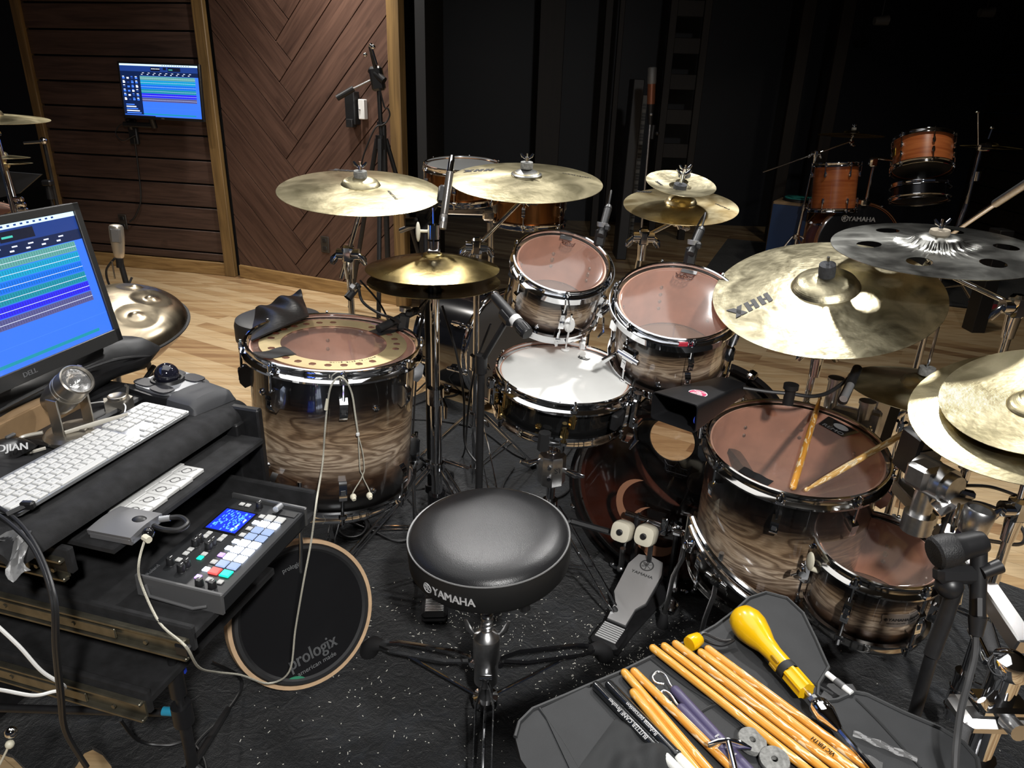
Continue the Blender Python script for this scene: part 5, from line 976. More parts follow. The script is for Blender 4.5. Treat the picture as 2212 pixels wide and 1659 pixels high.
for r_, row in enumerate(grid):
    for k, c in enumerate(row): MB(FU).box((.116+.0225*k, .236-.0222*r_, .0015), (.0195,.0185,.004), .0015).obj('pad', CM[c], ro)
    MB(FU).box((.098, .236-.0222*r_, .0012), (.0115,.0115,.003), .0012).obj('button', (POFF,PW,POFF,POFF,PW,PW,PV,POFF,PW)[r_], ro)
for (x, y, c) in ((.036,.154,'o'),(.036,.143,'o'),(.068,.154,'o'),(.068,.143,'o'),(.036,.099,'o'),(.036,.086,'o'),(.068,.095,'o'),(.068,.083,'G'),(.036,.066,'o'),(.098,.036,'V'),(.12,.036,'o'),(.142,.036,'o'),(.05,.262,'o'),(.036,.262,'o')): MB(FU).box((x,y,.0012), (.0105,.0105,.003), .001).obj('button', CM[c], ro)
for (x, y) in ((.036,.126),(.036,.114),(.064,.126),(.064,.114),(.030,.052),(.060,.056),(.060,.042),(.114,.018),(.138,.02),(.075,.264)):
    k_ = MB(FU).lathe([(.0001,.014),(.0055,.014),(.007,.012),(.0075,.0),(.0085,-.001)], 18, T(x,y,0)).obj('knob', BLK, ro); MB(FU).box((x,y+.003,.0142), (.001,.006,.0006)).obj('pointer', WHINK, k_)
m = MB(FU); m.cyl((.118,.274,.008), (.118,.255,.010), .0065); m.obj('jack_adapter', SILVP, ro); MB(FU @ T(.026,.04,.0004) @ Rz(R(90))).text('Roland', .010, T(-.012,.014,0), 'CENTER', None, .0001, 1.1, .01).obj('lettering', SILVP, ro); m = MB(FU); m.box((.135,.262,.0006), (.05,.018,.0012), .0004); m.obj('card_slot', BLK, ro)
# ---------------------------------------------------------------- earphone cable
WIRE = mt('twisted_cream_cable', (.5,.48,.4), .6, noise=.4, nsc=900)
eb = thing('earphones', 'cream earphones cable running from the adapter over the big floor tom', 'earphones', T(*Dp(310,1190,1.22))); A1 = M1 @ V((.2*math.cos(aF+R(3)), .2*math.sin(aF+R(3)), .004)); 
def onD1(px, py): a, r_ = ang(M1, px, py); q = ray(px, py); o = CO; n = 0; c = D1c; 
def cylhit(px, py, Rr=.2085):                        # point on the big left tom shell
    q = ray(px, py); Wi = M1.inverted(); o = Wi @ CO; d = (Wi.to_3x3() @ q); A_ = d.x*d.x+d.y*d.y; B_ = o.x*d.x+o.y*d.y; C_ = o.x*o.x+o.y*o.y-Rr*Rr; t_ = (-B_-math.sqrt(max(0,B_*B_-A_*C_)))/A_; return CO+q*t_
pads = None
path = [KR @ V((-.112,.05,.685)), Zp(300,1215,.66), Dp(305,1260,1.19), Zp(345,1345,.565), Zp(400,1395,.565), Dp(430,1442,1.24), Dp(470,1452,1.42), Dp(520,1458,1.52), Dp(580,1476,1.62), Dp(625,1450,1.60), Dp(638,1360,1.56), Dp(655,1260,1.50), Dp(672,1170,1.48), Dp(684,1080,1.46), cylhit(697,1000,.214), cylhit(702,930,.212), cylhit(708,870,.212), cylhit(715,835,.224), cylhit(730,815,.228), cylhit(746,822,.226), cylhit(760,850,.212), cylhit(768,900,.2115), cylhit(774,940,.2115)]
MB().spline(path, .0022, 6, 6).obj('cable', WIRE, eb); MB().box(cylhit(773,938,.2125), (.008,.008,.009), .002).obj('slider', WHT, eb)
for k, (px, py) in enumerate(((763,1073),(798,1070))):
    MB().spline([cylhit(774,940,.212), cylhit(776+8*k,980,.212), cylhit(778+9*k,1015,.212), cylhit(782+2*k,1030,.212), cylhit(px,py-10,.214), cylhit(px,py,.217)], .0014, 5, 6).obj('cable', mt('thin_dark_cable', (.06,.07,.06), .5) if 0 else WIRE, eb)
    p = cylhit(px,py,.222); m = MB(); m.ball(p, .008, 10); m.cyl(p, p+V((.004-.008*k*0,-.008,-.004)), .0065, .005, n=8); m.obj('earbud', PEARL, eb)
m = MB(); m.cyl(cylhit(707,862,.214), cylhit(704,885,.214), .0032, .0045, n=8); m.obj('joint', PEARL, eb)
m = MB(); j0 = KR @ V((-.112,.05,.69)); m.cyl(j0, j0+V((.012,-.008,.0)), .006, n=8); m.obj('plug', PEARL, eb)
# ---------------------------------------------------------------- practice pad
FP = fr((-.499,1.402,.192), (.57,-.716,.402), (.78,.62,0)); pp = thing('practice_pad', 'round black practice pad with wooden rim leaning against the rack', 'drum pad', FP)
m = MB(FP); N = 40; MB(FP).lathe([(.162,.006),(.18,.006),(.181,-.004),(.181,-.024),(.162,-.024)], 72).obj('rim', mt('pale_maple_rim', (.62,.42,.25), .5, noise=.1, nsc=30), pp)
MB(FP).lathe([(.1705,.0062),(.166,.012),(.158,.013),(.152,.0085)], 72).obj('rubber_ring', RUB, pp); sf = MB(FP).lathe([(.0001,.008),(.165,.008)], 64).obj('surface', mt('black_pad_rubber', (.005,.005,.006), .85, spec=.2), pp)
m = MB(FP @ Rz(R(6))); m.text('prologix', .047, T(-.012,-.098,.0086), 'CENTER', None, .0003, .8, .015); m.text('american made', .016, T(-.012,-.130,.0086), 'CENTER', None, .0002, 1.05, .0); MB(FP @ Rz(R(6))).text('prologix', .016, T(.01,.12,.0086), 'CENTER', None, .0002, .9, .0).obj('lettering', mt('grey_print', (.16,.165,.17), .5), sf); m.obj('lettering', mt('grey_print', (.16,.165,.17), .5), sf)
m = MB(FP); m.lathe([(.0001,.0095),(.022,.0095),(.022,.0085)], 28, T(-.055,-.146,0) @ Rz(R(-20)) @ Mx.Diagonal((1,.42,1,1))); m.obj('green_sticker', mt('green_sticker', (.03,.22,.12), .5), sf, 'small green oval sticker')
# ---------------------------------------------------------------- cables and mic stand at the lower left
cb = lambda lab, pts, r, mat=CABLE, nm='cable': solo(MB().spline(pts, r, 7, 8), nm, mat, lab, 'cable')
cb('white cable crossing the lower left corner in two strands', [Dp(-30,1330,1.02), Dp(40,1395,1.05), Dp(90,1450,1.08), Dp(140,1484,1.12), Dp(110,1495,1.12), Dp(70,1502,1.1), Dp(0,1490,1.06), Dp(-40,1488,1.03)], .0028, WHT)
cb('thin black cable curling on the carpet below the rack post', [Zp(455,1430,.2), Zp(512,1458,.06), Zp(520,1490,.02), Zp(480,1550,.018), Zp(430,1600,.018), Zp(395,1659,.018)], .004)
cb('black cable arching from the mic stand toward the carpet edge', [Zp(260,1555,.2), Zp(300,1600,.05), Zp(360,1610,.018), Zp(410,1603,.018), Zp(440,1640,.018), Zp(447,1680,.018)], .0035)
cb('black cable bundle loop lying below the left floor tom', [Zp(760+40*math.cos(a*.9)*(1-.01*a), 1135+26*math.sin(a*.9), .018+.0012*a) for a in range(26)]+[Zp(800,1145,.02), Zp(850,1168,.018), Zp(890,1165,.018)], .0042)
ms = thing('microphone_stand', 'black mic stand with a level boom under the rack drawers', 'stand', T(*Zp(408,1659,.012))); b = Dp(398,1560,1.36); 
MB().cyl((b.x,b.y,.012), (b.x,b.y,.30), .011).obj('lower_tube', BLKM, ms); MB().cyl((b.x,b.y,.28), (b.x,b.y,.47), .008).obj('upper_tube', BLKM, ms); m = MB(); m.cyl((b.x,b.y,.265), (b.x,b.y,.31), .019); m.cyl((b.x,b.y,.335), (b.x,b.y,.40), .015); m.obj('clutch', BLK, ms)
e0 = Dp(-40,1528,1.36); e1_ = Dp(392,1541,1.36); MB().cyl(e0, e1_, .0075).obj('boom', BLKM, ms); MB().box(Dp(398,1440,1.35), (.004,.008,.03), .001).obj('blue_label', mt('blue_label', (.02,.06,.6), .4), ms, 'small blue label'); MB().cyl(Dp(352,1536,1.355), Dp(385,1538,1.355), .0085).obj('blue_tape', mt('cyan_tape', (.02,.25,.4), .4), ms, 'blue tape')
for k in range(3):
    a = R(100+120*k); m = MB(); m.tube([(b.x,b.y,.15), (b.x+.26*math.cos(a), b.y+.26*math.sin(a), .02)], .008, 8); lg = m.obj('leg', BLKM, ms)
# small chrome headed beater at the lower left corner
p = Dp(26,1590,1.1); t = thing('mallet', 'small mallet with chrome neck and tan head at lower left corner', 'mallet', T(*p)); MB().ball(Dp(24,1582,1.1), .009).obj('neck', CHROME, t); MB().ball(Dp(21,1608,1.1), .0065, 12, (1,1,1.1)).obj('head', PEARL, t); MB().cyl(Dp(21,1608,1.1), Dp(-20,1690,1.12), .0018).obj('shaft', PEARL, t)
# ---------------------------------------------------------------- handpan, silver microphone, round seat
HPc, HPn = V((-1.379,2.267,.625)), V((.004,-.176,.984)); FH_ = fr(HPc, HPn); hp = thing('handpan', 'steel handpan drum with round tone dimples beside the monitor', 'drum', FH_); HPM = bronze('handpan_steel', '84796a', 'b6a88f', .28, .2, .06, 30)
def dome(r): return .105*math.sqrt(max(0, 1-(r/.262)**2.3))
fields = [(.0,.0,.06)]+[(.165*math.cos(R(a)), .165*math.sin(R(a)), .062) for a in (-20,-65,-110,-155,25,70,115,160)]
def hz(x, y):
    r = math.hypot(x, y); z = dome(r)
    for (fx, fy, fr2) in fields[1:]:
        d = math.hypot(x-fx, y-fy)
        if d < fr2: z -= .006*(1-(d/fr2)**4); z += (.010*math.cos(d/.024*PI/2) if d < .024 else 0)
    return z
m = MB(FH_); NR, NA = 44, 110; vs = [(r*.262/NR*math.cos(2*PI*a/NA), r*.262/NR*math.sin(2*PI*a/NA)) for r in range(NR+1) for a in range(NA)]
m.add([V((x, y, hz(x, y))) for x, y in vs], [(r*NA+a, (r+1)*NA+a, (r+1)*NA+(a+1) % NA, r*NA+(a+1) % NA) for r in range(NR) for a in range(NA)]); m.obj('top_shell', HPM, hp, auto=0).data.polygons.foreach_set('use_smooth', [True]*(NR*NA))
MB(FH_).lathe([(.262,.003),(.27,.001),(.27,-.003),(.262,-.003)], 80).obj('rim', RUB, hp); MB(FH_).lathe([(.262,-.002),(.24,-.035),(.19,-.08),(.12,-.115),(.06,-.125),(.05,-.11)], 80).obj('bottom_shell', mt('pinkish_steel', (.32,.25,.22), .3, .9), hp)
hs = thing('handpan_stand', 'black tripod stand with spread legs under the steel handpan', 'stand', T(HPc.x,HPc.y,0)); MB().cyl((HPc.x,HPc.y+.01,.3), (HPc.x,HPc.y+.02,.495), .014).obj('tube', CHROME_R, hs)
for k in range(3):
    a = R(25+120*k); d = V((math.cos(a), math.sin(a), 0)); m = MB(); m.tube([V((HPc.x,HPc.y,.33))+d*.02, V((HPc.x,HPc.y,.47))+d*.13+V((0,0,.0))], .008, 8); m.tube([V((HPc.x,HPc.y,.36)), V((HPc.x,HPc.y,.015))+d*.32], .01, 8); lg = m.obj('leg', BLKM, hs); MB().cyl(V((HPc.x,HPc.y,.0))+d*.30+V((0,0,.03)), V((HPc.x,HPc.y,.014))+d*.335, .014).obj('rubber_foot', RUB, lg)
mc = Yp(250,485,3.1); mb = Yp(258,558,3.1); t = thing('studio_microphone', 'silver side address microphone on a black stand beside the handpan', 'microphone', T(mb.x,mb.y,0)); du = (mc-mb).normalized(); F = fr(mb, du, (1,.2,0)); SLM = mt('champagne_microphone', (.55,.5,.42), .3, .7); LL = (mc-mb).length
m = MB(F); prof = [(.0001,0),(.014,0),(.02,.008),(.024,.03),(.028,.07),(.03,.09),(.03,LL-.012),(.026,LL-.004),(.016,LL),(.0001,LL)]; m.lathe(prof, 28, Mx.Diagonal((1,.75,1,1))); m.obj('body', SLM, t); m = MB(F); m.box((.0,-.0165,LL-.045), (.044,.016,.068), .012); m.obj('grille', mt('steel_mesh', (.22,.22,.22), .5, .5, bump=.8, bsc=600), t)
MB().cyl((mb.x+.06,mb.y,.012), mb, .012).obj('stand_pole', BLKM, t); MB().lathe([(.0001,.03),(.11,.024),(.125,.012),(.12,.012)], 32, T(mb.x+.06,mb.y,0)).obj('stand_base', BLKM, t); m = MB(); m.cyl(mb-du*.04, mb, .016); m.obj('shock_clip', BLK, t); MB().spline([mb+V((-.02,0,-.0)), mb+V((-.07,0,-.06)), mb+V((-.06,0,-.14)), mb+V((-.0,0,-.14)), mb+V((.03,.02,-.09))], .005, 7).obj('cable', CABLE, t); MB().cyl(mb+V((-.03,-.01,-.01)), mb+V((-.03,-.012,-.09)), .0035).obj('lever', CHROME, t)
SB = V((-.86,2.48,.615)); t = thing('drum_throne', 'round black stool seat half hidden behind the left floor tom', 'stool', T(SB.x,SB.y,0)); MB().lathe([(.0001,.006),(.13,.005),(.15,-.003),(.155,-.02),(.155,-.075),(.145,-.085),(.0001,-.085)], 48, T(*SB)).obj('seat_top', mt('grey_black_vinyl', (.02,.02,.022), .5), t); MB().cyl((SB.x,SB.y,.2), (SB.x,SB.y,.53), .014).obj('post', CHROME, t)
tripod(t, (SB.x,SB.y,0), .3, .12, .25, R(10), zb=0)
t = thing('black_cloth', 'folded black leather cloth lying over the stool behind left floor tom', 'cloth', T(SB.x,SB.y-.06,.62)); m = MB(); a_, b_ = Yp(545,722,2.36), Yp(690,690,2.36)
c0 = M1 @ V((-.2,.06,.02)); 
q00, q10, q01, q11 = Dp(543,744,1.70), Dp(668,690,1.86), Dp(553,676,2.1), Dp(652,658,2.08); q11.z += .03
m.sheet(lambda u, w: (q00*(1-u)*(1-w)+q10*u*(1-w)+q01*(1-u)*w+q11*u*w)+V((0,0,.010+.016*math.sin(PI*min(1,w*.8+.05))*(.5+.6*u)*math.sin(PI*min(1,.12+u*.86))**.5+.006*math.sin(13*u+7*w)*w)), 26, 18, .004); m.obj('fabric', mt('creased_black_leather', (.012,.012,.012), .28, bump=.5, bsc=90), t)
# ================================================================ STICK BAG IN THE FOREGROUND
ZB = .475; BAGM = mt('dark_grey_nylon', (.015,.016,.0175), .7, noise=.15, nsc=20, bump=.35, bsc=900); SEAM = mt('bag_piping', (.02,.021,.022), .6)
bp = lambda x, y, z=0: Zp(x, y, ZB+z)
out = [(1113,1592),(1122,1560),(1150,1532),(1222,1502),(1268,1482),(1340,1452),(1405,1420),(1480,1388),(1545,1352),(1590,1318),(1618,1292),(1655,1280),(1700,1292),(1735,1325),(1762,1380),(1782,1425),(1790,1442),(1768,1478),(1766,1502),(1782,1515),(1808,1512),(1845,1495),(1872,1500),(1950,1538),(2030,1572),(2082,1605),(2112,1640),(2118,1680),(2100,1760),(1900,1900),(1600,1900),(1350,1850),(1180,1720),(1125,1640)]
bag = thing('stick_bag', 'open dark grey drumstick bag spread out in the lower right foreground', 'bag', T(*bp(1600,1600))); m = MB(); P = [bp(*p) for p in out]; n = len(P); m.add(P+[p+V((0,0,-.012)) for p in P], [list(range(n)), list(range(n, 2*n))[::-1]]+[(k, n+k, n+(k+1) % n, (k+1) % n) for k in range(n)]); m.obj('body', BAGM, bag, auto=0)
MB().tube([bp(x, y, .001) for x, y in out[:30]], .0035, 6).obj('piping', SEAM, bag)
m = MB(); 
for L in ([(1165,1530),(1215,1600),(1262,1680)],[(1405,1422),(1480,1480),(1580,1545),(1660,1640)],[(1590,1375),(1680,1432),(1800,1500)],[(1850,1510),(1900,1560),(1990,1659)],[(1500,1545),(1560,1512)]): MB().spline([bp(x, y, .0012) for x, y in L], .0022, 5, 6).obj('seam', SEAM, bag)
m = MB(); q = [bp(*p, .003) for p in ((1170,1530),(1265,1485),(1345,1500),(1480,1640),(1420,1700),(1240,1680))]; n = 6; m.add(q+[p-V((0,0,.003)) for p in q], [list(range(6)), list(range(6,12))[::-1]]+[(k, n+k, n+(k+1) % n, (k+1) % n) for k in range(n)]); m.obj('flap', BAGM, bag, auto=0)
g = [(1255,1590),(1320,1560),(1400,1600),(1520,1660),(1500,1760),(1230,1740)]
m = MB(); c00, c10, c01, c11 = bp(1330,1558), bp(1540,1668), bp(1225,1700), bp(1460,1800); m.sheet(lambda u, w: (c00*(1-u)*(1-w)+c10*u*(1-w)+c01*(1-u)*w+c11*u*w)+V((0,0,.004+.02*math.sin(PI*u)**.7*math.sin(PI*min(1,w*1.2+.02))**.6*(.6+.4*math.sin(13*u+5*w))+.006*math.sin(20*u-9*w)*math.sin(PI*u)*math.sin(PI*w))), 34, 24, .002); m.obj('loose_cloth', mt('bag_lining', (.014,.015,.016), .8, bump=.3, bsc=500), bag)
t = thing('side_table', 'low black table carrying the open stick bag', 'table', T(*bp(1600,1650,-.5))); c = bp(1640,1640,-.03); m = MB(); m.box((c.x,c.y-.02,ZB-.025), (.42,.34,.02), .004); m.obj('table_top', BLKM, t)
for sx in (-1,1):
    for sy in (-1,1): MB().cyl((c.x+sx*.18,c.y-.02+sy*.14,.012), (c.x+sx*.18,c.y-.02+sy*.14,ZB-.034), .012).obj('leg', BLKM, t)
# --- sticks
def stick_mat(name, a, b, wear, seed):
    s = NT(name); v = s.tc('Object', (1,1,1), loc=(seed,seed*2,0)); n = s.noise(s.n('ShaderNodeMapping', Vector=v, Scale=(140,140,26)).outputs[0], 1, 4, 1); f = s.noise(s.n('ShaderNodeMapping', Vector=v, Scale=(260,260,8)).outputs[0], 1, 2)
    c = s.mix(s.ramp(f, [(.35,'000000'),(.7,'ffffff')]), lin(a), lin(b)); c = s.mix(s.ramp(n, [(.60-wear,'000000'),(.64-wear,'ffffff')]), c, 'ecd6ac'); return s.pbr(**{'Base__Color': c, 'Roughness': .3, 'Coat__Weight': .6})
ST1 = stick_mat('orange_stick_lacquer', 'cc8a30', 'dda446', -.02, 1); ST2 = stick_mat('worn_orange_stick', 'c58430', 'd89c42', .05, 3); ST3 = stick_mat('battered_tan_stick', 'b98d4e', 'cfa564', .08, 5)
PUR = mt('purple_sleeve', (.06,.05,.11), .45); BRB = mt('white_bristle', (.7,.7,.66), .6, bump=.6, bsc=800); BLS = mt('black_lacquer_stick', (.010,.011,.012), .2, coat=.6)
def stick(label, a, b, mat, L=.40, r=.0073, grp=None, tip=True, name='drumstick', mark=None, mink=INK, mpos=.5, tipc=None):
    a, b = V(a), V(b); d = (b-a).normalized(); F = fr(a, d, cu); t = thing(name, label, 'drumstick', F, grp); m = MB(F)
    pr = [(.0001,0),(r*.6,.0015),(r*.92,.005),(r,.010),(r,L*.72),(r*.75,L*.88),(r*.42,L-.014)]; m.lathe(pr, 16); sh = m.obj('shaft', mat, t)
    m = MB(F); m.lathe([(r*.42,L-.015),(r*.62,L-.010),(r*.6,L-.004),(r*.3,L),(.0001,L)], 14); m.obj('tip', tipc or mat, t)
    if mark:
        vd = (CO-(a+d*L*mpos)).normalized(); F2 = fr(a+d*L*mpos, (vd-d*vd.dot(d)), d); mm = MB(F2 @ Rz(mark[2] if len(mark) > 2 else 0)); mm.text(mark[0], mark[1], T(0,0,r*.985), 'CENTER', None, .0005, 1, .02, .25); mm.obj('lettering', mink, sh)
    return t
sz = .010
G1 = 'orange drumsticks on the open bag'
stick('leftmost of the three long orange sticks in the upper row on the bag', bp(1404,1395,sz), bp(1716,1640,sz), ST1, grp=G1)
stick('middle of the three long orange sticks in the upper row on the bag', bp(1429,1391,sz), bp(1752,1640,sz), ST1, grp=G1)
stick('scuffed right one of the three long orange sticks in the upper row', bp(1453,1386,sz), bp(1786,1640,sz), ST2, grp=G1)
stick('orange stick with black letters next to the yellow tool', bp(1508,1404,sz), bp(1812,1638,sz), ST1, grp=G1, mark=('VIC FIRTH', .0085, PI), mpos=.62)
stick('scuffed orange stick nearest to the yellow tool', bp(1523,1397,sz), bp(1850,1640,sz), ST2, grp=G1)
stick('left orange stick of the lower trio beside the black brushes', bp(1344,1447,sz), bp(1527,1659,sz), ST1, grp=G1)
stick('scuffed orange stick of the lower trio touching the purple handles', bp(1364,1445,sz), bp(1578,1656,sz), ST2, grp=G1)
stick('short placed orange stick overlapping the black brush handles', bp(1363,1490,sz), bp(1500,1658,sz), ST1, grp=G1)
for k, (a, b, lb) in enumerate((((1283,1476),(1430,1628),'left black brush handle with white bristles on the bag'),((1311,1474),(1462,1632),'right black brush handle with white bristles beside orange sticks'))):
    A_, B_ = bp(*a, sz), bp(*b, sz); d = (B_-A_).normalized(); F = fr(A_, d, cu); t = thing('drum_brush', lb, 'brush', F, 'black handled brushes on the open bag'); L = (B_-A_).length; sh = MB(F).lathe([(.0001,0),(.006,.0015),(.0085,.006),(.0085,L-.004),(.0095,L),(.0085,L+.003)], 16).obj('handle', BLS, t); MB(F).lathe([(.0075,L),(.008,L+.06),(.012,L+.14),(.0001,L+.14)], 14).obj('bristles', BRB, t)
    vd = (CO-(A_+d*L*.5)).normalized(); mm = MB(fr(A_+d*L*.55, (vd-d*vd.dot(d)), d) @ Rz(PI)); mm.text('Rohema percussion' if k else 'BUTTER CANE Brushes', .009, T(0,0,.0084), 'CENTER', None, .0004, 1, .01, .2); mm.obj('lettering', WHINK, sh)
for k, (a, b, lp, lb) in enumerate((((1453,1486),(1612,1659),[(1447,1478),(1436,1458),(1420,1451),(1410,1462),(1416,1474),(1434,1478)],'upper purple sleeved mallet handle with a wire loop end'),((1466,1525),(1592,1659),[(1459,1516),(1448,1500),(1434,1492),(1427,1500),(1438,1512),(1450,1518)],'lower purple sleeved mallet handle with a wire loop end'))):
    A_, B_ = bp(*a, sz), bp(*b, sz); d = (B_-A_).normalized(); F = fr(A_, d, cu); t = thing('wire_brush', lb, 'brush', F, 'purple handled brushes on the open bag'); L = .25; sh = MB(F).lathe([(.0001,0),(.006,.001),(.0088,.005),(.0085,.02),(.0085,L),(.0001,L)], 16).obj('handle', PUR, t)
    MB().spline([A_]+[bp(x, y, .012) for x, y in lp], .0018, 6, 5).obj('wire_loop', CHROME_R, t)
    if k == 0: vd = (CO-(A_+d*.12)).normalized(); mm = MB(fr(A_+d*.13, (vd-d*vd.dot(d)), d) @ Rz(PI)); mm.text('FIRTH', .013, T(0,0,.0084), 'CENTER', None, .0004, 1.2, .03, .2); mm.obj('lettering', WHINK, sh)
for k, (px, py, lb) in enumerate(((1622,1606,'upper grey felt washer on the bag between stick rows'),(1672,1648,'lower grey felt washer on the bag partly out of frame'))):
    F = fr(bp(px, py, .004), (.1*(1-2*k),-.1,1)); solo(MB(F).lathe([(.005,0),(.0215,0),(.0225,.005),(.0215,.010),(.005,.010)], 30, loop=True), 'felt_washer', FELT, lb, 'washer', 'grey felt washers on the bag', F)
t = thing('drum_key', 'chrome wing drum key lying across the purple handles', 'drum key', T(*bp(1580,1610,.022))); m = MB(); a, b, c = bp(1530,1610,.024), bp(1573,1600,.03), bp(1622,1618,.024); m.tube([a, a+(b-a)*.5, b, b+(c-b)*.5, c], [.005,.0085,.006,.009,.004], 10, flat=.5); m.obj('wings', CHROME, t); MB().cyl(b, bp(1590,1670,.02), .0045).obj('socket', CHROME, t)
# --- yellow hand tool
YEL = mt('glossy_yellow_plastic', (.72,.42,.004), .25, coat=.4, noise=.06, nsc=40); A_, B_ = bp(1600,1330,.03), bp(1742,1494,.026); d = (B_-A_).normalized(); L = (B_-A_).length; F = fr(A_, d, cu); t = thing('drum_key_drill', 'yellow pear shaped hand tool with a chrome chuck on the bag', 'tool', F)
MB(F).lathe([(.0001,-.012),(.014,-.009),(.026,.002),(.0315,.02),(.031,.036),(.025,.058),(.018,.078),(.0155,.1),(.0155,L*.72)], 32).obj('handle', YEL, t); MB(F).lathe([(.0165,L*.70),(.017,L*.72),(.017,L*.76),(.0165,L*.78)], 24).obj('collar', RUB, t)
m = MB(F); P = []; 
for k in range(24): a = 2*PI*k/24; P.append(((.0165 if k % 4 < 2 else .0142)*math.cos(a), (.0165 if k % 4 < 2 else .0142)*math.sin(a)))
m.prism(P, L*.78, L*1.0); m.obj('grip', YEL, t); m = MB(F)
for x in (-1,1): m.box((x*.008,.0145,L*.64), (.006,.004,.018), .001)
m.obj('vents', mt('darker_yellow', (.35,.2,.003), .4), t); m = MB(F); m.cyl((0,0,L), (0,0,L+.03), .004); m.cyl((0,0,L+.013), (0,0,L+.019), .008, n=6); m.obj('spindle', CHROME_R, t)
MB(F).lathe([(.0001,L+.024),(.015,L+.026),(.017,L+.03),(.017,L+.048),(.016,L+.05),(.007,L+.075),(.0055,L+.078),(.0001,L+.078)], 26).obj('chuck', CHROME, t); MB(F).cyl((0,0,L+.078), (0,0,L+.155), .0042, n=6).obj('shaft', CHROME, t)
p = bp(1500,1385,.012); t = thing('shaker', 'small yellow cup with a black strap beside the orange sticks', 'shaker', T(*p)); F = fr(p, bp(1530,1368,.012)-p, cu); MB(F).lathe([(.0001,-.014),(.013,-.014),(.0145,-.006),(.012,.012),(.010,.014)], 22).obj('cup', YEL, t); MB().spline([bp(1512,1376,.02), bp(1522,1368,.022), bp(1560,1384,.014), bp(1585,1382,.012), bp(1560,1394,.01), bp(1528,1386,.01), bp(1512,1376,.02)], .003, 6).obj('strap', BLK, t)
m = MB(); a, b = bp(1786,1455,.004), bp(1840,1498,.004); m.cyl(a, b, .0052); hd2 = m.obj('handle', WHT, bag, 'white carry handle with grey sleeve'); MB().cyl(a+(b-a)*.36, a+(b-a)*.68, .0062).obj('handle_sleeve', GREYP, hd2)
for (c, s_, lb) in ((bp(1910,1615,.002), (.09,.014), 'strip of clear tape pointing away from the yellow tool'),(bp(1850,1640,.002), (.07,.03), 'crumpled patch of clear tape on the stick bag')):
    F = fr(c, (0,0,1), bp(1975,1650)-bp(1855,1600)); solo(MB(F).sheet(lambda u, w: (s_[0]*(u-.5), s_[1]*(w-.5)*(1-.3*abs(u-.5)), .002+.003*math.sin(9*u+4*w)**2), 14, 5, .0004), 'tape_piece', GLASSY, lb, 'tape', 'pieces of clear tape on the bag')
# --- sticks on the right floor tom
def onh(px, py, z): n = M5.col[2].xyz; c = M5.translation+n*z; q = ray(px, py); return CO+q*((c-CO).dot(n)/q.dot(n))
a, b = onh(1712,1056,-.001), onh(1772,858,.006); stick('orange drumstick standing upright across the right floor tom head', a, b, ST2, L=(b-a).length, r=.0078, grp='two drumsticks on the right floor tom', tipc=ST3)
b, a = onh(1738,1060,-.0), onh(1978,922,.055); a = Dp(1978,922,(a-CO).dot(cf)); stick('worn drumstick with pale tip lying over the rim of the right floor tom', a, b, ST3, L=(b-a).length, r=.0076, grp='two drumsticks on the right floor tom', mark=('Johnny', .010, 0), mpos=.6, mink=PEARL)
# ================================================================ MICROPHONES AROUND THE KIT
def dynmic(label, tip, tail, r, cat_='microphone', ringm=WHT):
    tip, tail = V(tip), V(tail); d = (tip-tail).normalized(); L = (tip-tail).length; F = fr(tail, d); t = thing('microphone', label, cat_, F)
    MB(F).lathe([(.0001,0),(r*.8,0),(r*.9,L*.1),(r,L*.7),(r*1.05,L*.74)], 24).obj('body', BLKM, t)
    return t, F, L
tp, tl = Dp(1140,722,1.70), Dp(1068,640,1.78); t, F, L = dynmic('black microphone with a white band aimed at the snare drum', tp, tl, .0145); MB(F).lathe([(.0150,L*.60),(.0156,L*.61),(.0156,L*.7),(.0150,L*.71)], 24).obj('band', WHT, t); m = MB(F); m.lathe([(.0155,L*.74),(.016,L*.78),(.016,L*.98),(.014,L),(.0001,L)], 24)
for k in range(14): m.box((.0162*math.cos(k*.449), .0162*math.sin(k*.449), L*.88), (.001,.002,L*.14))
m.obj('grille', BLK, t); ms = thing('microphone_stand', 'black short boom stand carrying the snare microphone', 'stand', T(*Zp(1028,1010,.012))); c = tl+(tp-tl)*.42; m = MB(); m.box((0,0,0), (.034,.03,.05), .008, fr(c-cu*.012, tp-tl)); m.obj('mic_clip', BLK, ms)
e = Dp(1040,782,1.86); MB().cyl(c-cu*.015, e, .0075).obj('boom', BLKM, ms); b = V((e.x-.005, e.y+.01, 0)); MB().cyl((b.x,b.y,.012), e, .0105).obj('pole', BLKM, ms); MB().lathe([(.0001,.045),(.02,.045),(.09,.03),(.105,.014),(.1,.012)], 6, T(b.x,b.y,0)).obj('base', GREYP, ms); m = MB(); m.cyl(e-V((0,0,.03)), e+V((0,0,.02)), .016); m.obj('clutch', BLK, ms)
tp, tl = Dp(955,494,1.93), Dp(977,336,1.93); d = (tp-tl).normalized(); F = fr(tl, d); L = (tp-tl).length; t = thing('pencil_microphone', 'slim grey pencil microphone hanging over the hi-hat', 'microphone', F); MB(F).lathe([(.0001,0),(.006,0),(.008,.012),(.0085,.02),(.0085,.05)], 20).obj('plug', CHROME, t); MB(F).lathe([(.0085,.045),(.0105,.047),(.0105,L-.04),(.0098,L-.038),(.0112,L-.034),(.0112,L)], 24).obj('body', mt('grey_mic_metal', (.3,.28,.26), .3, .8), t); m = MB(F); m.lathe([(.0113,L-.03),(.0116,L-.028),(.0116,L-.02),(.0113,L-.018)], 24); m.lathe([(.0112,L),(.009,L+.001),(.0001,L)], 20); m.obj('capsule', CHROME_R, t)
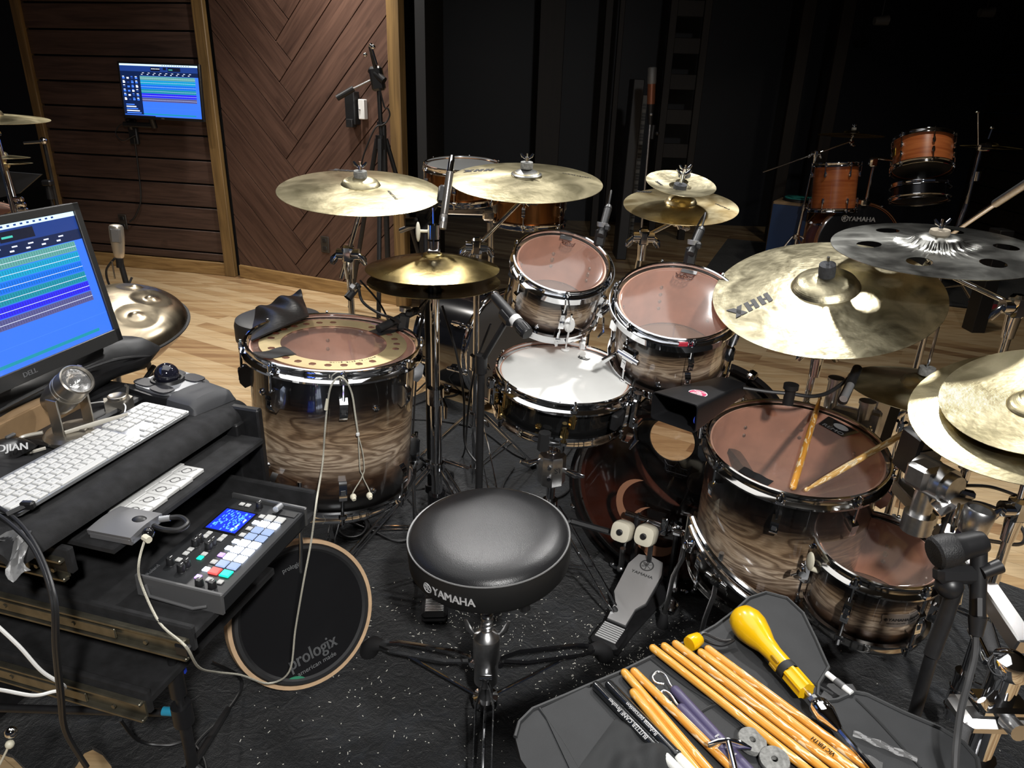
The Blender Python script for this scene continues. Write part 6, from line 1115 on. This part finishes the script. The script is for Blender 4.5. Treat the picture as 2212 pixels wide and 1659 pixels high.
ms = thing('microphone_stand', 'black boom stand behind the hi-hat carrying the pencil microphone', 'stand', T(-.27,2.14,.012)); c = tl+d*.11; m = MB(); m.box((0,0,0), (.026,.03,.05), .006, fr(c+V((-.012,.012,0)), d)); m.obj('mic_clip', BLK, ms)
jn = Dp(918,478,2.12); MB().cyl(c+V((-.012,.02,0)), jn, .007).obj('boom', BLKM, ms); MB().cyl(jn, Dp(866,498,2.2), .0085).obj('counter_boom', CHROME_R, ms); m = MB(); m.box(jn, (.05,.04,.07), .01); m.cyl(jn+V((-.02,-.02,.0)), jn+V((-.055,-.03,.0)), .014); m.obj('swivel', BLK, ms); MB().cyl((-.27,2.14,.3), jn, .009).obj('upper_tube', BLKM, ms); MB().cyl((-.27,2.14,.012), (-.27,2.14,.6), .012).obj('lower_tube', BLKM, ms); tripod(ms, (-.27,2.14,0), .22, .12, .25, R(80), BLKM, bars=False)
tp, tl = Dp(742,655,1.98), Dp(775,615,2.0); t, F, L = dynmic('small black microphone aimed down beside the left crash stand', tp, tl, .0115); m = MB(F); m.box((0,.014,L*.3), (.02,.02,.02), .004); m.obj('clip', CHROME_R, t); MB().spline([tl, Dp(782,650,1.95), Dp(815,675,1.92), Dp(850,688,1.86), Dp(866,700,1.8)], .004, 7).obj('cable', CABLE, t); MB().spline([Dp(778,606,2.02), Dp(815,648,1.98), Dp(838,690,1.95), Dp(846,720,1.9)], .003, 6).obj('cable', CABLE, t)
# gooseneck mic over the right floor tom
t = thing('gooseneck_microphone', 'black gooseneck microphone clamped on the back rim of right floor tom', 'microphone', T(*Dp(1705,860,1.74))); MB().spline([Dp(1605,838,1.74), Dp(1660,846,1.73), Dp(1705,850,1.72), Dp(1750,856,1.72), Dp(1785,850,1.73), Dp(1815,832,1.74), Dp(1835,815,1.76)], .0048, 8).obj('gooseneck', BLKM, t); m = MB(); c = Dp(1706,850,1.72); m.cyl(c-V((0,0,.028)), c+V((0,0,.012)), .013); m.cyl(c+V((0,0,.012)), c+V((0,0,.024)), .018); m.obj('rim_clamp', BLK, t); MB().cyl(Dp(1852,796,1.76), Dp(1820,866,1.66), .0115).obj('mic_body', BLKM, t); m = MB(); a, b = Dp(1837,832,1.685), Dp(1822,862,1.645); m.cyl(a, b, .009); m.obj('stripe', SILVP, t)
# big dynamic mic at the lower right
tp, tl = Dp(2016,1196,1.17), Dp(2115,1172,1.17); d = (tp-tl).normalized(); L = (tp-tl).length; F = fr(tl, d, cu); t = thing('microphone', 'large black mesh headed microphone in front of the small low tom', 'microphone', F); MESH = mt('black_wire_mesh', (.02,.02,.021), .5, .3, bump=1, bsc=420)
MB(F).lathe([(.0001,-.012),(.017,-.008),(.021,.004),(.0215,L*.35),(.025,L*.52),(.026,L*.55)], 30).obj('body', BLK, t); MB(F).lathe([(.026,L*.54),(.027,L*.58),(.028,L*.75),(.027,L*.95),(.023,L),(.0001,L+.002)], 30).obj('grille', MESH, t)
b = tl+V((0,0,-.02)); m = MB(); m.cyl(tl, Dp(2112,1330,1.17), .0125); m.cyl(Dp(2112,1330,1.17), Dp(2108,1372,1.17), .0145,.010); m.obj('cable_plug', BLKM, t); MB(fr(Dp(2113,1310,1.155), -cf, cr)).box((.0,0,.004), (.008,.03,.002), .0005).obj('label_sleeve', GREYP, t); MB().spline([Dp(2108,1370,1.17), Dp(2105,1420,1.16), Dp(2090,1480,1.14), Dp(2075,1540,1.1), Dp(2065,1620,1.05), Dp(2062,1700,1.03)], .0055, 8).obj('cable', mt('dark_grey_cable', (.035,.035,.036), .6), t)
ms = thing('microphone_stand', 'black clip and short stand holding the mesh headed microphone', 'stand', T(*Dp(1990,1425,1.22))); m = MB(); m.box((0,0,0), (.085,.03,.03), .008, fr(Dp(2075,1240,1.175), cu, cr)); m.cyl(Dp(2120,1238,1.16), Dp(2160,1222,1.16), .0105,.012); m.obj('mic_clip', BLK, ms); p0, p1, p2 = Dp(2066,1262,1.18), Dp(2040,1340,1.2), Dp(2012,1416,1.215); m = MB(); m.tube([p0, p1, p2], .0125, 12); m.obj('pole', BLKM, ms); p3 = V((p2.x+.015,p2.y+.0,.012)); MB().cyl(p2, p3, .0105).obj('lower_tube', BLKM, ms); MB().lathe([(.0001,.03),(.06,.024),(.07,.012)], 24, T(p3.x,p3.y,0)).obj('base', BLKM, ms); m = MB(); m.ball(Dp(2050,1265,1.18), .022, 14); m.obj('swivel', BLK, ms)
# ================================================================ DRUM RACK HARDWARE AT RIGHT
dr = thing('drum_rack', 'aluminium drum rack bar with clamps behind the right floor toms', 'rack', T(1.1,1.6,.012)); a, b = Zp(1925,1035,.5), Zp(2150,1340,.42); c = Dp(2240,1480,1.15)
def bar(m, a, b, w, h): L = (b-a).length; m.box((0,0,L/2), (w,h,L), .003, fr(a, b-a, V((b-a)).cross(V((0,0,1)))))
m = MB(); bar(m, Zp(1880,985,.505), Zp(2012,1125,.495), .034, .034); m.obj('rack_bar', ALU, dr); m = MB(); bar(m, Zp(2030,1140,.49), Zp(2100,1230,.46), .034, .034); m.obj('rack_bar', ALU, dr); m = MB(); bar(m, Dp(2128,1270,1.42), Dp(2215,1400,1.30), .036, .036); m.obj('rack_bar', ALU, dr)
m = MB(); pa, pb = Dp(1908,845,1.86), Dp(1895,980,1.9); pb = V((pa.x-.05,pa.y,.012)); bar(m, pa, pb, .05, .04); m.k = 1; bar(m, pa+V((.03,-.01,0)), pb+V((.03,-.01,0)), .02, .04); m.obj('rack_post', [ALU, BLKM], dr)
cp = Dp(1838,900,1.87); F = fr(cp, (.1,.1,1), Dp(1883,925,1.85)-Dp(1793,875,1.89)); m = MB(F); m.box((0,0,0), (.125,.04,.045), .006); m.box((.055,0,.0), (.03,.05,.06), .006); m.cyl((.04,-.03,-.005), (.04,-.012,-.005), .012); m.obj('multi_clamp', CHROME_R, dr)
for px, py, dd in ((1801,845,1.87),(1868,895,1.84)): c = Dp(px,py,dd); m = MB(); m.cyl(c-V((0,0,.045)), c+V((0,0,.03)), .018); m.cyl(c+V((0,0,.03)), c+V((0,0,.038)), .021); m.obj('pipe_socket', CHROME_R, dr)
c = Dp(2010,1030,1.42); m = MB(fr(c, (0,.0,1), (.9,.4,0))); m.box((-.02,0,.01), (.06,.05,.05), .008); m.cyl((0,-.04,0), (0,.03,0), .036); m.cyl((.0,-.055,0), (0,-.04,0), .028); m.tube([(.02,-.05,-.01),(.05,-.055,-.022),(.065,-.05,-.03)], [.008,.011,.006], 8); m.cyl((0,0,-.03), (0,0,-.12), .02); m.cyl((0,0,-.085), (0,0,-.125), .03); m.obj('ball_clamp', CHROME_R, dr)
m = MB(); a, b = Dp(2022,1102,1.40), Dp(2082,1092,1.38); m.tube([a, a+(b-a)*.5+cu*.012, b, Dp(2090,1120,1.37)], [.012,.014,.014,.01], 8, flat=1.6); m.obj('link_arm', ALU, dr); m = MB(fr(Dp(2026,1096,1.375), cu*.7-cf*.7, cr)); forks(m, I4, .006, .0008); m.obj('round_emblem', GREYP, dr)
m = MB(); a = Dp(2060,1130,1.34); m.tube([Dp(2072,1088,1.34), Dp(2062,1120,1.335), Dp(2056,1150,1.335)], [.006,.014,.008], 10, flat=.4); m.obj('wing_screw', NICKEL, dr)
c = Dp(2108,1125,1.33); F = fr(c, (.1,0,1)); m = MB(F); m.lathe([(.019,.025),(.024,.027),(.027,.022),(.026,-.02),(.022,-.026),(.0001,-.026)], 28); m.lathe([(.019,.025),(.017,.0)], 24); m.obj('pipe_socket', CHROME_R, dr); m = MB(F); m.lathe([(.0215,-.026),(.0225,-.03),(.0225,-.05),(.02,-.052)], 24); m.text('01', .012, T(0,-.0226,-.04) @ Rx(PI/2), 'CENTER', None, .0004, 1.1, .01); m.obj('size_collar', [mt('navy_collar', (.012,.01,.035), .4)], dr, 'dark blue numbered collar')
for k, pts in enumerate(([Dp(1960,1035,1.5), Dp(1990,1055,1.6), Dp(2060,1050,1.75), Dp(2140,1052,1.85), Dp(2215,1078,1.9)], [Dp(2030,1160,1.5), Dp(2060,1095,1.7), Dp(2110,1085,1.8), Dp(2180,1112,1.85), Dp(2212,1150,1.8), Dp(2205,1175,1.7), Dp(2150,1170,1.6), Dp(2100,1160,1.5)])):
    q = []
    for p in pts: q.append(p)
    cb(('black cable arching over the wooden floor at the right edge','black cable loop beside the rack clamps at the right edge')[k], q, .0045)
bx = thing('wireless_pack', 'black box with a yellow tape label under the paired cymbals', 'device', T(*Dp(1985,985,1.38))); F = fr(Dp(1990,962,1.50), cu*.85-cf*.5, cr*.95+cf*.3); m = MB(F); m.box((0,0,-.012), (.07,.06,.10), .006); m.box((.02,-.0,.012), (.085,.05,.03), .006); m.obj('housing', BLK, bx); m = MB(F); m.box((.0,-.031,-.042), (.074,.003,.026), .001); m.box((.036,0,-.042), (.003,.062,.026), .001); m.k = 1; m.text('5', .02, T(-.01,-.0335,-.042) @ Rx(PI/2), 'CENTER', None, .0004, 1, .02); m.obj('tape_label', [mt('yellow_tape', (.42,.36,.03), .6), INK], bx, 'yellow tape with a handwritten number'); m = MB(F); m.box((-.008,-.0315,.0), (.05,.002,.02), .0006); m.obj('grey_sticker', GREYP, bx)
# big chrome stand base at the lower right corner
c = Dp(2185,1430,1.12); t = thing('hardware_stand', 'thick chrome stand column with clamps in the lower right corner', 'stand', T(c.x,c.y,.012)); m = MB(); m.lathe([(.0001,.018),(.012,.016),(.026,.005),(.03,-.012),(.028,-.02),(.022,-.022)], 30, T(*c)); m.obj('cap', CHROME, t); MB().cyl((c.x,c.y,.012), (c.x,c.y,c.z-.02), .022).obj('column', CHROME, t); m = MB(); m.box((c.x,c.y,c.z-.11), (.12,.07,.03), .01); m.cyl((c.x+.0,c.y-.03,c.z-.09), (c.x,c.y-.06,c.z-.085), .014); m.obj('clamp_plate', ALU, t); m = MB(); m.box((c.x-.005,c.y-.01,c.z-.075), (.085,.05,.018), .006); m.tube([(c.x-.03,c.y-.03,c.z-.06),(c.x-.05,c.y-.04,c.z-.055),(c.x-.06,c.y-.04,c.z-.04)], [.006,.011,.008], 8, flat=.5); m.obj('wing_clamp', CHROME, t); m = MB(); m.cyl((c.x,c.y,c.z-.24), (c.x,c.y,c.z-.2), .03); m.tube([(c.x-.02,c.y-.03,c.z-.2),(c.x-.04,c.y-.04,c.z-.19),(c.x-.04,c.y-.045,c.z-.23)], [.006,.01,.006], 8); m.obj('collar', CHROME, t); m = MB(); m.cyl(c+V((-.02,.02,-.02)), Dp(2100,1360,1.2), .008); m.obj('side_rod', CHROME, t)
tripod(t, (c.x,c.y,0), .2, .09, .26, R(100))
solo(MB().spline([Dp(2128,1350,1.24), Dp(2140,1400,1.2), Dp(2150,1440,1.2), Dp(2132,1500,1.18), Dp(2105,1545,1.16), Dp(2080,1580,1.14), Dp(2068,1640,1.12)], .011, 10, 8), 'cable_sleeve', mt('braided_grey_sleeve', (.05,.05,.052), .7, bump=1, bsc=700), 'braided grey cable sleeve hanging at the lower right', 'cable')
# boom arm rising at the right edge
t = thing('microphone_boom', 'slanting chrome boom arm rising out at the right edge', 'stand', T(*Dp(2060,505,2.35))); MB().cyl(Dp(2055,505,2.35), Dp(2150,440,2.15), .0085).obj('thin_tube', CHROME, t); MB().cyl(Dp(2150,440,2.15), Dp(2230,388,2.0), .0125).obj('sleeve', CHROME_R, t); p = Dp(2055,505,2.35); MB().cyl((p.x,p.y,.012), p, .011).obj('pole', CHROME, t); tripod(t, (p.x,p.y,0), .3, .12, .28, R(10))
# ================================================================ WALL MONITOR
F = WB if False else WA; FW = WA @ T(.40,1.325,.16) @ Rx(R(-2)); 
FWm = Mx(((-dA.x, 0, nA.x, 0),(-dA.y, 0, nA.y, 0),(0,1,0,0),(0,0,0,1))); FWm = Mx.Translation((WA @ V((.315,1.325,.15)))) @ FWm @ Rx(R(-3)) @ Rz(R(-.5)); t = thing('computer_monitor', 'wall mounted monitor with blue recording software on the plank wall', 'monitor', FWm); W_, H_ = .64, .372
MB(FWm).box((0,0,-.014), (W_,H_,.026), .004).obj('housing', BLK, t); m = MB(FWm); b = .012
for (c, d) in (((0,H_/2-b/2,.002),(W_,b,.006)),((0,-H_/2+b*.8,.002),(W_,b*1.6,.006)),((-W_/2+b/2,0,.002),(b,H_,.006)),((W_/2-b/2,0,.002),(b,H_,.006))): m.box(c, d, .001)
m.obj('bezel', BLK, t); m = MB(FWm @ T(-W_/2+b,-H_/2+b*1.6,0)); daw(m, W_-2*b, H_-2.6*b); m.obj('screen', SM, t, auto=0); MB(FWm @ T(0,-H_/2+.009,.0055)).text('DELL', .011, I4, 'CENTER', None, .0003, 1.15).obj('lettering', SILVP, t)
ar = thing('monitor_arm', 'black swivel arm fixed to the plank wall below the wall monitor', 'bracket', WA @ T(.70,1.07,0)); m = MB(WA); m.box((.70,1.04,.015), (.07,.18,.03), .006); m.obj('wall_plate', BLKM, ar); m = MB(WA); m.cyl((.70,1.06,.03), (.70,1.13,.05), .02); m.box((.60,1.095,.07), (.26,.035,.03), .008, None); m.obj('lower_arm', BLK, ar); m = MB(WA); m.cyl((.47,1.08,.07), (.47,1.18,.1), .022); m.box((.44,1.17,.105), (.09,.05,.04), .006); m.obj('swivel_head', BLK, ar)
solo(MB().spline([WA @ V(p) for p in ((.69,1.0,.03),(.70,.9,.02),(.71,.75,.018),(.73,.55,.018),(.80,.42,.02),(.86,.37,.025))], .006, 7), 'power_cable', CABLE, 'black cable running down the plank wall from monitor arm to outlet', 'cable'); solo(MB().spline([WA @ V(p) for p in ((.66,1.02,.05),(.75,.98,.08),(.80,1.03,.08),(.76,1.09,.06),(.70,1.08,.05))], .004, 6), 'cable_loop', CABLE, 'small loop of cable beside the monitor arm on the wall', 'cable')
# ================================================================ FAR LEFT DRUM HARDWARE
t, L_, M = cymbal('crash_cymbal', 'high cymbal cut off by the left edge of the picture', Yp(-22,256,3.6), (.05,-.03,1), .25, BR1, .06, .03, .02); p = Yp(-22,256,3.6); cstand('chrome stand under the high cymbal at the left edge', p, (.05,-.03,1), p-V((0,0,.06)), (p.x+.02,p.y), zbase=0, rot=R(15), tri=True)
p = Yp(5,340,4.0); t, L_, M = cymbal('hihat_cymbal', 'upper small cymbal of the pair low at the left edge', p, (.0,.04,1), .13, BR1, .03, .02, .012, group='pair of small cymbals at the left edge'); p2_ = Yp(8,352,4.0); cymbal('hihat_cymbal', 'lower small cymbal of the pair low at the left edge', p2_, (0,-.06,-1), .135, BR1, .03, .02, .012, group='pair of small cymbals at the left edge'); hs = thing('cymbal_stand', 'slanting chrome stand with clamps at the left edge above the monitor', 'stand', T(*Yp(45,480,3.9))); a, b = Yp(-8,295,4.0), Yp(42,470,3.9); MB().cyl(a, b, .014).obj('tube', CHROME, hs); MB().cyl(b, V((b.x+.03,b.y,0)), .014).obj('lower_tube', CHROME, hs); m = MB(); [m.box(Yp(40+5*k,430+12*k,3.88), (.05,.03,.025), .006) for k in range(3)]; m.obj('clamp', CHROME, hs); MB().box(Yp(4,345,3.97), (.04,.03,.03), .006).obj('clamp', CHROME, hs); tripod(hs, (b.x+.03,b.y,0), .3, .12, .28, R(40), zb=0)
t = thing('music_stand', 'dark music stand desk at the left edge behind the monitor', 'stand', T(*Yp(30,410,4.3))); q = [Yp(x, y, 4.3) for x, y in ((-60,365),(88,377),(40,418),(-60,440))]; m = MB(); m.add(q+[p+V((0,.02,0)) for p in q], [(0,1,2,3),(7,6,5,4)]+[(k, 4+k, 4+(k+1) % 4, (k+1) % 4) for k in range(4)]); m.obj('desk', mt('dark_grey_steel', (.03,.032,.036), .5), t, auto=0); p = Yp(-10,430,4.32); MB().cyl((p.x,p.y,0), p, .012).obj('pole', BLKM, t); MB().lathe([(.0001,.03),(.2,.02),(.21,0)], 24, T(p.x,p.y,0)).obj('base', BLKM, t)
p = Yp(103,395,4.6); t = thing('microphone', 'small black clip on a stand in front of the left timber post', 'microphone', T(p.x,p.y,0)); m = MB(); m.box(p, (.06,.05,.035), .008); m.cyl(p-V((.0,0,.1)), p-V((0,0,.02)), .022, .018); m.obj('clip', BLK, t); MB().cyl((p.x+.01,p.y,.012), p-V((0,0,.09)), .009).obj('pole', BLKM, t); MB().lathe([(.0001,.03),(.1,.02),(.11,0)], 24, T(p.x+.01,p.y,0)).obj('base', BLKM, t)
p = Yp(80,308,4.7); t = thing('boom_tip', 'short chrome boom tip in front of the left timber post', 'stand', T(*p)); MB().cyl(Yp(52,309,4.7), Yp(95,306,4.7), .009).obj('rod', CHROME_R, t); MB().ball(Yp(94,304,4.7), .022, 12).obj('wing_nut', CHROME, t); b = Yp(95,308,4.72); MB().cyl((b.x,b.y,0), b, .01).obj('pole', BLKM, t)
p = Yp(8,445,3.7); dz = drum('tom_drum', 'pale drum with chrome hoop just inside the left edge', V((p.x-.16,p.y,p.z-.02)), (.1,-.1,1), .17, .18, 6, .3, mt('pale_grey_shell', (.45,.44,.42), .3, coat=.5), screws=False)[0]
# ================================================================ TALL MIC STAND BY THE CHEVRON WALL
b = Yp(826,260,4.45); t = thing('microphone_stand', 'tall black tripod mic stand with folded boom by the chevron wall', 'stand', T(b.x,b.y,0)); Yt = 4.45; tp = Yp(818,185,Yt); m = MB(); m.cyl((b.x,b.y,.5), tp, .013); m.obj('upper_tube', BLKM, t); MB().cyl((b.x,b.y,.3), Yp(828,270,Yt), .017).obj('lower_tube', BLKM, t); m = MB(); m.box((0,0,0), (.075,.06,.13), .012, fr(Yp(815,170,Yt), (-.15,0,1))); m.cyl(Yp(800,150,Yt), Yp(830,175,Yt-.03), .022); m.obj('swivel', BLK, t)
m = MB(); m.cyl(Yp(815,165,Yt), Yp(800,100,Yt-.06), .012); m.obj('boom', BLKM, t); m = MB(); m.cyl(Yp(814,140,Yt-.05), Yp(803,104,Yt-.06), .007); m.cyl(Yp(806,103,Yt-.06), Yp(799,96,Yt-.06), .014); m.ball(Yp(789,118,Yt-.05), .012); m.ball(Yp(806,101,Yt-.08), .013); m.obj('chrome_clip', CHROME, t); MB().cyl(Yp(803,172,Yt), Yp(760,193,Yt-.02), .006).obj('counter_rod', CHROME_R, t); MB().cyl(Yp(764,191,Yt-.02), Yp(728,212,Yt-.03), .017).obj('counterweight', BLKM, t)
m = MB(); m.cyl(Yp(823,263,Yt), Yp(823,272,Yt), .024); m.obj('collar', BLK, t); m = MB(); m.cyl(Yp(822,292,Yt), Yp(823,322,Yt), .03); m.obj('collar', BLK, t)
for k in range(3):
    a = R(-90+120*k); d = V((math.cos(a), math.sin(a), 0)); c = Yp(823,300,Yt); m = MB(); m.tube([c+d*.03, V((c.x,c.y,.02))+d*.33], .014, 8); m.obj('leg', BLKM, t)
MB().spline([Yp(x, y, Yt-.03) for x, y in ((820,190),(830,230),(838,235),(842,248),(836,262),(826,270),(812,275),(795,310),(783,345),(778,380))], .005, 6).obj('cable', CABLE, t)
# ================================================================ DARK ROOM: TIMBALES, BLACK DRUM, PIANO, COPPER MIC
COP = NT('copper_shell'); COPM = COP.pbr(**{'Base__Color': COP.ramp(COP.noise(COP.tc('Object', (9,9,1)), 1.2, 3), [(.3,'7c4a26'),(.7,'d49a60')]), 'Metallic': 1.0, 'Roughness': .22})
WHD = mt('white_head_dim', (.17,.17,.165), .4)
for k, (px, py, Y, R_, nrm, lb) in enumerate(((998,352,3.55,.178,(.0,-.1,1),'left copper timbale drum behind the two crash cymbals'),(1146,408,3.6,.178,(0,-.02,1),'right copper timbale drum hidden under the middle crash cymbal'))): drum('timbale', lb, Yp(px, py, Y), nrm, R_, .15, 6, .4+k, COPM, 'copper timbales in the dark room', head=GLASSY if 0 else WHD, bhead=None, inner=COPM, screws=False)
b = Yp(1062,470,3.6); t = thing('timbale_stand', 'chrome stand post carrying the copper timbales in the dark room', 'stand', T(b.x,b.y,0)); MB().cyl((b.x,b.y,0.2), (b.x,b.y,Yp(1062,455,3.6).z), .015).obj('tube', CHROME, t); m = MB(); m.box(Yp(1058,465,3.58), (.07,.05,.05), .01); m.cyl(Yp(1062,480,3.6), Yp(1062,500,3.6), .024); m.obj('clamp', CHROME, t); p = Yp(1062,450,3.6); m = MB(); m.box((p.x,p.y,p.z-.02), (.5,.03,.03), .006); m.obj('cross_bar', CHROME, t); tripod(t, (b.x,b.y,0), .35, .14, .3, R(20), zb=0)
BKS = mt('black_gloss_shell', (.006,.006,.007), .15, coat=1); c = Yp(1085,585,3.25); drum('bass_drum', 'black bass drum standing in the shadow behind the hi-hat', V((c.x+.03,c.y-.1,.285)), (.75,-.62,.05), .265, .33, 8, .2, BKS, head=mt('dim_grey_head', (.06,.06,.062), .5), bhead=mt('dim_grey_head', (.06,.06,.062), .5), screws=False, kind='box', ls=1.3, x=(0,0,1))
p = Yp(1362,330,6.6); t = thing('digital_piano', 'digital piano stored upright on its end in the dark room', 'piano', T(p.x,p.y,0)); zt_ = Yp(1352,170,6.6).z; Fp = fr((p.x,p.y,zt_/2), (0,0,1)) @ Ry(R(.8)); m = MB(Fp); m.box((-.01,0,0), (.09,.28,zt_-.004), .006); m.obj('case', mt('grey_piano_case', (.03,.03,.032), .5), t)
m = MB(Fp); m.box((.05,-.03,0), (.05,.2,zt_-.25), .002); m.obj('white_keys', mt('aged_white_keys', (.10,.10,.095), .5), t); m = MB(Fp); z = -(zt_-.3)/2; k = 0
while z < (zt_-.32)/2:
    if k % 7 not in (2,6): m.box((.057,-.132,z), (.03,.012,.014))
    z += .0235; k += 1
m.obj('black_keys', BLK, t)
a, b = Yp(1409,145,5.6), Yp(1406,225,5.6); t = thing('studio_microphone', 'copper bodied microphone upright on a tall black stand in the dark room', 'microphone', T(b.x,b.y,0)); u = (a-b).normalized(); L = (a-b).length; F = fr(b, u); MB(F).lathe([(.0001,0),(.029,0),(.029,L*.55)], 24).obj('body', mt('copper_paint', (.28,.10,.05), .35, .4), t); m = MB(F); m.lathe([(.031,L*.55),(.033,L*.6),(.033,L*.97),(.028,L),(.0001,L)], 24); m.obj('grille', mt('steel_mesh', (.22,.22,.22), .5, .5, bump=.8, bsc=600), t); m = MB(); m.cyl(b-u*.14, b, .018,.027); m.obj('mount', BLK, t); MB().ball(b-u*.07+V((0,-.025,0)), .012).obj('screw', SILVP, t); q = Yp(1412,330,5.6); MB().cyl((q.x-.03,q.y,0), b-u*.13, .011).obj('pole', CHROME_R, t); m = MB(); m.cyl(Yp(1412,270,5.6), Yp(1408,300,5.6), .018); m.ball(Yp(1420,288,5.57), .016); m.obj('clutch', BLK, t); MB().lathe([(.0001,.03),(.13,.02),(.14,0)], 24, T(q.x-.03,q.y,0)).obj('base', BLKM, t)
# ================================================================ FAR ORANGE KIT
ORG = NT('orange_lacquer_shell'); ORGM = ORG.pbr(**{'Base__Color': ORG.ramp(ORG.noise(ORG.tc('Object', (4,4,60)), 1.2, 4), [(.3,'8f4a26'),(.7,'b0683a')]), 'Roughness': .3, 'Coat__Weight': 1.0, 'Coat__Roughness': .06})
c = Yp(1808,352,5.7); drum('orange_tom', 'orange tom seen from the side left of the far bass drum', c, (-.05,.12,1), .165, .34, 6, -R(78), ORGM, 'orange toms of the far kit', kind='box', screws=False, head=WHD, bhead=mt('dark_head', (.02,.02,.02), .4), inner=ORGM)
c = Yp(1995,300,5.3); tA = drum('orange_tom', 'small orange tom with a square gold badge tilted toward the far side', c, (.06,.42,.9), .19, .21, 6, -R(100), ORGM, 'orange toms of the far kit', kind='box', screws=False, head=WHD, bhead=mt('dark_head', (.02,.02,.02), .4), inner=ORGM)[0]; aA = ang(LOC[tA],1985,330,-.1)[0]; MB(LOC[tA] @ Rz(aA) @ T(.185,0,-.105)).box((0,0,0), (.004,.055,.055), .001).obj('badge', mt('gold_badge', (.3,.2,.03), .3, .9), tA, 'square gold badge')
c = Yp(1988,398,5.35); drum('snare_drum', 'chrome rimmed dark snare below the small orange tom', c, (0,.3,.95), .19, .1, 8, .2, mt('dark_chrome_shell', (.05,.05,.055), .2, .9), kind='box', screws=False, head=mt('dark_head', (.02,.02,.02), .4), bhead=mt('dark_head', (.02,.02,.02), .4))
bc = Yp(1852,528,5.6); bn = V((-.12,-1,.1)).normalized(); bt, bh, bs = drum('bass_drum', 'far bass drum with orange hoop and white letters on black head', bc, bn, .31, .4, 8, R(20), ORGM, kind='box', screws=False, head=mt('black_front_head', (.01,.01,.011), .25), bhead=None, inner=ORGM, hoopm=mt('orange_hoop', (.25,.10,.04), .3, coat=1), ls=1.3)
MBk = LOC[bt]; a, r_ = ang(MBk,1856,474); m = MB(fr(MBk @ V((r_*math.cos(a), r_*math.sin(a), -.008)), bn, (1,0,0))); m.text('YAMAHA', .05, T(.02,0,0), 'CENTER', None, .001, 1.0, .03); forks(m, T(-.105,.004,0), .026, .002); m.obj('lettering', WHINK, bh)
p = Yp(1690,545,6.1); t = thing('cajon', 'wooden cajon box with dark blue front standing by the far kit', 'cajon', T(p.x,p.y,0) @ Rz(R(-32))); M = LOC[t]; zc = Yp(1690,437,6.1).z; MB(M).box((0,.16,zc/2), (.30,.30,zc), .01).obj('body', mt('cajon_birch', (.30,.2,.11), .5), t); MB(M).box((-.0,.004,zc/2-.01), (.285,.012,zc-.03), .002).obj('front_plate', mt('cajon_blue', (.012,.04,.12), .5), t)
solo(MB(M).lathe([(.0001,.034),(.125,.034),(.13,.03),(.13,.0),(.0001,0)], 36, T(.03,.16,zc)), 'practice_pad', mt('pad_body_black', (.02,.02,.02), .6), 'round practice pad lying on top of the blue cajon', 'drum pad') if 0 else None
tp_ = thing('practice_pad', 'round turquoise practice pad lying on top of the blue cajon', 'drum pad', M @ T(.03,.16,zc)); MB(M).lathe([(.0001,.022),(.125,.022),(.13,.018),(.13,.0),(.0001,0)], 36, T(.03,.16,zc)).obj('base', BLK, tp_); MB(M).lathe([(.0001,.034),(.117,.034),(.122,.03),(.122,.022)], 36, T(.03,.16,zc)).obj('surface', mt('turquoise_rubber', (.02,.22,.20), .6), tp_)
t, L_, M = cymbal('crash_cymbal', 'dim cymbal high over the far orange kit', Yp(1838,293,5.9), (.03,.1,1), .24, BRH, .06, .02, .02); p = Yp(1842,292,5.9); pv = Yp(1762,332,5.9); cstand('chrome boom stand with long tail left of the far orange tom', p, (.03,.1,1), pv, (pv.x-.04,pv.y), zbase=0, tail=.42, rot=R(25), rad=.2)
b = Yp(1890,345,5.6); q = Yp(1870,440,5.6); t = thing('tom_holder', 'chrome tom holder post rising from the far bass drum', 'stand', T(*q)); MB().cyl(q, b, .013).obj('post', CHROME, t); m = MB(); m.box(Yp(1887,350,5.58), (.06,.05,.07), .012); m.cyl(Yp(1892,342,5.6), Yp(1935,346,5.4), .009); m.box(Yp(1868,437,5.55), (.07,.06,.05), .01); m.obj('clamps', CHROME, t)
a, b = Yp(2118,322,5.2), Yp(2088,440,5.2); t = thing('cymbal_stand', 'bare chrome stand with two rods at the right of the far kit', 'stand', T(b.x,b.y,0)); MB().cyl(a, b, .016).obj('upper_tube', CHROME, t); MB().cyl(b, (b.x-.05,b.y,.2), .02).obj('lower_tube', CHROME, t); m = MB(); m.box(Yp(2125,318,5.2), (.09,.05,.05), .01); m.cyl(Yp(2108,390,5.2), Yp(2112,370,5.2), .026); m.obj('clamp', CHROME, t)
for (x0, y0, x1, y1) in ((2113,316,2113,242),(2135,300,2144,276)): m = MB(); m.cyl(Yp(x0, y0, 5.2), Yp(x1, y1, 5.2), .006); m.ball(Yp(x1, y1, 5.2), .016, 10, (1.3,.6,.6)); m.obj('rod', CHROME, t)
tripod(t, (b.x-.05,b.y,0), .34, .14, .3, R(0), zb=0)
t, L_, M = cymbal('crash_cymbal', 'dim cymbal on the bare stand at the right of far kit', Yp(2140,318,5.3), (.0,.0,1), .19, BRH, .05, .02, .012)
p = Yp(2165,495,4.6); t = thing('stage_box', 'small stage box with dark sockets on the floor at right', 'box', T(p.x,p.y,0)); m = MB(); m.box((p.x,p.y,p.z/2), (.09,.12,p.z), .004); m.obj('body', BLK, t); [MB().cyl((p.x-.02+.04*(k % 2),p.y-.062,p.z-.04-.05*(k//2)), (p.x-.02+.04*(k % 2),p.y-.058,p.z-.04-.05*(k//2)), .012).obj('socket', BLK, t) for k in range(4)]
